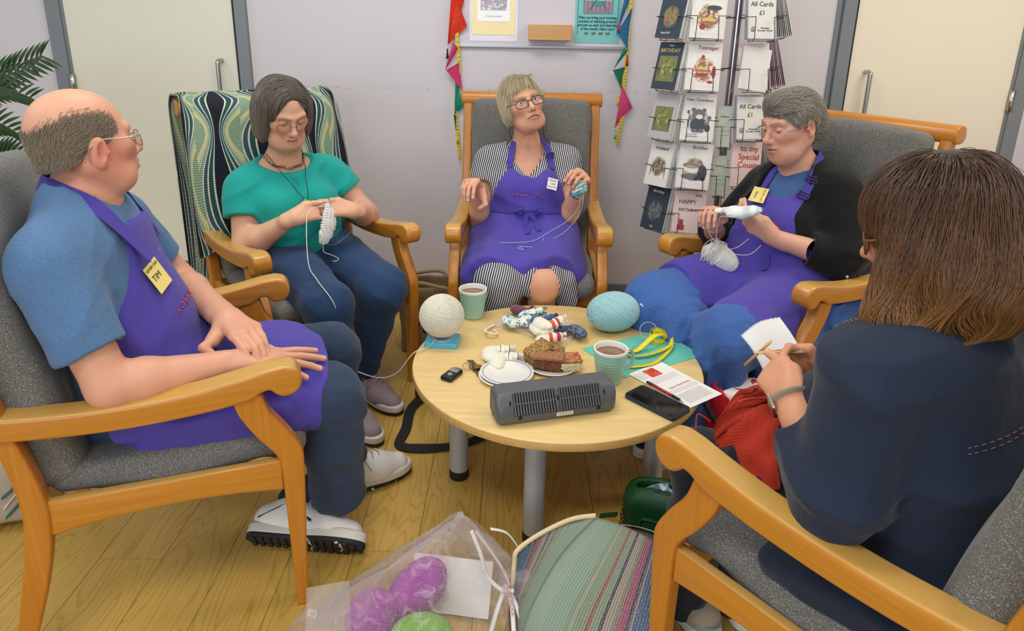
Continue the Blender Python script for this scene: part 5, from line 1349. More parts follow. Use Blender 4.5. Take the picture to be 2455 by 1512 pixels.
# ---------------------------------------------------------------- the woman in navy, seen from behind
pb = person('bru', 'seated brown haired woman in a navy shirt seen from behind, knitting something red')
cols = []; hs = 1.0; hR = hrot(10, -20, 0); hc_ = V3(.002, .020, 1.078)
MNAVYS = cloth('navy_linen_shirt', '1e2738', .88, 1200, .5, .35, 17, '232d40'); MSTITCH = plain('pink_stitching', 'a86f7a', .8)
RS, RE, RW = V3(.170, -.030, .845), V3(.225, .030, .640), V3(.035, .155, .712)
LS, LE, LW = V3(-.165, .005, .845), V3(-.232, .000, .655), V3(-.140, .145, .738)
HIP = {1: V3(.09, -.10, .53), -1: V3(-.09, -.10, .53)}; KN = {1: V3(.10, .33, .475), -1: V3(-.100, .325, .475)}; AN = {1: V3(.02, .30, .10), -1: V3(-.090, .36, .11)}
def torso_b(S, g=0., k=.07):
    S.el((0, -.10, .53), (.185 + g, .14 + g, .12 + g), k=k); S.el((0, -.055, .66), (.165 + g, .135 + g, .13 + g), k=k)
    S.el((0, -.025, .79), (.165 + g, .115 + g, .13 + g), k=k); S.rc((-.125, -.005, .855), (.130, -.025, .855), .055 + g, k=k)
    for s in (-1, 1): S.el((s * .075, .065, .74), (.072 + g, .066 + g, .068 + g), k=.04); S.rc((s * .10, -.015, .885), (0, -.01, .925), .045 + g, .05 + g, .05)
S = SDF(); torso_b(S, -.006); arm(S, RS, RE, RW, 0, (.054, .045, .043, .027)); arm(S, LS, LE, LW, 0, (.054, .045, .043, .027))
S.rc((0, -.005, .89), (.002, .010, 1.02), .054, .052, .045)
pin = V3(-.062, .262, .772)
hand(S, LW, (.45, .68, .20), (.79, .0, -.5), False, 1.0, [(40, 56, 28), (50, 60, 30), (54, 62, 30), (56, 62, 30)], (4, 1, -2, -5), pin + V3(-.004, -.018, .004), cols, 'e7b9a8', pole=(-.4, -.6, .7))
hand(S, RW, (-.42, .66, .50), (-.68, -.45, -.45), True, 1.0, [(34, 44, 20), (56, 62, 30), (60, 62, 30), (62, 62, 30)], (4, 1, -2, -5), V3(-.020, .212, .786), cols, 'e7b9a8', pole=(-.2, -.6, .7))
ey = head(S, hc_, hR, cols, hs, .98, .97, .95, (-10, -36), 'neutral', .4)
body_mesh(S, [((-.11, -.10, .955), (.11, .20, 1.21), .0022), ((-.31, -.06, .58), (.30, .34, .86), .0023), ((-.2, -.26, .5), (.24, .12, .98), .012)], 'd69a78', cols, pb)
eyes(pb, ey, hR, (0, -25), MEYE_N)
MTORT = plain('tortoiseshell', '6b3d22', .3)
glasses(pb, hc_, hR, hs, MTORT, MLENS, 'rect', .050, .038, .0022, y0=.100, z0=-.002, arm_r=.0026)
MH_B = m_hair('brown_hair', [(0, '4a3422'), (.35, '65442a'), (.7, '8a5c30'), (1, 'b98a4c')], .32, .5)
HS = SDF(); HS.frame(hR, hc_, hs)
HS.el((0, -.018, .036), (.096, .114, .094)); HS.el((0, -.060, -.075), (.105, .078, .110), k=.05); HS.el((-.088, -.004, -.080), (.035, .070, .095), k=.04); HS.el((.095, -.01, -.080), (.04, .072, .10), k=.04)
HS.el((0, .118, -.075), (.070, .080, .150), k=.012, op='s'); HS.ch([(-.085, .045, -.06), (-.098, .060, -.115), (-.112, .075, -.155)], (.022, .030, .026), .03); HS.ch([(.090, .03, -.06), (.105, .035, -.12), (.118, .03, -.155)], (.022, .032, .028), .03); HS.frame(); HS.half((0, 0, .900), (0, .0, -1), .03)
sdf_obj('hair', HS, .005, cloth('hair_mass_brown', '2f2014', .5, 600, .3, .3), pb, 2)
rt = scalp(hc_, hR, 13000, 41, lambda q: (q[:, 2] > -.055) & ((q[:, 2] > .050) | (q[:, 1] < .035)), hs, (.080, .100, .088))
def fl_b(P, t):
    q = (P - hc_) @ hR; x, y, z = q.T; cr_ = np.stack([x - .002, y + .045, 0 * x], 1); cr_ /= np.linalg.norm(cr_, axis=1)[:, None] + .004
    w_ = np.clip((.118 - z) / .07, 0, 1)[:, None]; g = np.array([0, 0, -1.]) @ hR
    v = cr_ * (1.1 - .95 * w_) + g * (.15 + w_); lo = np.clip((-.01 - z) / .12, 0, 1)
    v[:, 0] += 1.0 * lo * np.sin(75 * z + 45 * x + 30 * y); v[:, 1] += .8 * lo * np.sin(65 * z + 60 * y + 20 * x); v[:, 0] += .5 * lo * np.sign(x)
    return v @ hR.T
def stop_b(P):
    return P[:, 2] < .905 + .026 * np.random.RandomState(5).normal(size=len(P))
strands('hair_strands', rt, HS, fl_b, 34, .0115, MH_B, pb, (-.008, .010), (.0006, .00035), 42, .17, stop_b)
g_ = np.random.RandomState(8); rt2 = rt[g_.permutation(len(rt))[:160]]
strands('flyaway_strands', rt2, HS, fl_b, 34, .0115, MH_B, pb, (.004, .014), (.0004, .0002), 43, .32, stop_b)
# shirt
S = SDF(); torso_b(S, .020); S.el((0, -.10, .50), (.215, .17, .09), k=.05); S.bx((-.185, -.03, .475), (.075, .13, .028), None, .02, .04); S.bx((.165, -.05, .478), (.07, .14, .022), None, .02, .04)
sleeve(S, RS, RE, .98, .080, .070, .03, .05); sleeve(S, LS, LE, .98, .082, .075, .03, .05)
for sh, el, wr, t in ((RS, RE, RW, .72), (LS, LE, LW, .62)):
    e = el + (wr - el) * t; u = nrm(wr - el); Q = SDF(); Q.rc(el, e + u * .05, .071, .056); Q.half(e, u, .006); Q.rc(e - u * .02, e + u * .1, .045, .043, .006, 's'); S.sub(Q, .03, 'u')
S.rc((0, -.0, .945), (0, .03, 1.06), .062, .085, .008, 's'); S.half((0, 0, .448), (0, 0, -1), .01)
S.disp.append(folds(.010, 26, 51)); sh_b = sdf_obj('navy_shirt', S, .0055, MNAVYS, pb, 2); hb_ = bvh(sh_b)
S = SDF(); S.ch([(.06, .065, .935), (.072, .0, .935), (.0, -.065, .928), (-.072, .0, .935), (-.06, .065, .935)], (.014,) * 5, .01, fl=((0, 0, 1), 1.7)); sdf_obj('collar', S, .005, MNAVYS, pb)
def stitch_line(pts, name='stitching'):
    m = MB()
    P = [Vector(p) for p in crv(pts, 14)]; Q = []
    for p in P:
        loc, nor, *_ = hb_.find_nearest(p); Q.append(loc + nor * .0012)
    for a, b in zip(Q[::2], Q[1::2]): m.tube([a, b], .0008, 4)
    o = m.build(name, MSTITCH, pb, False); o['kind'] = 'stuff'; return o
for dz in (0, -.010):
    stitch_line([(.20, -.08, .80 + dz), (.13, -.15, .83 + dz), (.10, -.16, .805 + dz), (-.03, -.17, .795 + dz), (-.13, -.14, .785 + dz)])
    stitch_line([(-.075 + dz, -.01, .945), (-.11 + dz, .04, .925), (-.13 + dz, .07, .89), (-.14 + dz, .10, .83)])
    stitch_line([(-.19 , -.01 + dz, .58), (-.20, .01 + dz, .555), (-.20, .03 + dz, .545), (-.195, .05 + dz, .52)])
# jeans and shoes
S = SDF(); S.el((0, -.10, .53), (.18, .14, .11), k=.05)
for s in (1, -1):
    S.rc(HIP[s], KN[s], .098, .076, .03); S.el(KN[s] + V3(0, .006, -.005), (.074, .07, .075), k=.03); S.ch([KN[s], KN[s] * .55 + AN[s] * .45, AN[s]], (.074, .066, .055), .03)
S.half((0, 0, .105), (0, 0, -1)); S.disp.append(folds(.006, 40, 52)); sdf_obj('dark_jeans', S, .006, MJEAN2, pb, 2)
MBEIGE = cloth('beige_suede', 'b3a18f', .85, 900, .3, .2); MSAGE = plain('sage_tab', '8a9b8c', .5); MWH = plain('white_letters', 'e8e6dc', .5)
def heel_tab(r):
    S = SDF(); S.el((0, -.055, .052), (.043, .046, .013)); sdf_obj('heel_tab', S, .004, MSAGE, r)
    me = text_mesh('HOFF', .017, 'CENTER', .0004, .0004)
    for v in me.vertices: a = v.co.x / .046; v.co = Vector((.047 * math.sin(a), -.054 - .0475 * math.cos(a), .052 + v.co.y))
    link('heel_lettering', me, MWH, r)
shoe(pb, Matrix.Translation((-.055, .365, .003)) @ Matrix.Rotation(R(-14), 4, 'Z'), MBEIGE, MWH, MSOLEW, MCORD, .98, tread=False, detail=heel_tab)
shoe(pb, Matrix.Translation((.07, .33, .003)) @ Matrix.Rotation(R(-25), 4, 'Z'), MBEIGE, MWH, MSOLEW, MCORD, .98, tread=False, detail=heel_tab)
for s in (1, -1): S = SDF(); S.rc(AN[s] + V3(0, 0, -.05), AN[s] + V3(0, -.004, .03), .036, .040); sdf_obj('sock', S, .006, MSOCK, pb)
# watch
u = nrm(LW - LE); wc = LW + u * .002; N1 = nrm(np.cross(u, V3(0, 0, 1))); N2 = np.cross(u, N1)
MTAUPE = plain('taupe_strap', '9c8d7b', .55)
ring = [wc + .0305 * (math.cos(a) * N1 + math.sin(a) * N2) for a in np.linspace(0, 2 * math.pi, 37)[:-1]]
wt = tube('smart_watch', ring, .0115, MTAUPE, pb, 10, True, flat=(.22, 1))
o_ = nrm(V3(-.4, .4, -.2) - u * np.dot(V3(-.4, .4, -.2), u)); ctr = wc + o_ * .034; Mw = basis(ctr, u, np.cross(o_, u))
bm = bmesh.new(); bm_box(bm, (-.017, -.020, -.004), (.017, .020, .005), .004, 3); w_ = from_bm('watch_case', bm, plain('champagne_metal', 'cdbfa8', .25, 1.0), wt); w_.matrix_local = Mw
for k in range(5):
    a = 1.9 + k * .16; q = wc + .0335 * (math.cos(a) * N1 + math.sin(a) * N2); lathe('strap_hole', [(0, .0002), (.0018, .0002), (.0018, -.001)], MDARK, wt, 10, tuple(q), Vector(q - wc).to_track_quat('Z', 'Y').to_euler())
# ---------------------------------------------------------------- things on and by the back wall
def frame_on_wall(name, x0, x1, z0, z1, mats, label, cat, y=None):
    return None
MYEL = plain('yellow_paper', 'e8cf4a', .5); MAQUA = plain('aqua_card', '79c7c4', .55); MPAP = plain('white_paper', 'ece9e6', .6); MINK = plain('dark_ink', '2b2b33', .6); MTEALINK = plain('dark_teal_ink', '1f4a4c', .6)
def m_photo(name, hexes, sc=40):
    t = NT(name); co = t.co(); v = t.n('TexVoronoi', {'Vector': co, 'Scale': sc, 'Randomness': 1.0}); n = len(hexes)
    f = t.n('SeparateColor', {'Color': v.outputs['Color']}).outputs[0]
    c = t.ramp(t.math('ADD', t.math('MULTIPLY', f, .7), t.math('MULTIPLY', t.noise(co, sc * .35, 3), .35)), [(i / max(n - 1, 1), lin(h)) for i, h in enumerate(hexes)], 'CONSTANT'); t.b(Base_Color=c, Roughness=.5); return t.m
def m_art(name, hexes, sc=40, bg='e8e5de'):
    t = NT(name); co = t.co(); n = t.noise(co, sc * .7, 6, .62, 1.2); n2 = t.noise(co, sc * .3, 2)
    c = t.ramp(n, [(.30 + .40 * i / max(len(hexes) - 1, 1), lin(h)) for i, h in enumerate(hexes)])
    g = t.n('VectorMath', {0: t.n('VectorMath', {0: t.n('TexCoord').outputs['Generated'], 1: (.5, .5, .5)}, operation='SUBTRACT').outputs[0], 1: (1, 1, 0)}, operation='MULTIPLY').outputs[0]
    L = t.n('VectorMath', {0: g}, operation='LENGTH').outputs['Value']; f = t.ramp(t.math('ADD', L, t.math('MULTIPLY', n2, .22)), [(.44, (0,) * 3), (.56, (1,) * 3)])
    t.b(Base_Color=t.mix(f, c, lin(bg)), Roughness=.5); return t.m
def m_clear(name, alpha=.12, tint='ffffff', rough=.1):
    t = NT(name); tr = t.n('BsdfTransparent'); gl = t.n('BsdfGlossy', {'Roughness': rough}); df = t.n('BsdfDiffuse', {'Color': lin(tint)})
    m1 = t.n('MixShader', {0: .35, 1: df.outputs[0], 2: gl.outputs[0]}); m2 = t.n('MixShader', {0: alpha, 1: tr.outputs[0], 2: m1.outputs[0]})
    t.set(t.out.inputs['Surface'], m2.outputs[0]); return t.m
MCLEAR = m_clear('clear_plastic', .10)
def panel(name, cx, cz, w, h, y, mat, parent=None, th=.002):
    return box(name, (cx - w / 2, y - th, cz - h / 2), (cx + w / 2, y, cz + h / 2), mat, parent, 0)
def front(x, z, y): return Matrix(((1, 0, 0, x), (0, 0, -1, y), (0, 1, 0, z), (0, 0, 0, 1)))

B = WY - .006
p = empty('poster', (0, 0, 0), 0, 'yellow bordered knitting poster in a clear sleeve on the wall board', 'poster')
panel('yellow_sheet', -.106, 1.50, .205, .305, B - .001, MYEL, p); panel('white_mount', -.106, 1.515, .155, .215, B - .004, MPAP, p)
panel('picture', -.106, 1.535, .124, .15, B - .0065, m_photo('knitting_picture', ['2a2f45', '4f6a9a', '3b3a48', 'b8463f', '5a4a68', 'cfd4dc', '44403f', 'd0905a'], 110), p)
panel('sleeve', -.106, 1.495, .228, .352, B - .010, MCLEAR, p, .0008)
put_text('printed_caption', 'Knit and natter', .0125, front(-.106, 1.432, B - .007), MINK, p)
g = MB()
for i in range(3): g.box((-.136 + i * .021, B - .0032, 1.374), (-.121 + i * .021, B - .003, 1.392))
p = empty('poster', (0, 0, 0), 0, 'aqua poster inviting people to bring knitting, crochet or stitching', 'poster')
panel('aqua_sheet', .390, 1.50, .215, .365, B - .001, MAQUA, p)
pi = panel('picture', .390, 1.545, .140, .185, B - .004, None or plain('mauve_stripe_a', '8d7d8f', .6), p)
for i in range(7): panel('picture_stripe', .330 + i * .020, 1.545, .009, .185, B - .0062, plain('mauve_stripe_b', 'a08fa2', .6) if i == 0 else bpy.data.materials['mauve_stripe_b'], pi, .0004)
bm = bmesh.new(); bmesh.ops.create_circle(bm, cap_ends=True, radius=.037, segments=32); o = from_bm('picture_ball', bm, plain('teal_ball', '4d8f96', .6), pi); o.matrix_local = front(.390, 1.520, B - .0072)
for s in (-1, 1): o = box('picture_needle', (-.0012, -.028, 0), (.0012, .028, .0004), MTEALINK, pi, 0); o.matrix_local = front(.390 + s * .028, 1.488, B - .0076) @ Matrix.Rotation(R(s * 32), 4, 'Z')
put_text('printed_title', 'World Wide\nKnit in Public Day', .0165, front(.390, 1.522, B - .0079), MPAP, p, bold=.0002)
put_text('printed_text', 'Why not bring your knitting,\ncrochet or stitching projects\nand join us each 2nd Saturday\nof the month 10am-1pm?', .0158, front(.390, 1.408, B - .005), MTEALINK, p, bold=.00035, space=1.08)
for i in range(4):
    m = MB(); cx = .338 + i * .0345
    for k, (dx, dz) in enumerate(((-.006, .001), (0, -.001), (.006, .001))): m.tube([(cx + dx + .004 * math.cos(a), B - .0055, 1.362 + dz + .004 * math.sin(a)) for a in np.linspace(0, 6.28, 13)[:-1]], .0009, 4, 0, True)
    m.tube([(cx - .009, B - .0055, 1.354), (cx + .010, B - .0055, 1.370)], .0006, 4); m.build('yarn_doodle', plain('rust_ink', '96564a', .6) if i == 0 else bpy.data.materials['rust_ink'], p)
for s in (-1, 1): panel('margin_line', .390 + s * .0955, 1.45, .0018, .19, B - .004, MTEALINK, p, .0005)
w_ = tag(box('wooden_block', (.060, WY - .075, 1.327), (.264, WY - .006, 1.398), m_wood('pale_block_wood', 'd2a367', 'c2904f', .5, 'x'), None, .003), 'plain pale wooden block fixed to the wall board between two posters', 'block')

# bunting
def tassel(parent, x, z, col, y=WY - .028):
    m = MB(); m.tube([(x, y, z + .012), (x, y, z)], .0035, 8)
    for k in range(9): a = k * .7; m.tube([(x + .002 * math.cos(a), y + .002 * math.sin(a), z), (x + .006 * math.cos(a), y + .005 * math.sin(a), z - .036)], .0016, 5)
    m.build('tassel', plain('tassel_' + col, col, .8), parent)
def flag(parent, tri, col, fold=.012):
    (a, b, c) = [np.array(q) for q in tri]; rows = []
    for i in range(5):
        t = i / 4; l = a + (c - a) * t; r = b + (c - b) * t; rows.append([(l[0] + (r[0] - l[0]) * s, WY - .026 - fold * math.sin(s * 3.1 + i * .5) * (1 - t * .6), l[1] + (r[1] - l[1]) * s) for s in (0, .5, 1)])
    mt = cloth('flag_' + col, col, .85, 1200, .2, .12, 20); fl_ = sheet('flag', rows, mt, parent, .0012, 3, 4)
    return fl_
MTAPEY = plain('yellow_tape', 'dcc02e', .5)
def bunting(label, pts, flags, tassels):
    r = empty('bunting', (0, 0, 0), 0, label, 'bunting', 'bunting hanging on the back wall')
    t = strap('measuring_tape', [((x, WY - .022, z), (.15 * math.sin(30 * z), -1, 0)) for x, z in pts], .016, MTAPEY, r)
    m = MB(); P = crv([(x, z) for x, z in pts], 12)
    for i in range(0, len(P), 2): m.box((P[i][0] - .003, WY - .0255, P[i][1] - .0008), (P[i][0] + .006, WY - .0245, P[i][1] + .0008))
    m.build('tape_mark', MINK, t, False)['kind'] = 'stuff'
    for tri, col in flags: flag(r, tri, col)
    for x, z, col in tassels: tassel(r, x, z, col)
bunting('string of red, pink and green fabric flags on yellow tape, left of the posters', [(-.275, 1.72), (-.285, 1.5), (-.283, 1.36), (-.272, 1.22), (-.284, 1.10), (-.288, .95), (-.278, .84), (-.272, .748)],
        [(((-.300, 1.60), (-.245, 1.50), (-.324, 1.30)), 'd8301d'), (((-.285, 1.52), (-.232, 1.385), (-.322, 1.30)), 'dc3a20'), (((-.300, 1.31), (-.275, 1.28), (-.338, 1.178)), 'd13f74'), (((-.334, 1.178), (-.272, 1.215), (-.256, 1.085)), 'cf3a70'), (((-.290, 1.125), (-.270, 1.10), (-.292, .972)), '16806a'), (((-.280, 1.10), (-.246, 1.005), (-.294, .965)), '1a8a72'), (((-.300, .965), (-.286, .962), (-.288, .89)), '2a5a68')],
        [(-.327, 1.268, '1d2450'), (-.292, 1.432, '7fae9c'), (-.250, 1.06, '6fb8a8'), (-.280, .86, 'd8c223')])
bunting('string of blue, green and pink fabric flags on yellow tape, right of the posters', [(.545, 1.72), (.541, 1.5), (.538, 1.36), (.536, 1.22), (.532, 1.12), (.545, 1.02), (.528, .93), (.516, .83)],
        [(((.520, 1.60), (.548, 1.55), (.482, 1.362)), '2d6fa0'), (((.484, 1.37), (.548, 1.48), (.542, 1.285)), '2a6b9c'), (((.522, 1.30), (.538, 1.28), (.474, 1.19)), '1a7a66'), (((.475, 1.192), (.532, 1.21), (.522, 1.10)), '176e5c'), (((.520, 1.125), (.583, 1.01), (.548, .99)), 'd1417a'), (((.522, 1.12), (.570, 1.00), (.500, .912)), 'd24a7e')],
        [(.493, 1.405, 'b8436a'), (.540, 1.25, 'b3261e'), (.508, 1.06, 'd8c223'), (.505, .895, '8fc0ae')])

# card rack
MWIRE = plain('dark_wire', '4a4845', .4, .7); MPOLE = plain('chrome_pole', 'a5a5a8', .22, 1.0)
RX, RY = .935, 3.06
rk_ = empty('card_rack', (RX, RY, 0), 0, 'tall wire spinner rack of greeting cards standing before the back wall', 'rack')
lathe('pole', [(0, 0), (.017, 0), (.017, 1.9), (0, 1.9)], MPOLE, rk_, 24)
lathe('base', [(0, .0), (.20, .0), (.20, .012), (.03, .03), (.018, .05), (0, .05)], MWIRE, rk_, 40)
MENV = plain('card_white', 'e4e1dc', .5); MENV2 = plain('card_grey', 'b9b7b8', .5); CELLO = MCLEAR
ctitle = {}
def pocket(x, y, zb, yaw, w, h, lean=9):
    """matrix at the pocket's bottom middle: x right, y up the card, z out"""
    M = Matrix.Translation((x, y, zb)) @ Matrix.Rotation(R(yaw), 4, 'Z') @ Matrix.Rotation(R(90 + lean * -1), 4, 'X')
    m = MB(); d = .045; q = lambda a, b, c: tuple(M @ Vector((a, b, c)))
    o = Vector((RX, RY, 0)); f = lambda *a: tuple(Vector(q(*a)) - o)
    wr = .0016
    for s in (-1, 1):
        m.tube([f(s * w * .30, .085, d), f(s * w * .33, .0, d), f(s * w * .33, -.008, d * .6), f(s * w * .33, -.008, -.004), f(s * w * .33, .14, -.006)], wr, 6)
        m.tube([f(s * w * .30, .085, d), f(s * w * .62, .085, d * .9), f(s * w * .62, .085, -.006)], wr, 6)
    m.tube([f(-w * .62, .085, -.006), f(w * .62, .085, -.006)], wr, 6); m.tube([f(-w * .45, -.008, d * .5), f(w * .45, -.008, d * .5)], wr, 6)
    m.tube([f(0, .085, -.006), tuple(Vector((0, 0, zb + .09)))], wr, 6)
    m.build('wire_pocket', MWIRE, rk_); return M
def card(M, w, h, k, mat, label, group='greeting cards in the rack', tilt=0., texts=(), art=None, sleeve=True, dx=0.):
    c = box('greeting_card', (-w / 2, 0, -.0014), (w / 2, h, .0014), mat, None, .0004, 1)
    c.matrix_world = M @ Matrix.Translation((dx, 0, .003 + k * .0075)) @ Matrix.Rotation(R(tilt), 4, 'Z') @ Matrix.Rotation(R(-k * .9), 4, 'X')
    tag(c, label, 'card', group)
    if art: 
        for (cx, cy, aw, ah, mt) in art: box('printed_picture', (cx - aw / 2, cy - ah / 2, .0014), (cx + aw / 2, cy + ah / 2, .0019), mt, c, 0)
    for body, size, cx, cy, mt in texts: put_text('printed_words', body, size, Matrix.Translation((cx, cy, .0023)), mt, c, bold=size * .01)
    return c
ART = [m_art('card_art_navy', ['26333f', '4c6a3a', '8b9a6a', 'b8463f', '20303c'], 70, '33414f'), m_art('card_art_picnic', ['4a3f34', '8c3b3a', 'b08a5a', 'd9d2c6', 'e6e0d6'], 80), m_art('card_art_cricket', ['3f4a2c', '6d7440', '8e9152', 'd8cf9c'], 60, '7b8050'), m_art('card_art_cakes', ['5a3426', 'a33f38', 'c99a68', 'e8e2d8', 'efece6'], 80), m_art('card_art_bear', ['2f3440', '5a5f6a', '8d8a84', 'c8c4ba', 'e4e0d6'], 75), m_art('card_art_house', ['2e302a', '5c5a4c', '9a8f86', 'b8b0a8', 'dcd8ce'], 90), m_art('card_art_sepia', ['3e362e', '6e604e', '9a8a74', 'd8d2c6'], 80), m_art('card_art_pink', ['b8606a', 'd9858f', 'ecdcd8', 'efe4e0', 'efe4e0'], 75, 'efe0dc'), m_art('card_art_dark', ['20262c', '46505a', '7d8288', '39424a'], 70, '33414f')]
MGOLDI = plain('gold_print', 'd8b968', .5); MREDI = plain('red_print', 'b23a46', .6); MGREYI = plain('grey_print', '5c5a58', .6); MNAVYC = plain('card_navy', '33414f', .5); MGRN = plain('green_print', '1f4a36', .6); MSIGN = plain('sign_border', '9fb6cc', .4); MPINKC = plain('card_pink', 'e9cfcc', .5)
DISC = bpy.data.meshes.new('printed_shape'); _b = bmesh.new(); bmesh.ops.create_circle(_b, cap_ends=True, radius=1.0, segments=20); _b.to_mesh(DISC); _b.free(); DISC.materials.append(MENV)
MG1 = plain('print_grey', '6f6f74', .6); MG2 = plain('print_slate', '454b57', .6); MG3 = plain('print_tan', '9a7f5f', .6)
tz = [1.352, 1.145, .937, .730, .530]
Bw, Bh = .137, .195; Aw = .125
Bspec = [(MENV, 'white picnic birthday card in the top tier of the rack', ART[1], [('Birthday', .018, 0, .172, MGREYI)]), (MENV, 'white birthday card for a teenager with stacked cakes', ART[3], [('Teenager', .022, .012, .172, MREDI)]),
         (MENV, 'white birthday card with a grey bear for a grandson', ART[4], [('Dear Grandson', .0175, .0, .170, MGREYI), ('to the very\nbest you are!', .009, -.02, .022, MGREYI)]), (MENV, 'birthday card for a brother with a sketched house', ART[5], [('Brother', .020, .015, .176, MGREYI)]),
         (MPINKC, 'pale card for a wife reading happy birthday', None, [('Wife', .015, .035, .165, MINK), ('HAPPY', .025, -.01, .135, MGREYI), ('BIRTHDAY', .019, .0, .100, MGREYI)])]
Aspec = [(MNAVYC, 'navy birthday card with a small photo, top left of the rack', ART[0], [('Birthday', .020, 0, .175, MENV), ('have fun!', .013, -.01, .020, MENV)]), (MNAVYC, 'cricket birthday card with gold lettering, second tier left', ART[2], [('Happy', .010, 0, .182, MENV), ('BIRTHDAY', .0215, 0, .160, MGOLDI)]),
         (MENV2, 'grey green cricket card with no lettering, third tier left', ART[2], []), (MENV, 'sepia birthday card for a husband, fourth tier left', ART[6], [('Husband', .020, 0, .165, MINK)]), (MNAVYC, 'dark navy birthday card in the bottom left pocket', ART[8], [('Birthday', .018, 0, .172, MENV), ('Fun', .012, 0, .015, MENV)])]
for i in range(5):
    M = pocket(.772, 2.925 + .003 * i, tz[i], -8, Bw, Bh); n = (4, 5, 3, 5, 4)[i]
    for k in range(n):
        if k < n - 1: card(M, Bw, Bh - .003 * (k % 2), k, MENV if k % 2 else MENV2, 'card mostly hidden behind the front card of its rack pocket', dx=.004 * math.sin(k * 2.1), tilt=1.5 * math.sin(k * 3))
        else:
            mt, lb, art, tx = Bspec[i]; a_ = [(0, .082, .105, .125, art)] if art else []
            c = card(M, Bw, Bh, k, mt, lb, texts=tx, art=a_, tilt=-2 if i != 3 else -4)
            if art:
                def disc(cx, cy, a_, b_, mt_, z_=.0024, n_='printed_shape'):
                    o_ = bpy.data.objects.new(n_, DISC); COL.objects.link(o_); o_.parent = c; o_.matrix_local = Matrix.Translation((cx, cy, z_)) @ Matrix.Diagonal((a_, b_, .0004, 1)); o_.material_slots[0].link = 'OBJECT'; o_.material_slots[0].material = mt_
                if i == 2:
                    for q in ((0, .108, .026, .024, MG1), (-.022, .128, .009, .009, MG1), (.022, .128, .009, .009, MG1), (.004, .100, .014, .010, MENV), (0, .066, .030, .030, MG2), (-.012, .042, .012, .008, MG1), (.016, .042, .012, .008, MG1), (.040, .055, .012, .016, MG2), (.045, .098, .009, .009, MG1)): disc(*q[:4], q[4], .0024 + .0001 * abs(q[0]))
                    disc(-.042, .118, .006, .008, MREDI); disc(-.038, .085, .0016, .034, MG2)
                elif i == 1:
                    for k2 in range(4): disc(-.006, .055 + .024 * k2, .036 - .008 * k2, .005, MG3); disc(-.006, .064 + .024 * k2, .028 - .007 * k2, .007, (MREDI, MGOLDI, MG3, MREDI)[k2])
                    disc(.042, .075, .008, .026, MREDI); disc(-.040, .040, .014, .012, MENV); disc(.03, .035, .012, .006, MREDI)
                elif i == 3:
                    disc(-.012, .098, .038, .012, MG3); disc(-.012, .082, .032, .016, MENV); disc(.034, .072, .020, .032, MG2); disc(.0, .05, .052, .014, MG1); disc(.012, .048, .011, .011, MG2); disc(.040, .046, .010, .010, MG2); disc(.026, .062, .007, .010, MREDI)
                else: disc(.0, .060, .034, .008, MG3); disc(.004, .072, .028, .010, MGOLDI); disc(.02, .12, .030, .010, MG2); disc(-.02, .045, .012, .012, MREDI)
            if i == 4:
                for dx_, dz_, s_ in ((-.03, .045, .018), (-.03, .022, .030)): box('printed_dress', (dx_ - s_ / 2, dz_ - .012, .0014), (dx_ + s_ / 2, dz_ + .012, .002), MREDI, c, 0)
    M = pocket(.655, 2.975 + .003 * i, tz[i] - .004, -52, Aw, Bh); n = 7
    for k in range(n):
        if k < n - 1: card(M, Aw, Bh - .002 * (k % 3), k, MENV if k % 3 else MENV2, 'card mostly hidden behind the front card of its rack pocket', dx=.003 * math.sin(k * 1.7 + i))
        else:
            mt, lb, art, tx = Aspec[i]; card(M, Aw, Bh, k, mt, lb, texts=tx, art=[(0, .085, .095, .105, art)], tilt=1)
def price_sign(M, k, label):
    c = card(M, .128, .185, k, MSIGN, label, 'price signs in the card rack', texts=[('All Cards', .0265, 0, .140, MGRN), ('£1', .026, 0, .105, MGRN), ('Elmbridge\nBorough Council', .0095, .014, .040, MINK)])
    c['category'] = 'sign'; box('sign_paper', (-.060, .004, .0013), (.060, .181, .0017), MENV, c, 0)
    m = MB()
    for q in range(5): m.tube([(-.038 + .011 * math.cos(a) * (1 - q * .15), .040 + .010 * math.sin(a + q), .0022) for a in np.linspace(0, 3.5, 9)], .0007, 4)
    m.build('council_crest', MINK, c)
for i in range(4):
    M = pocket(1.010, 2.985, tz[i], 10, .135, Bh)
    if i in (0, 2):
        for k in range(2): card(M, .132, .19, k, MENV2, 'card mostly hidden behind the front card of its rack pocket')
        price_sign(M, 2.4, 'white price sign reading All Cards £1 at the %s of the rack' % ('top' if i == 0 else 'middle'))
    elif i == 1:
        c = card(M, .132, .195, 0, MPINKC, 'pink flowered birthday card behind a blank envelope', art=[(0, .10, .115, .16, ART[7])], texts=[('HAPPY\nBDAY', .024, .015, .14, MREDI)])
        card(M, .130, .180, 1, MENV, 'card mostly hidden behind the front card of its rack pocket', tilt=4); c = card(M, .128, .178, 3, MENV, 'blank white envelope standing askew in a right pocket of the rack', tilt=-9, dx=-.02); c['category'] = 'envelope'
    else:
        for k in range(2): card(M, .132, .19, k, MENV, 'card mostly hidden behind the front card of its rack pocket')
        card(M, .140, .20, 2.5, MPINKC, 'pink lettered card for a special cousin beside the seated knitter', texts=[('to my\nSpecial\nCousin', .036, .01, .13, MREDI)], tilt=-4)
for i in range(4):
    M = pocket(1.115, 3.09, tz[i] + .01, 74, .13, Bh)
    for k in range(9): card(M, .125, Bh - .004 * (k % 2), k, (MENV, MENV2, MENV)[k % 3] if i != 1 else (MPINKC, plain('mauve_card', 'a97f95', .5) if k == 0 else bpy.data.materials.get('mauve_card') or MENV2, MENV2)[k % 3], 'card on edge in a right hand side pocket of the rack', dx=.002 * math.sin(k))
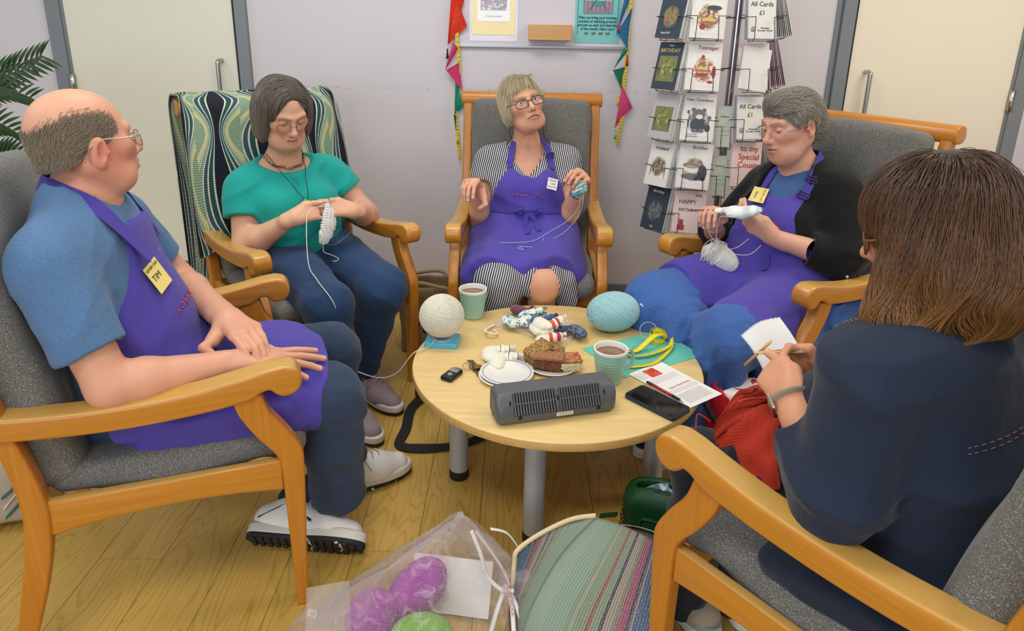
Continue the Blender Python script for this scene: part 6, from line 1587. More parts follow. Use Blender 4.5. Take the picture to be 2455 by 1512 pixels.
# small cards with round tops in the middle slot
for i, z in enumerate((.905, .69)):
    M = pocket(.905, 2.975, z, -4, .06, .16)
    c = card(M, .062, .175, 0, plain('pale_green_tag_%d' % i, 'c6cfc0', .55), ('tall', 'lower')[i] + ' pale green slip in the narrow middle pocket of the rack', texts=[('Believe', .012, 0, .13, MGREYI)])
    m = MB()
    for q in range(3): m.box((-.02, .05 + .018 * q, .0016), (.022, .051 + .018 * q, .002))
    m.build('printed_line', MGREYI, c, False)['kind'] = 'stuff'

# palm at the far left
MLEAF = NT('palm_leaf'); _c = MLEAF.mix(MLEAF.noise(MLEAF.co(), 20, 2), lin('1d3a22'), lin('3d5a30')); MLEAF.b(Base_Color=_c, Roughness=.4); MLEAF = MLEAF.m
MSTEM = plain('palm_stem', '51552f', .6)
pt = empty('potted_palm', (-2.03, 2.42, 0), 0, 'dark green palm in a pot behind the balding man', 'palm')
lathe('pot', [(0, 0), (.13, 0), (.17, .30), (.175, .31), (.16, .31), (.15, .28), (0, .28)], plain('grey_pot', '6d6a68', .6), pt, 32)
tube('trunk', crv([(0, 0, .27), (.02, 0, .5), (.0, .01, .8)], 6), .022, MSTEM, pt, 10)
V = []; F = []
for i in range(7):
    t = i / 6; w2 = .0105 * math.sin(math.pi * min(1, t * .92 + .08)) ** .8; z = -.020 * t * t
    V += [(-w2 * .8, t * .095, z), (0, t * .095, z - .002), (w2 * .8, t * .095, z)]
for i in range(6): F += [(3 * i, 3 * i + 1, 3 * i + 4, 3 * i + 3), (3 * i + 1, 3 * i + 2, 3 * i + 5, 3 * i + 4)]
leafm = bpy.data.meshes.new('leaflet'); leafm.from_pydata(V, [], F); leafm.polygons.foreach_set('use_smooth', [True] * len(F)); leafm.materials.append(MLEAF)
for pts in ([(0, 0, .8), (.05, -.01, 1.02), (.18, -.02, 1.16), (.31, -.02, 1.22), (.43, -.02, 1.27)], [(0, 0, .8), (.04, -.03, .98), (.14, -.05, 1.12), (.27, -.05, 1.165), (.39, -.05, 1.13)], [(0, 0, .8), (.06, -.05, .93), (.15, -.07, 1.03), (.26, -.07, 1.05), (.34, -.06, 1.0)],
            [(0, 0, .75), (.10, .0, .86), (.20, -.01, .92), (.29, -.02, .92), (.37, -.02, .84)], [(0, 0, .75), (-.1, .05, .98), (-.2, .1, 1.15), (-.3, .12, 1.2)], [(0, 0, .75), (.02, .1, 1.0), (.05, .25, 1.15), (.1, .4, 1.2)], [(0, 0, .72), (.12, -.02, .78), (.22, -.02, .78), (.30, -.02, .74)]):
    P = crv(pts, 12); fr = tube('frond', P, np.linspace(.006, .0018, len(P)), MSTEM, pt, 6)
    T = np.gradient(P, axis=0); k0 = int(len(P) * .28)
    for i in range(k0, len(P), 2):
        for s in (-1, 1):
            t = nrm(T[i]); sd = nrm(np.cross(t, V3(0, 0, 1))) * s; d_ = nrm(t * .8 + sd * .30 + V3(0, 0, .75) * s); z_ = V3(.1, -.85, .5); z_ = nrm(z_ - d_ * np.dot(z_, d_)); x_ = np.cross(d_, z_)
            o = bpy.data.objects.new('leaflet', leafm); COL.objects.link(o); o.parent = fr; sc_ = 1.0 - .45 * abs((i - k0) / (len(P) - k0) - .35)
            o.matrix_local = Matrix(((x_[0], d_[0], z_[0], P[i][0]), (x_[1], d_[1], z_[1], P[i][1]), (x_[2], d_[2], z_[2], P[i][2]), (0, 0, 0, 1))) @ Matrix.Scale(sc_, 4)
# low cabinet past the right door
cb = empty('low_cabinet', (2.42, 2.95, 0), 0, 'low orange wooden cabinet at the far right edge beyond the door', 'cabinet')
box('body', (-.20, -.2, .02), (.35, .2, .68), MRAIL, cb, .004); box('top', (-.215, -.215, .68), (.365, .215, .705), MRAIL, cb, .004); box('door', (-.19, -.222, .05), (.34, -.2, .66), MARM, cb, .003)

# blanket over the second chair
def m_blanket():
    t = NT('striped_knit_blanket'); uv = t.n('TexCoord').outputs['UV']; sp = t.n('SeparateXYZ', {'Vector': uv}).outputs; u = sp[1]; v = sp[0]
    uu = t.math('ADD', u, t.math('MULTIPLY', t.math('SINE', t.math('ADD', t.math('MULTIPLY', v, 9.0), 1.0)), .018))
    x = t.math('MULTIPLY', uu, 5.2); cell = t.math('FLOOR', x); w_ = t.math('ABSOLUTE', t.math('SUBTRACT', t.math('FRACT', x), .5))
    md = t.math('SINE', t.math('ADD', t.math('MULTIPLY', v, 21.0), t.math('MULTIPLY', cell, 2.4)))
    d = t.math('DIVIDE', w_, t.math('ADD', .30, t.math('MULTIPLY', md, .17)))
    nv, wh, tl, sl, sg, cm, yl = [lin(h) for h in ('14182a', 'e4e2d2', '1f5552', '3d5a66', '8fae92', 'e2deba', 'dccb76')]
    c = t.ramp(t.math('MULTIPLY', d, .5), [(0, nv), (.20, nv), (.205, wh), (.245, wh), (.25, tl), (.36, tl), (.365, wh), (.40, wh), (.405, sl), (.50, sl), (.505, wh), (.54, wh), (.545, sg), (.66, sg), (.665, cm), (.70, cm), (.705, sg), (.74, sg), (.745, cm), (.80, cm), (.805, yl), (.86, cm), (.91, yl), (.95, sg), (1, sg)], 'CONSTANT')
    row = t.math('SINE', t.math('MULTIPLY', v, 1500.0)); st = t.math('SINE', t.math('MULTIPLY', u, 1100.0)); k = t.math('ADD', row, t.math('MULTIPLY', st, row))
    c = t.mix(t.math('MULTIPLY', t.math('SUBTRACT', 1.0, row), .22), c, t.mix(.5, c, (0, 0, 0, 1), 'MULTIPLY'))
    t.b(Base_Color=c, Roughness=.95); t.bump(k, .5, .0025); return t.m
rows = []
xs = [.340, .322, .22, .08, -.06, -.20, -.285, -.305]
for (y, z, sp_, lo) in ((-.400, .42, 1.0, 0), (-.415, .75, .99, 0), (-.452, 1.03, .97, 0), (-.440, 1.112, .955, 0), (-.395, 1.126, .945, 0), (-.330, 1.118, .945, 0), (-.268, 1.085, .95, 0), (-.236, 1.00, .97, 0), (-.205, .86, .99, 0), (-.176, .70, 1.01, 0), (-.168, .60, 1.02, 0)):
    rows.append([(x * sp_, y + (.0 if abs(x) < .25 else -.035 * (abs(x) - .25) / .06 * (z < 1.1 and y > -.35)), z - (.02 * math.sin(x * 9) if z < .8 else 0) + (-.07 if (x > .30 and z < .75) else 0)) for x in xs])
bl = sheet('knitted_blanket', rows, m_blanket(), None, .006, 5, 5, lambda U, Vv: .004 * np.sin(U * 30 + 4 * Vv) * np.sin(Vv * 23))
bl.location = CH['w1'].location; bl.rotation_euler = CH['w1'].rotation_euler
tag(bl, 'knitted blanket of wavy green, navy and cream stripes over an armchair back', 'blanket')
S = SDF(); S.el((.185, -.135, .535), (.055, .05, .075), rotm(y=10)); S.el((.13, -.15, .53), (.06, .04, .07), k=.03); S.disp.append(folds(.004, 60, 3))
cu = sdf_obj('floral_cushion', S, .006, m_photo('dark_floral', ['2b2c30', '6d6a4a', '3a3b3e', 'b5a88c', '2b2c30', '50513f'], 55)); cu.location = CH['w1'].location; cu.rotation_euler = CH['w1'].rotation_euler
tag(cu, 'small dark floral cushion tucked behind the woman in turquoise', 'cushion')
# ---------------------------------------------------------------- yarn and knitting
def m_yarn(name, h1, h2=None, rough=.9, fuzzy=.3):
    t = NT(name); co = t.co(); n = t.noise(co, 260, 2)
    c = t.mix(n, tuple(x * .72 for x in lin(h1)[:3]) + (1,), lin(h1)) if not h2 else t.mix(t.ramp(t.noise(co, 30, 3), [(.42, (0,) * 3), (.58, (1,) * 3)]), lin(h1), lin(h2))
    t.b(Base_Color=c, Roughness=rough); t.bsdf.inputs['Sheen Weight'].default_value = fuzzy; t.bump(n, .3, .0008); return t.m
MCREAM = m_yarn('cream_wool', 'eae4d0'); MWHITE = m_yarn('white_wool', 'ecebe6'); MSKY = m_yarn('pale_blue_wool', 'a3d0d6'); MPURP = m_yarn('magenta_wool', 'b23cab'); MLIME = m_yarn('lime_wool', '7fb82a')
def wound(parent, r, sc, mat, dirs, loops, seed, wob=.02, tr=.0013, name='wound_yarn', core=.985):
    """strands wound round a ball; dirs = winding axes"""
    g = np.random.RandomState(seed); m = MB(); sc = np.array(sc)
    for ax, spread in dirs:
        ax = nrm(ax)
        for k in range(loops):
            n = nrm(ax + g.normal(size=3) * wob); d = r * spread * (2 * (k + .5) / loops - 1); rr = math.sqrt(max(r * r - d * d, 1e-8)) * (1 + .006 * g.normal())
            u = nrm(np.cross(n, (.3, .5, .8))); v = np.cross(n, u)
            m.tube([(n * d + rr * (math.cos(a) * u + math.sin(a) * v)) * sc for a in np.linspace(0, 2 * math.pi, 35)[:-1]], tr, 4, 0, True)
    o = m.build(name, mat, parent); o['kind'] = 'stuff'
    S = SDF(); S.el((0, 0, 0), r * sc * core); sdf_obj('yarn_core', S, max(r / 14, .003), mat, parent); return o
def strand(name, pts, mat, parent=None, r=.0011, n=10, wig=.0):
    P = crv(pts, n)
    if wig:
        t = np.arange(len(P)); P = P + np.stack([np.sin(t * 1.3), np.cos(t * 1.9), np.sin(t * .9 + 1)], 1) * wig
    return tube(name, P, r, mat, parent, 6)
# cream ball on its blue holder
h = empty('yarn_holder', (-.220, 2.045, TZ), R(-4), 'flat turquoise yarn holder with a clear cup under the cream wool ball', 'holder')
box('base', (-.053, -.042, 0), (.053, .042, .017), plain('turquoise_plastic', '4fb4d4', .35), h, .002); lathe('clear_cup', [(.0, .0175), (.036, .0175), (.040, .026), (.0385, .026), (.035, .019), (0, .019)], m_clear('cup_plastic', .25), h, 40)
y1 = empty('yarn_ball', (-.222, 2.050, TZ + .0945), 0, 'large cream wool ball on the turquoise holder', 'yarn')
wound(y1, .070, (1.02, 1, .98), MCREAM, [((.2, .1, 1), .55), ((.9, .2, .4), .5), ((.5, -.2, .8), .55), ((-.7, .3, .5), .5), ((.1, .9, .45), .55), ((-.3, -.8, .6), .5), ((.8, -.6, .3), .5)], 26, 3)
L1 = lambda k, *p: chair_local(k, p)
yl = strand('yarn_strand', [L1('w1', .012, .182, .762), L1('w1', .060, .185, .758), L1('w1', .088, .205, .72), L1('w1', .130, .295, .60), L1('w1', .150, .41, .575), L1('w1', .130, .485, .50), (-.62, 2.20, .33), (-.545, 2.10, .285), (-.44, 2.04, .275), (-.36, 1.97, .33), (-.303, 1.955, .408), (-.262, 2.0, .409), (-.24, 2.01, .43)], MCREAM, None, .0016, 10)
tag(yl, 'long white wool strand running from the knitting hands to the cream ball', 'yarn strand')

def mug(x, y, rz, label, r=.050, hgt=.108):
    m = empty('mug', (x, y, TZ), R(rz), label, 'mug', 'ribbed green mugs of coffee on the table')
    pr = [(0, 0), (.032, 0), (.0345, .002)]
    for i in range(60):
        t = i / 59; z = .004 + t * (hgt - .012); pr.append((.0345 + (r - .0345) * t ** .85 + .0007 * math.sin(t * 60) * (t < .97) , z))
    prw = [(r - .0002, hgt - .008), (r, hgt - .001), (r - .0015, hgt), (r - .0045, hgt - .001), (r - .006, hgt - .010), (.036, .012), (0, .010)]
    lathe('body', pr, plain('sage_glaze', '93bfae', .3) if 'sage_glaze' not in bpy.data.materials else bpy.data.materials['sage_glaze'], m, 64)
    lathe('rim_lining', prw, plain('white_glaze', 'e9e9e4', .25) if 'white_glaze' not in bpy.data.materials else bpy.data.materials['white_glaze'], m, 64)
    lathe('coffee', [(0, hgt - .018), (r - .0075, hgt - .018), (r - .0068, hgt - .0165)], plain('milky_coffee', '8a6650', .15) if 'milky_coffee' not in bpy.data.materials else bpy.data.materials['milky_coffee'], m, 48)
    tube('handle', crv([(r - .004, 0, hgt * .84), (r + .016, 0, hgt * .86), (r + .027, 0, hgt * .62), (r + .020, 0, hgt * .36), (r - .012, 0, hgt * .24)], 6), .0055, bpy.data.materials['sage_glaze'], m, 10, flat=(1.3, .8))
mug(-.134, 2.262, 75, 'ribbed green mug of coffee behind the cream wool ball'); mug(.292, 1.812, 22, 'ribbed green mug of coffee in front of the pale blue wool')

# pale blue skein
y2 = empty('yarn_skein', (.350, 2.175, TZ + .066), R(20), 'plump pale blue wool skein between mug and woman in blue skirt', 'yarn')
wound(y2, .066, (1.42, 1.08, 1.0), MSKY, [((1, .1, .1), .80), ((.85, .5, .2), .7), ((.8, -.55, .25), .7), ((.7, .1, .75), .65), ((.75, -.2, -.65), .6)], 40, 5, .03, .0017)
tube('yarn_tail', crv([(.085, -.03, .03), (.098, -.04, .012), (.10, -.035, -.01)], 5), .003, MWHITE, y2)

# organza pouch and baby socks
po = sheet('organza_pouch', [[(-.075, 2.185, TZ + .004), (-.03, 2.245, TZ + .005), (.03, 2.30, TZ + .004)], [(.03, 2.12, TZ + .010), (.09, 2.17, TZ + .020), (.14, 2.25, TZ + .006)], [(.172, 2.005, TZ + .004), (.205, 2.08, TZ + .008), (.250, 2.20, TZ + .004)]], None, None, .0012, 8, 8, lambda U, V: .002 * np.sin(U * 17 + 6 * V) * np.sin(V * 13))
def m_organza(name, a=.35, tint='e6dfe0'):
    t = NT(name); co = t.co(); tr = t.n('BsdfTransparent'); df = t.n('BsdfDiffuse', {'Color': lin(tint)}); tl = t.n('BsdfTranslucent', {'Color': lin(tint)}); gl = t.n('BsdfGlossy', {'Roughness': .35})
    lw = t.n('LayerWeight', {'Blend': .35}).outputs['Facing']; n = t.noise(co, 30, 4, .6, 1.2)
    m1 = t.n('MixShader', {0: .4, 1: df.outputs[0], 2: tl.outputs[0]}); m3 = t.n('MixShader', {0: .12, 1: m1.outputs[0], 2: gl.outputs[0]})
    f = t.math('MINIMUM', t.math('ADD', t.math('ADD', a * .55, t.math('MULTIPLY', lw, .45)), t.math('MULTIPLY', t.ramp(n, [(.5, (0,) * 3), (.75, (1,) * 3)]), .22)), .95)
    m2 = t.n('MixShader', {0: f, 1: tr.outputs[0], 2: m3.outputs[0]}); t.set(t.out.inputs['Surface'], m2.outputs[0]); return t.m
MORG = m_organza('white_organza', .10); po.data.materials.append(MORG); tag(po, 'flat translucent organza pouch under the pile of baby socks', 'pouch')
MRIB = plain('white_ribbon', 'e9e4e6', .4)
tube('drawstring_ribbon', crv([(-.055, 2.18, TZ + .008), (-.075, 2.145, TZ + .012), (-.085, 2.105, TZ + .020), (-.065, 2.085, TZ + .020), (-.045, 2.10, TZ + .012), (-.055, 2.14, TZ + .008)], 6), .005, MRIB, po, 6, flat=(1, .25))
def m_sock(name, base, bands=None, axis=0, fleck=None, rib=900):
    t = NT(name); co = t.co(); sp = t.n('SeparateXYZ', {'Vector': co}).outputs; c = lin(base)
    if fleck: c = t.mix(t.ramp(t.noise(co, 55, 2, .5, 1.5), [(.50, (0,) * 3), (.53, (1,) * 3)]), c, lin(fleck))
    if bands:
        for (a, b, h) in bands:
            x = t.math('ADD', sp[0], t.math('MULTIPLY', t.noise(co, 60, 2), .006)); f = t.math('MULTIPLY', t.math('GREATER_THAN', x, a), t.math('LESS_THAN', x, b)); c = t.mix(f, c, lin(h))
    st = t.math('MULTIPLY', t.math('SINE', t.math('MULTIPLY', sp[1], rib)), t.math('SINE', t.math('MULTIPLY', sp[0], rib)))
    t.b(Base_Color=c, Roughness=.95); t.bsdf.inputs['Sheen Weight'].default_value = .3; t.bump(st, .4, .002); return t.m
def sock(x, y, z, rz, mat, label, group, tilt=(0, 0), foot=1, L=.085, W=.020, T=.013):
    r = empty('baby_sock', (x, y, z), 0, label, 'sock', group); r.rotation_euler = (R(tilt[0]), R(tilt[1]), R(rz))
    S = SDF(); S.ch([(0, 0, T * .9), (L * .35, 0, T), (L * .7, 0, T), (L, 0, T)], (W * .75, W * .86, W * .92, W), .01, fl=((0, 0, 1), T / W))
    S.disp.append(lambda x, y, z: .0011 * np.sin(y * 1150) * (np.clip((x - L * .25) * 60, 0, 1)) + .0008 * np.sin(x * 330) + 0 * z)
    S.half((L * 1.02, 0, 0), (1, 0, 0), .004); S.rc((L * .9, 0, T), (L * 1.2, 0, T), W * .72, op='s', fl=((0, 0, 1), T / W * .55))
    sdf_obj('cuff', S, .0022, mat, r)
    S = SDF(); S.ch([(.004, 0, T), (-.006, foot * .012, T), (-.010, foot * .042, T * .95), (-.006, foot * .060, T * .9)], (W * .80, W * .95, W * .9, W * .66), .012, fl=((0, 0, 1), T / W)); S.disp.append(lambda x, y, z: .0008 * np.sin(y * 420) + .0004 * np.sin(x * 900) + 0 * z)
    sdf_obj('foot', S, .0022, mat, r); return r
MS1 = m_sock('sock_teal_white', 'e2e2d6', None, 0, '3f8f92'); MS2 = m_sock('sock_red_bands', 'e9e4d2', [(.018, .030, 'd2452a'), (.044, .056, 'c22f5a')]); MS3 = m_sock('sock_blue', '2a5f8c', None, 0, '1d3f66'); MS4 = m_sock('sock_dark', '2b3850', None, 0, '5e6d84'); MS5 = m_sock('sock_cream_dark', 'e8e4d4', None, 0, None)
MS6 = m_sock('sock_cream_lines', 'e9e5d3', [(.026, .0285, '39505a'), (.055, .0575, '4a3350')])
G = 'knitted baby socks on the table'; z0 = TZ + .010
sock(.020, 2.145, z0 + .006, 28, MS1, 'teal and white flecked baby sock at the left end of the pile', G, (0, -6), 1)
sock(.055, 2.205, z0 + .016, 8, m_sock('sock_teal_speckle', 'dfe3da', None, 0, '5a7f8c'), 'teal speckled baby sock at the back of the pile', G, (8, -8), -1)
sock(.095, 2.150, z0 + .010, 20, MS3, 'dark blue baby sock in the middle of the pile', G, (0, -8), 1); sock(.205, 2.120, z0 + .002, 205, MS4, 'navy flecked baby sock under the striped ones', G, (0, 0), 1)
sock(.105, 2.085, z0 + .004, 14, MS5, 'plain cream baby sock left of the red banded pair', G, (0, -4), 1, .06); sock(.110, 2.040, z0 + .003, 8, MS2, 'cream baby sock with red and orange bands nearest the pouch edge', G, (0, -3), -1)
sock(.125, 2.090, z0 + .024, 24, m_sock('sock_orange_bands', 'eae5d4', [(.014, .026, 'd8562c'), (.034, .044, 'a82a4c')]), 'cream baby sock with red bands standing up behind the other banded one', G, (0, -14), 1)
sock(.055, 2.245, z0 + .004, 40, m_sock('sock_maroon', '7d2032', None, 0, '28406a'), 'small maroon and navy baby sock at the back of the pile', G, (0, 0), 1, .05)
sock(-.055, 1.970, TZ + .002, 4, MS6, 'cream baby sock with thin dark lines behind its partner', G, (0, 0), -1, .088, .022); sock(-.028, 1.925, TZ + .002, -1, MS6, 'cream baby sock with thin dark lines beside the plates', G, (0, 0), -1, .092, .022)

# plates and cake
MCHINA = plain('white_china', 'e6e5de', .2); MRING = plain('grey_blue_line', '5b6673', .3)
def plate(x, y, z, label):
    p = empty('side_plate', (x, y, z), 0, label, 'plate', 'white side plates with a thin dark line')
    k = .079 / .08
    lathe('dish', [(0, .004), (.036, .004), (.042, .0055), (.056, .0088), (.076, .0125), (.0795, .0118), (.078, .0100), (.056, .006), (.044, .0015), (.040, 0), (0, 0)], MCHINA, p, 72)
    lathe('rim_line', [(.0715, .01195), (.0728, .01222), (.0728, .01252), (.0715, .01225)], MRING, p, 72); lathe('inner_line', [(.0690, .0114), (.0695, .0115), (.0695, .0118), (.0690, .0117)], MRING, p, 72)
plate(-.012, 1.822, TZ, 'lower of two stacked white side plates beside the keys'); plate(-.008, 1.826, TZ + .0065, 'empty upper white side plate of the stack beside the keys'); plate(.130, 1.895, TZ, 'white side plate holding three slices of cake')
def cake(x, y, z, rz, h, lab, mats, tilt=(0, 0), sc=(.048, .028, .020)):
    r = empty('cake_slice', (x, y, z), 0, lab, 'cake', 'cake slices on the side plate'); r.rotation_euler = (R(tilt[0]), R(tilt[1]), R(rz))
    S = SDF(); S.bx((0, 0, sc[2]), sc, None, .007); S.disp.append(lambda x, y, z: .0016 * np.sin(260 * x + 3 * np.sin(190 * z)) * np.sin(240 * y + 2 * np.sin(170 * x)) + .0012 * np.sin(520 * z + 330 * x)); sdf_obj('crumb', S, .0025, mats[0], r)
    S = SDF(); S.bx(h[0], h[1], None, .004); S.disp.append(lambda x, y, z: .0016 * np.sin(300 * x) * np.sin(280 * y) + 0 * z); sdf_obj('topping', S, .0025, mats[1], r)
def m_cake(name, a, b, sc): 
    t = NT(name); n = t.noise(t.co(), sc, 4, .7); t.b(Base_Color=t.ramp(n, [(.35, lin(a)), (.6, lin(b))]), Roughness=.85); t.bump(n, .8, .003); return t.m
MC1 = m_cake('brown_cake', '5e3322', '8b5a3c', 90); MC2 = m_cake('crumble_topping', '5b3520', 'b08a4e', 120); MC3 = m_cake('sponge', 'c79a4a', 'dcb866', 110); MC4 = m_cake('lemon_icing', 'e6e0b4', 'f0ecd0', 40); MC5 = m_cake('berry_top', '7a2f38', 'c8894e', 110)
cake(.118, 1.868, TZ + .008, -10, ((0, 0, .042), (.046, .026, .006)), 'dark brown slice of cake at the front of the plate', (MC1, m_cake('cut_face', '8a5a3f', 'a9764f', 150)), (0, 0), (.046, .022, .018))
cake(.092, 1.915, TZ + .008, 40, ((0, 0, .046), (.042, .028, .010)), 'crumbly brown slice of cake with seeds at the back of the plate', (MC2, MC2), (6, -14), (.040, .026, .022))
cake(.125, 1.922, TZ + .012, -20, ((0, 0, .042), (.034, .020, .006)), 'golden piece of cake leaning in the middle of the plate', (MC3, MC2), (0, 12), (.034, .020, .020))
cake(.178, 1.872, TZ + .010, 12, ((0, 0, .036), (.034, .026, .004)), 'pale iced slice of berry cake at the right of the plate', (MC4, MC5), (8, 2), (.034, .026, .016))

# keys
kf = empty('car_key', (-.170, 1.820, TZ), R(-28), 'black and silver remote car key on the left of the table', 'key')
S = SDF(); S.bx((0, 0, .0075), (.020, .034, .0075), None, .006); sdf_obj('shell', S, .0022, plain('gloss_black', '161618', .25), kf)
box('silver_panel', (-.014, .004, .0146), (.014, .024, .0158), plain('satin_silver', 'b6b6b4', .35, .8), kf, .002); lathe('round_button', [(0, .0162), (.007, .0162), (.0078, .0150), (0, .0148)], bpy.data.materials['satin_silver'], kf, 24, (0, -.010, 0)); box('end_cap', (-.012, .030, .002), (.012, .040, .013), bpy.data.materials['satin_silver'], kf, .002)
kb = empty('key_bunch', (-.105, 1.868, TZ), 0, 'bunch of brass and steel keys beside the car key', 'keys'); MBR = plain('brass', 'a58a4e', .35, 1.0); MKST = plain('key_steel', '8d8578', .35, 1.0)
for i, (cx, cy, cz, rr) in enumerate(((-.022, -.002, .012, .013), (-.006, .008, .008, .011), (.004, -.002, .006, .009))): tube('split_ring', [(cx + rr * math.cos(a), cy + rr * math.sin(a), cz + .006 * math.sin(a + i)) for a in np.linspace(0, 6.283, 25)[:-1]], .0013, MKST, kb, 6, True)
for i, (rz, mt) in enumerate(((-70, MBR), (-40, MKST), (15, MBR), (30, MKST), (-95, MBR))):
    m = MB(); m.box((-.009, -.001, 0), (.009, .018, .0018)); m.box((-.0035, .016, 0), (.0035, .048, .0018))
    for k in range(4): m.box((.003, .024 + k * .006, 0), (.0055 + .001 * (k % 2), .027 + k * .006, .0018))
    o = m.build('key', mt, kb, False); o.location = (.0, 0, .002 + i * .0022); o.rotation_euler = (0, R(4), R(rz - 90 + 90 * (i > 1)))

# teal folder sheet, leaflet, pen, phone
def poly_sheet(name, pts, z, th, mat, label, cat):
    bm = bmesh.new(); c = Vector((sum(p[0] for p in pts) / len(pts), sum(p[1] for p in pts) / len(pts), z)); a = [bm.verts.new((p[0] - c.x, p[1] - c.y, 0)) for p in pts]; b = [bm.verts.new((p[0] - c.x, p[1] - c.y, th)) for p in pts]
    bm.faces.new(a[::-1]); bm.faces.new(b); n = len(pts)
    for i in range(n): bm.faces.new((a[i], a[(i + 1) % n], b[(i + 1) % n], b[i]))
    return tag(from_bm(name, bm, mat, None, False, c), label, cat), c
o, c = poly_sheet('turquoise_sheet', [(.232, 2.022), (.342, 1.832), (.612, 1.985), (.515, 2.165)], TZ + .0005, .0012, plain('turquoise_paper', '55c6b0', .5), 'turquoise printed sheet under the measuring tape', 'paper')
sv = box('plastic_sleeve', (-.14, -.105, .0014), (.155, .11, .0019), m_clear('sleeve_plastic', .10, 'c8e8e2'), o, 0); sv.rotation_euler = (0, 0, R(30.5))
rl = random.Random(2)
def print_lines(parent, n, x0, x1, y0, dy, rz, z, mat, th=.0009, name='printed_line'):
    M = Matrix.Rotation(R(rz), 4, 'Z'); m = MB()
    for i in range(n):
        x = x0; y = y0 - dy * i; e = x1 - rl.uniform(0, .25) * (x1 - x0) * (i % 4 == 3)
        while x < e:
            w_ = rl.uniform(.003, .010); m.box((x, y, z), (min(x + w_, e), y + th * 1.6, z + .0001), 0, M); x += w_ + .0022
    m.build(name, mat, parent, False)['kind'] = 'stuff'
print_lines(o, 17, -.135, .03, .045, .0085, 30, .0014, plain('teal_ink', '1f6a66', .6))
o, c = poly_sheet('knitting_pattern', [(.356, 1.853), (.492, 1.664), (.606, 1.746), (.470, 1.935)], TZ + .0022, .0006, MPAP, 'white printed leaflet with a small red photo beside the phone', 'paper')
Mz = Matrix.Rotation(R(36), 4, 'Z')
pc = box('printed_photo', (-.026, .060, .0007), (.018, .105, .0009), m_photo('red_jumper_photo', ['2a2320', 'd8452c', 'e0573a', 'c23d28', '5a4038', 'd8452c'], 60), o, 0); pc.rotation_euler = (0, 0, R(36))
put_text('printed_heading', 'Upper Back Body', .0125, Mz @ Matrix.Translation((.008, -.012, .0008)), MREDI, o)
print_lines(o, 6, -.062, -.028, .100, .0068, 36, .0008, MGREYI, .0006); print_lines(o, 4, -.062, .055, .050, .0072, 36, .0008, MGREYI, .0006); print_lines(o, 3, -.055, .06, -.026, .0065, 36, .0008, MGREYI, .0006)
m = MB()
for i in range(9):
    for j in range(16): m.tube([Mz @ Vector((-.045 + j * .0062 + .002 * (i % 2) + .002 * math.cos(a), -.052 - i * .0058 + .0016 * math.sin(a), .0008)) for a in np.linspace(0, 6.28, 7)[:-1]], .0003, 3, 0, True)
m.build('printed_chart', MGREYI, o, False)['kind'] = 'stuff'
pe = empty('ballpoint_pen', (.440, 1.745, TZ + .0075), R(-53), 'red ballpoint pen lying across the white leaflet', 'pen')
tube('barrel', [(-.048, 0, 0), (.030, 0, 0)], .0044, plain('red_pen', 'a3202a', .25), pe, 16); tube('grip', [(.030, 0, 0), (.055, 0, 0)], [.0046, .0038], plain('black_grip', '1c1c1e', .6), pe, 16); tube('tip', [(.055, 0, 0), (.066, 0, -.001), (.070, 0, -.002)], [.0035, .0015, .0005], MST, pe, 12); tube('cap', [(-.066, 0, 0), (-.048, 0, 0)], [.0034, .0046], plain('black_cap', '1c1c1e', .4), pe, 16); box('clip', (-.060, -.0012, .0042), (-.025, .0012, .0056), MST, pe, .0004)
ph = empty('smartphone', (.408, 1.686, TZ), R(-48), 'black smartphone in a dark case at the table edge', 'phone')
S = SDF(); S.bx((0, 0, .0055), (.081, .040, .0055), None, .005); bm = bmesh.new()
def rr(w_, h_, r_, n=6): return [(sx * (w_ - r_) + r_ * math.cos(a), sy * (h_ - r_) + r_ * math.sin(a)) for sx, sy, a0 in ((1, 1, 0), (-1, 1, 1.5708), (-1, -1, 3.1416), (1, -1, 4.7124)) for a in np.linspace(a0, a0 + 1.5708, n)]
bm.free(); prism('case', rr(.084, .0425, .012), 0, .0105, plain('navy_case', '232f3e', .5), ph, .0025, 3, 'z'); prism('screen', rr(.079, .038, .009), .0104, .0112, plain('black_glass', '08080a', .06), ph, .0003, 1, 'z'); tube('case_bumper', [(x, y, .0106) for x, y in rr(.0825, .041, .011)], .0015, bpy.data.materials['navy_case'], ph, 6, True)
put_text('case_emblem', '~', .012, Matrix(((0, 0, -1, -.0842), (-1, 0, 0, .030), (0, 1, 0, .005), (0, 0, 0, 1))), MPAP, ph)

# tape measure
tp = empty('tape_measure', (.455, 2.03, TZ), 0, 'yellow tape measure in loose coils on the turquoise sheet', 'tape measure')
MTY = NT('yellow_tape_marks'); MTY.b(Base_Color=lin('e3d427'), Roughness=.4); MTY = MTY.m
def ribbon(name, pts, w, mat, parent, flip=False):
    P = crv([p for p, n in pts], 10); N = crv([n for p, n in pts], 10); N /= np.linalg.norm(N, axis=1)[:, None]
    s = strap(name, pts, w, mat, parent, None, th=.0006); T = np.gradient(P, axis=0); T /= np.linalg.norm(T, axis=1)[:, None]; B = np.cross(T, N); m = MB()
    d = np.concatenate([[0], np.cumsum(np.linalg.norm(np.diff(P, axis=0), axis=1))])
    for q in np.arange(.004, d[-1] - .002, .0052):
        i = min(np.searchsorted(d, q), len(P) - 1); L = w * (.30 if int(q / .0052) % 5 else .48)
        for sd in (1, -1):
            a = P[i] + B[i] * sd * w * .5; b = P[i] + B[i] * sd * (w * .5 - L * (.9 if sd > 0 else .5)); m.tube([a + N[i] * .0006, b + N[i] * .0006], .00045, 3); m.tube([a - N[i] * .0008, b - N[i] * .0008], .00045, 3)
    m.build('tape_mark', MINK, s, False)['kind'] = 'stuff'
coil = []
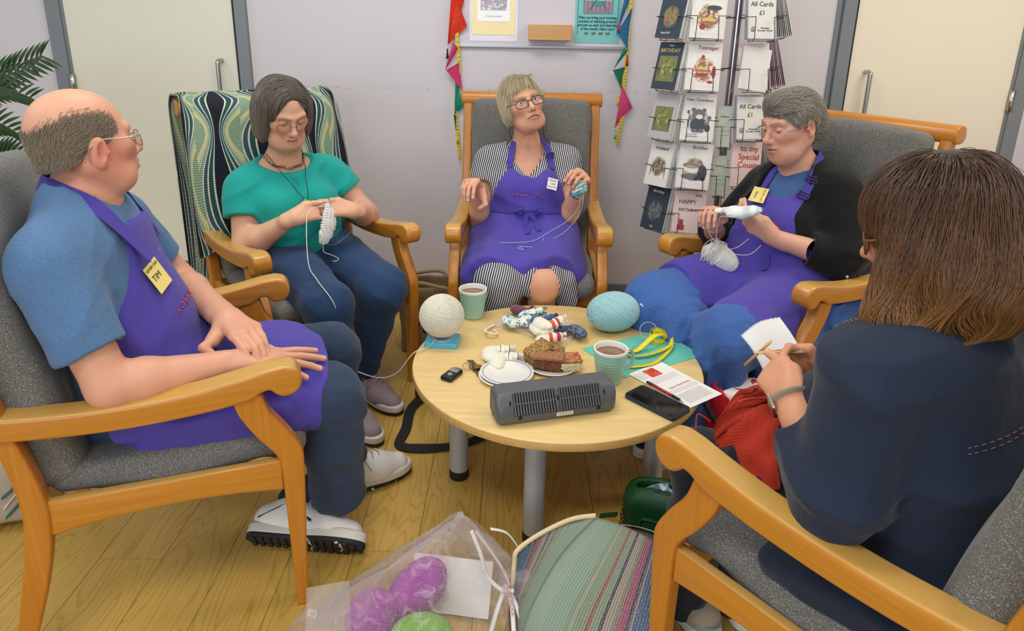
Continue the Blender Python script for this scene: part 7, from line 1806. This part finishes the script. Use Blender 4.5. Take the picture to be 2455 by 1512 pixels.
for i in range(26):
    a = i * .62; r_ = .034 - .0007 * i; coil.append(((.030 + r_ * math.cos(a) * .9, .042 + r_ * math.sin(a) * .75, .020 + .010 * math.sin(a * .5) + .012 * math.sin(a)), (math.cos(a), math.sin(a), .35 * math.sin(a * .7))))
ribbon('tape_coil', coil, .016, MTY, tp)
ribbon('tape_loop', [((.048, .050, .028), (.6, .2, .8)), ((.010, .012, .040), (.2, -.3, 1)), ((-.050, -.035, .012), (0, -.2, 1)), ((-.088, -.045, .012), (.3, .3, 1)), ((-.070, -.075, .012), (.1, .3, 1)), ((-.010, -.060, .012), (-.1, .2, 1)), ((.060, -.005, .014), (-.2, .1, 1)), ((.075, .040, .020), (-.8, .1, .6))], .016, MTY, tp)
ribbon('tape_end', [((.075, .030, .018), (-.8, .2, .6)), ((.055, -.025, .010), (-.3, .3, 1)), ((-.010, -.110, .006), (0, .2, 1)), ((-.075, -.135, .005), (0, .1, 1)), ((-.12, -.140, .005), (0, .1, 1))], .016, MTY, tp)
tube('clear_band', [(.0 + .028 * math.cos(a), .055 + .012 * math.sin(a), .040 + .024 * math.sin(a)) for a in np.linspace(0, 6.28, 25)[:-1]], .004, m_clear('tape_plastic', .3), tp, 8, True, flat=(.3, 1.6))

# fan heater
fh = empty('fan_heater', (.118, 1.643, TZ), R(15.6), 'long grey plastic tower fan heater lying on its side at the front of the table', 'heater')
MGR = plain('grey_plastic', '5a5b5d', .42); MGRD = plain('dark_inside', '161617', .8)  # near-black sheet and patches stand for shade inside the slots and recesses
S = SDF(); S.bx((0, 0, .041), (.167, .049, .041), None, .020)
rk2 = rotm(x=-34); fn_ = rk2 @ V3(0, -1, 0); fc = V3(0, -.030, .052)
S.half(fc + fn_ * .012, fn_, .010)
for cx in (-.062, .062): S.bx(fc + fn_ * .012 + V3(cx, 0, 0), (.0575, .007, .029), rk2, .001, .0015, 's')
S.half((0, 0, .001), (0, 0, -1), .004); sdf_obj('casing', S, .0025, MGR, fh, 2)
bar = bpy.data.meshes.new('grille_bar'); bb = bmesh.new(); bm_box(bb, (-.0020, -.004, -.029), (.0020, .0024, .029), .0008, 1); bb.to_mesh(bar); bb.free(); bar.materials.append(MGR)
Mf = Matrix(rk2.tolist()).to_4x4(); Mf.translation = fc + fn_ * .0098
for cx in (-.062, .062):
    d_ = box('grille_shade', (cx - .058, .0035, -.0295), (cx + .058, .005, .0295), MGRD, fh, 0); d_.matrix_local = Mf @ Matrix.Translation((0, .0, 0))
    for k in range(16):
        o = bpy.data.objects.new('grille_bar', bar); COL.objects.link(o); o.parent = fh; o.matrix_local = Mf @ Matrix.Translation((cx - .0562 + k * .0075, 0, 0))
    o = box('cross_bar', (cx - .058, -.003, -.0012), (cx + .058, .002, .0012), MGR, fh, .0004); o.matrix_local = Mf.copy()
for cx in (-.130, 0, .130): o = box('screw_recess', (-.0025, -.0035, -.006), (.0025, .0, .006), MGRD, fh, .001); o.matrix_local = Mf @ Matrix.Translation((cx, -.0005, .004))
lb = box('rating_label', (-.006, -.0012, -.0055), (.040, .0, .0055), plain('label_cream', 'd8d4c0', .5), fh, 0); lb.matrix_local = Matrix.Translation((.0, -.0492, .020)) @ Matrix.Rotation(R(0), 4, 'X')
print_lines(lb, 3, -.0, .034, .003, .0028, 0, 0, MGREYI, .0004); lb.children[0].matrix_local = Matrix.Translation((0, -.0014, 0)) @ Matrix.Rotation(R(90), 4, 'X')
for cx in (-.105, .112):
    m = MB(); m.box((-.005, -.0012, -.003), (.005, 0, .003)); m.box((-.0025, -.0012, .003), (.0025, 0, .009)); o = m.build('mounting_slot', MGRD, fh, False); o.matrix_local = Matrix.Translation((cx, -.0492, .022))
for s in (-1, 1):
    for k in range(5): tube('end_ring', [(s * (.1668 - .0003 * k), .027 * (1 - k * .18) * math.cos(a), .041 + .027 * (1 - k * .18) * math.sin(a)) for a in np.linspace(0, 6.28, 33)[:-1]], .0011, MGR, fh, 6, True)

# ---------------------------------------------------------------- knitting in the hands
MNEED = plain('steel_needle', 'a9a9ab', .25, 1.0); MBAM = plain('bamboo', 'd9b877', .45)
def at_chair(o, k): o.location = CH[k].location; o.rotation_euler = CH[k].rotation_euler; return o
def m_knit(name, h, h2=None, rows_=520., cols_=700.):
    t = NT(name); uv = t.n('TexCoord').outputs['UV']; sp = t.n('SeparateXYZ', {'Vector': uv}).outputs; co = t.co()
    c = lin(h) if not h2 else t.mix(t.ramp(t.noise(co, 45, 2), [(.48, (0,) * 3), (.54, (1,) * 3)]), lin(h), lin(h2))
    a = t.math('SINE', t.math('MULTIPLY', sp[1], cols_)); zig = t.math('ABSOLUTE', a); b = t.math('SINE', t.math('ADD', t.math('MULTIPLY', sp[0], rows_), t.math('MULTIPLY', zig, 2.2))); k = t.math('ADD', t.math('MULTIPLY', zig, .8), t.math('MULTIPLY', b, .5))
    c = t.mix(t.math('MULTIPLY', t.math('SUBTRACT', 1.0, t.math('MULTIPLY', t.math('ADD', b, 1.0), .5)), .35), c, t.mix(.45, c, lin('5a1410')) if not h2 else lin(h))
    t.b(Base_Color=c, Roughness=.95); t.bsdf.inputs['Sheen Weight'].default_value = .3; t.bump(k, .8, .003); return t.m
k1 = at_chair(empty('knitting', (0, 0, 0), 0, 'small white piece of knitting hanging between the hands of the woman in turquoise', 'knitting'), 'w1')
S = SDF(); S.ch([(-.003, .186, .762), (-.004, .190, .725), (.002, .195, .690), (.018, .195, .655), (.024, .192, .638)], (.012, .020, .022, .019, .015), .012, fl=((0, 1, 0), .45)); S.disp.append(lambda x, y, z: .0010 * np.sin(420 * x + 2.5 * np.sin(60 * z)) + .0007 * np.sin(700 * z) + 0 * y); sdf_obj('knitted_fabric', S, .0025, MWHITE, k1)
for a, b in (((.050, .162, .752), (-.018, .180, .786)), ((-.040, .165, .752), (.014, .186, .772))): tube('needle', [a, b], [.0015, .0012], MNEED, k1, 8)
strand('needle_cable', [(-.04, .165, .752), (-.085, .20, .70), (-.09, .19, .655), (-.03, .195, .62), (.01, .20, .62)], MNEED, k1, .0008)
strand('loose_end', [(.022, .192, .640), (.030, .20, .60), (.006, .215, .585), (-.012, .23, .572), (.008, .25, .572), (.018, .245, .572)], MWHITE, k1, .0011)
MVAR = m_yarn('teal_white_yarn', 'c9d8cf', '4f9aa0'); MPALE = m_yarn('pale_aqua_yarn', 'a9c9cc')
k2 = at_chair(empty('knitting', (0, 0, 0), 0, 'tiny teal flecked piece of knitting dangling from the raised hand by the striped dress', 'knitting'), 'fel')
S = SDF(); S.ch([(-.196, .178, .815), (-.200, .176, .795), (-.180, .170, .776)], (.013, .019, .017), .01, fl=((0, 1, 0), .6)); S.disp.append(lambda x, y, z: .002 * np.sin(420 * z + 200 * x) + .0014 * np.sin(500 * x) + 0 * y); sdf_obj('knitted_fabric', S, .0022, MVAR, k2)
tube('needle', [(-.182, .150, .845), (-.206, .192, .785)], .0012, MNEED, k2, 8)
for i, pts in enumerate(([(-.205, .178, .79), (-.206, .185, .735), (-.185, .19, .68), (-.14, .20, .610), (-.09, .215, .580), (-.055, .245, .545), (-.040, .262, .536), (-.052, .258, .537)], [(-.200, .178, .785), (-.190, .18, .72), (-.150, .18, .65), (-.08, .19, .606), (-.02, .22, .578), (.06, .235, .572), (.11, .24, .572), (.115, .25, .565), (.16, .285, .53), (.20, .305, .49)], [(.115, .245, .568), (.125, .262, .552), (.17, .295, .51), (.185, .31, .48)], [(-.06, .215, .588), (-.03, .245, .562), (.03, .248, .562), (.04, .258, .557), (.02, .262, .553), (.03, .25, .560)])): strand('yarn_strand', [(a, b + .006, c + .016 * (c < .66)) for a, b, c in pts], MPALE, k2, .0012)
k3 = at_chair(empty('knitting', (0, 0, 0), 0, 'white and pale green knitting on a long needle above the blue skirt', 'knitting'), 'ali')
tube('needle', [(.230, .262, .772), (-.060, .226, .842)], .0015, MNEED, k3, 8)
S = SDF(); S.ch([(.110, .246, .798), (.05, .240, .812), (-.02, .232, .826), (-.045, .228, .830)], (.012, .015, .017, .014), .01, fl=(nrm(V3(.3, .7, 1)), .55)); S.ch([(-.03, .238, .822), (.0, .25, .808), (.05, .252, .798)], (.012, .012, .010), .01); S.disp.append(lambda x, y, z: .0007 * np.sin(800 * x + 100 * z) + 0 * y); sdf_obj('knitted_fabric', S, .0023, m_yarn('white_green_yarn', 'e9ebe4', 'b9d0cc'), k3)
for pts in ([(.118, .20, .66), (.112, .235, .70), (.100, .245, .755), (.080, .255, .785), (.02, .262, .80), (-.03, .245, .83)], [(.112, .195, .655), (.140, .225, .690), (.158, .235, .735), (.150, .24, .772)], [(.162, .238, .715), (.155, .24, .75), (.118, .245, .765), (.11, .245, .785)], [(.10, .19, .655), (.06, .20, .648), (.0, .19, .662), (-.03, .175, .70)], [(.095, .19, .65), (.05, .19, .675), (.02, .18, .71)], [(.19, .20, .600), (.215, .24, .60), (.24, .255, .592), (.28, .27, .575)]): strand('yarn_strand', pts, MWHITE, k3, .0013)
y3 = at_chair(empty('yarn_ball', (0, 0, 0), 0, 'soft white wool ball resting on the purple apron by the card rack', 'yarn'), 'ali')
y3.location = chair_local('ali', (.118, .195, .615)); y3.rotation_euler = (R(10), R(-24), R(150))
wound(y3, .048, (1.45, .95, .92), MWHITE, [((1, .1, .1), .75), ((.8, .55, .2), .6), ((.8, -.5, .3), .6)], 34, 9, .05, .0013)
g_ = np.random.RandomState(3); m = MB()
for i in range(34):
    a0 = g_.uniform(0, 6.28); x = g_.uniform(.0, .06); r_ = .050 * (1 + .15 * g_.rand()); m.tube([(x + .012 * math.sin(a * 2 + i), r_ * math.cos(a + a0) * .98, r_ * math.sin(a + a0) * .95) for a in np.linspace(0, 4.2, 22)], .0011, 4)
m.build('loose_loops', MWHITE, y3)['kind'] = 'stuff'
# red knitting
MRED = m_knit('coral_red_knit', 'dc3f26', None, 420., 170.); MRED.node_tree.nodes['Principled BSDF'].inputs['Sheen Weight'].default_value = 0
k4 = at_chair(empty('knitting', (0, 0, 0), 0, 'coral red knitted garment on bamboo needles in the lap of the woman in navy', 'knitting'), 'bru')
sheet('knitted_fabric', [[(-.050, 0.241, 0.775), (-.035, 0.230, 0.777), (-.020, 0.219, 0.779)], [(-.020, 0.230, 0.730), (0, 0.218, 0.727), (.020, 0.201, 0.725)], [(0, 0.234, 0.674), (.015, 0.220, 0.680), (.030, 0.200, 0.708)], [(-.070, 0.270, 0.654), (-.035, 0.256, 0.650), (0, 0.226, 0.655)], [(-.110, 0.310, 0.606), (-.085, 0.260, 0.628), (-.060, 0.200, 0.638)], [(-.130, 0.298, 0.540), (-.115, 0.242, 0.584), (-.100, 0.180, 0.610)], [(-.150, 0.259, 0.530), (-.140, 0.205, 0.570), (-.130, 0.157, 0.590)], [(-.180, 0.175, 0.535), (-.170, 0.148, 0.556), (-.160, 0.129, 0.572)]], MRED, k4, .004, 10, 12, lambda U, V: .008 * np.sin(U * 24 + 3 * V) * np.sin(V * 9 + 4 * U) * np.clip(U * 3, 0, 1) + .0018 * np.sin(V * 90))
sheet('knitted_fold', [[(-.045, 0.275, 0.675), (-.01, 0.262, 0.672), (.02, 0.235, 0.68)], [(-.075, 0.295, 0.655), (-.04, 0.275, 0.665), (.0, 0.235, 0.665)], [(-.118, 0.312, 0.600), (-.085, 0.285, 0.625), (-.05, 0.235, 0.64)], [(-.128, 0.300, 0.575), (-.10, 0.270, 0.605), (-.075, 0.21, 0.625)]], MRED, k4, .004, 8, 8, lambda U, V: .006 * np.sin(U * 14 + 5 * V) + .0016 * np.sin(V * 80))
for a, b in (((-.080, .268, .770), (.015, .140, .798)), ((-.055, .245, .800), (-.052, .300, .72))): tube('needle', [a, V3(*a) * .9 + V3(*b) * .1, b], [.0006, .0032, .0032], MBAM, k4, 10)
strand('yarn_strand', [(-.03, .24, .76), (-.005, .255, .70), (.01, .27, .62), (.02, .28, .55)], MRED, k4, .0014); strand('loose_end', [(-.10, .335, .585), (-.12, .355, .60), (-.135, .345, .57), (-.14, .345, .55)], MRED, k4, .0014)
# ---------------------------------------------------------------- bags on the floor
# translucent organza bag with wool inside
ob = empty('organza_bag', (-.24, 1.34, 0), 0, 'translucent white organza drawstring bag of wool on the floor in front of the table', 'bag')
L2 = lambda x, y, z: (x + .24, y - 1.34, z)
sheet('front_panel', [[L2(-.53, 1.26, .004), L2(-.40, 1.10, .01), L2(-.20, 1.05, .02), L2(.00, 1.14, .02)], [L2(-.47, 1.31, .06), L2(-.36, 1.20, .13), L2(-.18, 1.18, .14), L2(.0, 1.23, .10)], [L2(-.33, 1.36, .10), L2(-.25, 1.29, .20), L2(-.11, 1.28, .19), L2(.01, 1.32, .13)], [L2(-.16, 1.40, .20), L2(-.125, 1.375, .262), L2(-.08, 1.37, .235), L2(.01, 1.39, .14)], [L2(-.145, 1.41, .20), L2(-.12, 1.40, .258), L2(-.075, 1.40, .22), L2(.02, 1.41, .12)]], MORG, ob, .0006, 8, 8, lambda U, V: .007 * np.sin(U * 16 + 9 * V) * np.sin(V * 14 + 3) + .003 * np.sin(41 * V + 23 * U))
sheet('back_panel', [[L2(-.53, 1.28, .003), L2(-.40, 1.40, .01), L2(-.15, 1.47, .01), L2(.02, 1.44, .01)], [L2(-.40, 1.36, .06), L2(-.30, 1.43, .10), L2(-.13, 1.46, .12), L2(.02, 1.43, .07)], [L2(-.16, 1.41, .19), L2(-.125, 1.405, .258), L2(-.07, 1.41, .22), L2(.02, 1.415, .12)]], MORG, ob, .0006, 8, 8, lambda U, V: .006 * np.sin(U * 15 + 8 * V) * np.sin(V * 12))
for i, pts in enumerate(([(-.085, 1.375, .235), (-.06, 1.345, .19), (-.045, 1.325, .15), (-.012, 1.31, .125), (.02, 1.315, .115)], [(-.075, 1.385, .225), (-.04, 1.375, .18), (-.005, 1.35, .14), (.01, 1.33, .115)], [(-.04, 1.40, .22), (.0, 1.41, .20), (.03, 1.40, .165), (.045, 1.395, .14)])): tube('drawstring', crv([L2(*p) for p in pts], 6), .0055, MRIB, ob, 6, flat=(1, .22))
for pts in ([(.0, 1.33, .12), (.015, 1.29, .10), (.022, 1.24, .06), (.035, 1.20, .03)], [(.0, 1.33, .12), (-.02, 1.28, .09), (-.035, 1.25, .05), (-.05, 1.22, .02)], [(.0, 1.33, .12), (.028, 1.29, .09), (.050, 1.24, .05), (.056, 1.19, .03)]): tube('ribbon_tail', crv([L2(*p) for p in pts], 6), .006, MRIB, ob, 6, flat=(1, .2))
put_text('ribbon_lettering', 'MOLAWOOL', .012, basis(L2(.012, 1.292, .112), (.2, -.72, -.62), (.9, .3, .1)), plain('ribbon_red', 'b8324a', .6), ob)
S = SDF(); S.ch([(.23, .0, .12), (.26, -.02, .125), (.285, .0, .12)], (.016, .022, .028), .01); S.disp.append(folds(.006, 110, 7)); sdf_obj('gathered_neck', S, .0035, MORG, ob)
tg = box('size_tag', (-.012, -.008, 0), (.012, .008, .001), MPAP, ob, 0); tg.location = L2(-.458, 1.30, .052); tg.rotation_euler = (R(50), 0, R(-18)); put_text('tag_writing', '51', .011, Matrix.Translation((0, 0, .0012)), MINK, tg)
def floor_yarn(name, label, loc, r, sc, mat, rot, seed):
    y = empty(name, loc, 0, label, 'yarn', 'wool inside the organza bag'); y.rotation_euler = rot; wound(y, r, sc, mat, [((1, .1, .1), .82), ((.85, .5, .2), .7), ((.8, -.55, .3), .7)], 42, seed, .04, .0014); return y
floor_yarn('yarn_skein', 'magenta wool skein at the back of the organza bag', (-.215, 1.345, .085), .058, (1.45, 1, .95), MPURP, (0, R(-38), R(28)), 21)
floor_yarn('yarn_skein', 'rounder magenta wool skein at the left in the organza bag', (-.315, 1.285, .065), .056, (1.15, 1, 1.0), MPURP, (0, R(-50), R(10)), 22)
floor_yarn('yarn_skein', 'lime green wool skein at the front of the organza bag', (-.185, 1.215, .068), .058, (1.3, 1, .95), MLIME, (0, R(10), R(8)), 23)
b_ = tag(box('white_card', (-.10, -.001, 0), (.10, .001, .13), MPAP, None, 0), 'plain white card standing inside the organza bag behind the wool', 'card'); b_.location = (-.14, 1.345, .012); b_.rotation_euler = (R(-30), 0, R(-8))
b_ = tag(box('clear_box', (-.05, -.07, 0), (.05, .07, .10), m_clear('clear_box_plastic', .22), None, .004), 'clear plastic box at the left inside the organza bag', 'box'); b_.location = (-.41, 1.27, .006); b_.rotation_euler = (0, 0, R(15))

# woven bag
def m_woven():
    t = NT('striped_weave'); uv = t.n('TexCoord').outputs['UV']; sp = t.n('SeparateXYZ', {'Vector': uv}).outputs; u, v = sp[1], sp[0]; co = t.co()
    H = [lin(h) for h in ('a7bda6', '9fb8a0', '93ad97', 'c9b98a', '8fa58c', 'a8574e', '93a68a', '3b3a5a', 'b5a698', '8d8f7a', 'b5507a', '4a3a62', '9a8f8a', '3e6a96', '35608c')]
    P = [0, .16, .30, .335, .35, .44, .465, .53, .555, .62, .65, .71, .735, .76, .9]
    c = t.ramp(u, list(zip(P, H)), 'CONSTANT')
    row = t.math('SINE', t.math('MULTIPLY', u, 300.)); st = t.math('SINE', t.math('ADD', t.math('MULTIPLY', v, 420.), t.math('MULTIPLY', t.math('SIGN', row), 1.57)))
    fl = t.ramp(t.noise(t.n('Mapping', {'Vector': uv, 'Scale': (180, 110, 1)}).outputs[0], 1.0, 2), [(.5, (0,) * 3), (.6, (1,) * 3)])
    c = t.mix(t.math('MULTIPLY', t.math('MULTIPLY', fl, t.math('GREATER_THAN', u, .33)), .55), c, lin('cfc6b4'))
    c = t.mix(t.math('MULTIPLY', t.math('GREATER_THAN', row, .75), .35), c, lin('3c4238')); c = t.mix(t.math('MULTIPLY', t.math('GREATER_THAN', st, .5), .18), c, lin('e2ddcf'))
    t.b(Base_Color=c, Roughness=.95); t.bump(t.math('ADD', row, st), .7, .003); return t.m
MWOV = m_woven()
wb = empty('woven_bag', (.22, 1.30, 0), 0, 'slouched woven bag with green, pink and blue stripes on the floor', 'bag'); W0 = lambda x, y, z: (x - .22, y - 1.30, z)
sheet('front_panel', [[W0(.215, 1.395, .262), W0(.275, 1.375, .258), W0(.335, 1.35, .245), W0(.395, 1.32, .225)], [W0(.13, 1.335, .205), W0(.215, 1.305, .198), W0(.290, 1.275, .182), W0(.365, 1.24, .165)], [W0(.070, 1.275, .135), W0(.155, 1.235, .130), W0(.245, 1.195, .120), W0(.325, 1.15, .105)], [W0(.040, 1.235, .07), W0(.12, 1.175, .066), W0(.21, 1.125, .060), W0(.29, 1.08, .05)], [W0(.045, 1.225, .008), W0(.115, 1.16, .006), W0(.20, 1.11, .006), W0(.28, 1.06, .006)]], MWOV, wb, .004, 8, 8, lambda U, V: .004 * np.sin(U * 9 + 3) * np.sin(V * 7))
sheet('side_panel', [[W0(.215, 1.395, .26), W0(.115, 1.395, .225), W0(.025, 1.36, .182)], [W0(.132, 1.335, .203), W0(.070, 1.345, .15), W0(.015, 1.345, .12)], [W0(.072, 1.275, .133), W0(.035, 1.29, .09), W0(.012, 1.31, .06)], [W0(.042, 1.235, .068), W0(.028, 1.27, .04), W0(.013, 1.305, .03)], [W0(.046, 1.226, .008), W0(.03, 1.26, .008), W0(.015, 1.30, .008)]], MWOV, wb, .004, 8, 8)
sheet('back_panel', [[W0(.395, 1.32, .225), W0(.40, 1.40, .20), W0(.30, 1.46, .19), W0(.12, 1.43, .19), W0(.025, 1.36, .182)], [W0(.40, 1.30, .01), W0(.42, 1.42, .01), W0(.30, 1.48, .01), W0(.11, 1.45, .01), W0(.02, 1.36, .01)]], MWOV, wb, .004, 8, 6)
MPIPE = plain('cream_piping', 'd8c49c', .7); tube('piping', crv([W0(.215, 1.397, .266), W0(.165, 1.405, .250), W0(.115, 1.398, .231), W0(.06, 1.383, .205), W0(.025, 1.362, .188), W0(.02, 1.355, .16), W0(.016, 1.335, .10)], 6), .006, MPIPE, wb, 10)
tube('bag_handle', crv([W0(.365, 1.24, .182), W0(.345, 1.19, .16), W0(.32, 1.13, .13), W0(.295, 1.07, .07)], 6), .008, MPIPE, wb, 10)
g_ = np.random.RandomState(2); MREDE = plain('red_stitch', 'b3263f', .8); MWHE = plain('white_stitch', 'd9d3c8', .8)
for cx, cy, cz, n in ((.178, 1.262, .192, 22), (.322, 1.275, .208, 12)):
    m = MB(); hb2 = bvh(wb.children[0])
    for k in range(n * 2):
        p = Vector(W0(cx + g_.normal() * .016, cy + g_.normal() * .020, cz)); h_ = hb2.ray_cast(p + Vector((0, 0, .2)), Vector((0, -.3, -1)), .6)
        if h_[0] is not None: a = g_.uniform(0, 3.14); d_ = Vector((math.cos(a), math.sin(a), 0)) * .008; d_ -= h_[1] * d_.dot(h_[1]); m.tube([h_[0] - d_ + h_[1] * .001, h_[0] + h_[1] * .0035, h_[0] + d_ + h_[1] * .001], .0022, 5, k % 2)
    m.build('embroidered_flower', [MREDE, MWHE], wb)['kind'] = 'stuff'

# green handbag
gb = empty('green_handbag', (.425, 1.600, 0), R(-22), 'dark green leather handbag with a tassel beside the front armchair', 'bag')
t = NT('green_leather'); v_ = t.n('TexVoronoi', {'Vector': t.co(), 'Scale': 420.}).outputs['Distance']; t.b(Base_Color=lin('16532a'), Roughness=.42); t.bump(v_, .4, .001); MGL = t.m
S = SDF(); S.bx((0, 0, .095), (.10, .055, .095), None, .04); S.el((0, 0, .17), (.085, .045, .045), k=.03); S.bx((0, -.01, .215), (.070, .012, .075), rotm(x=10), .006, .006, 's'); S.disp.append(folds(.003, 30, 3)); sdf_obj('body', S, .0045, MGL, gb)
S = SDF(); S.bx((.02, -.056, .075), (.065, .006, .055), None, .004, .01); sdf_obj('front_pocket', S, .004, MGL, gb); tube('pocket_seam', crv([(-.042, -.064, .02), (-.045, -.064, .11), (-.03, -.064, .128), (.06, -.064, .130)], 6), .0025, MGL, gb, 6)
for s in (-1, 1): tube('zip', crv([(-.080, -.010 + s * .015, .150), (-.04, -.010 + s * .020, .190), (.02, -.010 + s * .022, .203), (.075, -.010 + s * .016, .185)], 8), .0035, plain('zip_dark', '3c4a4a', .4, .6) if s < 0 else bpy.data.materials['zip_dark'], gb, 6)
S = SDF(); S.ch([(-.04, -.012, .172), (.0, -.008, .186), (.04, -.012, .178)], (.016, .018, .015), .01); S.disp.append(folds(.006, 120, 5)); ft = sdf_obj('plastic_packet', S, .004, m_photo('blue_packet', ['5f86b0', 'dfe6ea', '8db0cc', 'c8d4dc'], 60), None); ft.matrix_world = Matrix.Translation((.425, 1.600, .006)) @ Matrix.Rotation(R(-22), 4, 'Z'); tag(ft, 'crumpled blue and white plastic packet inside the green handbag', 'packet')
box('tab', (-.115, -.045, .135), (-.062, -.028, .141), MGL, gb, .002, 2, None, (0, R(-24), 0))
for i in range(5): tube('chain_link', [(-.100 + .004 * (i % 2) + .006 * math.cos(a) * (1 if i % 2 else .3), -.045 + .006 * math.cos(a) * (.3 if i % 2 else 1), .118 - i * .014 + .010 * math.sin(a)) for a in np.linspace(0, 6.28, 17)[:-1]], .0016, plain('gold_chain', 'b79a62', .3, 1.) if i == 0 else bpy.data.materials['gold_chain'], gb, 6, True)
m = MB()
for k in range(22): a = k * .6; m.tube(crv([(-.105, -.05, .062), (-.12 - .012 * math.cos(a), -.055 - .014 * math.sin(a), .05), (-.145 - .022 * math.cos(a), -.060 - .022 * math.sin(a), .020 + .01 * math.sin(a))], 4), .0022, 5)
m.build('tassel', MGL, gb)

# red bag, white bag, dark handle between the right hand chairs
rb = empty('red_bag', (.735, 1.915, 0), R(20), 'bright red shopping bag half hidden behind the woman in navy', 'bag'); MREDB = plain('red_nonwoven', 'c3182b', .55)
S = SDF(); S.bx((0, 0, .165), (.095, .065, .165), rotm(y=3), .012); S.bx((0, 0, .30), (.085, .055, .12), None, .006, .004, 's'); S.disp.append(folds(.004, 24, 2)); sdf_obj('body', S, .006, MREDB, rb)
tube('handle', crv([(-.05, -.07, .32), (-.055, -.09, .37), (-.02, -.10, .39), (.035, -.09, .37), (.045, -.07, .32)], 6), .006, MREDB, rb, 6, flat=(1.6, .3))
S = SDF(); S.ch([(-.04, -.02, .30), (.02, .0, .322), (.05, .02, .31)], (.03, .035, .03), .02); S.disp.append(folds(.008, 70, 4)); pk = sdf_obj('tissue_packet', S, .005, m_photo('red_white_packet', ['e9d9d6', 'e3dcd8', 'b8323c', 'ece6e2'], 40), None); pk.location = (.735, 1.915, 0); tag(pk, 'pink and white packet sticking out of the red bag', 'packet')
hn = tube('black_strap', crv([(.66, 1.83, .22), (.60, 1.86, .30), (.615, 1.95, .37), (.70, 2.05, .40), (.82, 2.12, .39), (.78, 2.0, .20), (.70, 1.86, .19), (.64, 1.84, .21)], 8), .009, MCORD, None, 10); tag(hn, 'black padded bag strap looping up beside the red bag', 'strap')
wbag = at_chair(sheet('white_bag', [[(.150, .440, .680), (.235, .448, .690), (.330, .445, .680)], [(.160, .400, .64), (.245, .407, .645), (.335, .40, .635)], [(.165, .358, .57), (.250, .365, .575), (.345, .358, .57)], [(.170, .335, .44), (.255, .342, .44), (.350, .335, .44)]], plain('white_crinkle', 'f2f3f6', .6), None, .002, 8, 10, lambda U, V: .004 * np.sin(V * 60) * (1 - U * .6)), 'bru'); tag(wbag, 'pleated white bag hanging at the far armrest behind the knitting hands in navy', 'bag')
# black strap bag under the table, jute bag, tote
sb = empty('brown_bag', (-.15, 2.36, 0), R(-30), 'flat dark brown bag with a black strap lying under the table', 'bag')
S = SDF(); S.bx((0, 0, .028), (.20, .10, .028), None, .02); S.disp.append(folds(.004, 24, 6)); sdf_obj('body', S, .007, plain('dark_brown_leather', '3a2623', .6), sb)
MIN_ = Matrix.Rotation(R(30), 4, 'Z') @ Matrix.Translation((.15, -2.36, 0)); c3 = lambda x, y, z: tuple(MIN_ @ Vector((x, y, z)))
strap('shoulder_strap', [((c3(-.30, 2.40, .030)), (0, 0, 1)), ((c3(-.365, 2.30, .012)), (0, 0, 1)), ((c3(-.368, 2.16, .006)), (.2, 0, 1)), ((c3(-.375, 2.06, .008)), (-.5, 0, 1)), ((c3(-.30, 2.035, .010)), (0, -.4, 1)), ((c3(-.18, 2.06, .008)), (0, 0, 1)), ((c3(-.08, 2.13, .010)), (0, 0, 1)), ((c3(-.02, 2.25, .03)), (0, 0, 1))], .036, plain('black_webbing', '1b1a1a', .8), sb, None, th=.003)
jb = empty('jute_bag', (-.375, 2.86, 0), R(8), 'beige jute shopping bag with rope handles between two armchairs', 'bag'); t = NT('jute_weave'); q_ = t.math('MULTIPLY', t.wave(t.co(), 120, 0, 0, 'X'), t.wave(t.co(), 120, 0, 0, 'Z')); t.b(Base_Color=t.mix(t.noise(t.co(), 30, 3), lin('9a8560'), lin('7f6c4a')), Roughness=.9); t.bump(q_, .4, .002); MJU = t.m
S = SDF(); S.bx((0, 0, .15), (.115, .08, .15), None, .015); S.bx((0, 0, .28), (.105, .070, .16), None, .008, .004, 's'); S.disp.append(folds(.006, 20, 8)); sdf_obj('body', S, .006, MJU, jb); MROPE = m_yarn('rope', 'a3916c')
for s in (-1, 1): tube('rope_handle', crv([(-.07, s * .082, .24), (-.085, s * .095, .30), (-.04, s * .105 - .01, .325 - .015 * s), (.05, s * .105, .315), (.09, s * .095, .295), (.075, s * .082, .24)], 8), .0085, MROPE, jb, 10)
put_text('printed_word', 'Bit', .075, basis((-.045, -.0835, .115), (1, 0, 0), (0, 0, 1)), MCORD, jb)
sw = tube('print_swirl', crv([(-.09, -.084, .205), (-.075, -.084, .225), (-.055, -.084, .215), (-.062, -.084, .19), (-.085, -.084, .17)], 6), .002, MCORD, jb, 5)
tb = empty('canvas_tote', (-1.47, 1.70, 0), R(25), 'pale canvas bag with a teal print behind the rear leg of the man\'s armchair', 'bag'); S = SDF(); S.bx((0, 0, .10), (.14, .09, .10), rotm(x=-12), .035); S.disp.append(folds(.006, 26, 9)); sdf_obj('body', S, .007, plain('canvas', 'b3a590', .85), tb)
hb3 = bvh(tb.children[0]); m = MB()
for k in range(3): 
    P = []
    for tt in np.linspace(0, 1, 14):
        h_ = hb3.find_nearest(Vector((.02 + .10 * tt, -.12, .05 + .10 * tt + .03 * k))); P.append(h_[0] + h_[1] * .002)
    m.tube(P, .010 if k != 1 else .006, 6, k % 2, flat=(1, .3))
m.build('printed_band', [plain('tote_teal', '35616a', .8), plain('tote_cream', 'd8cfb4', .8)], tb)
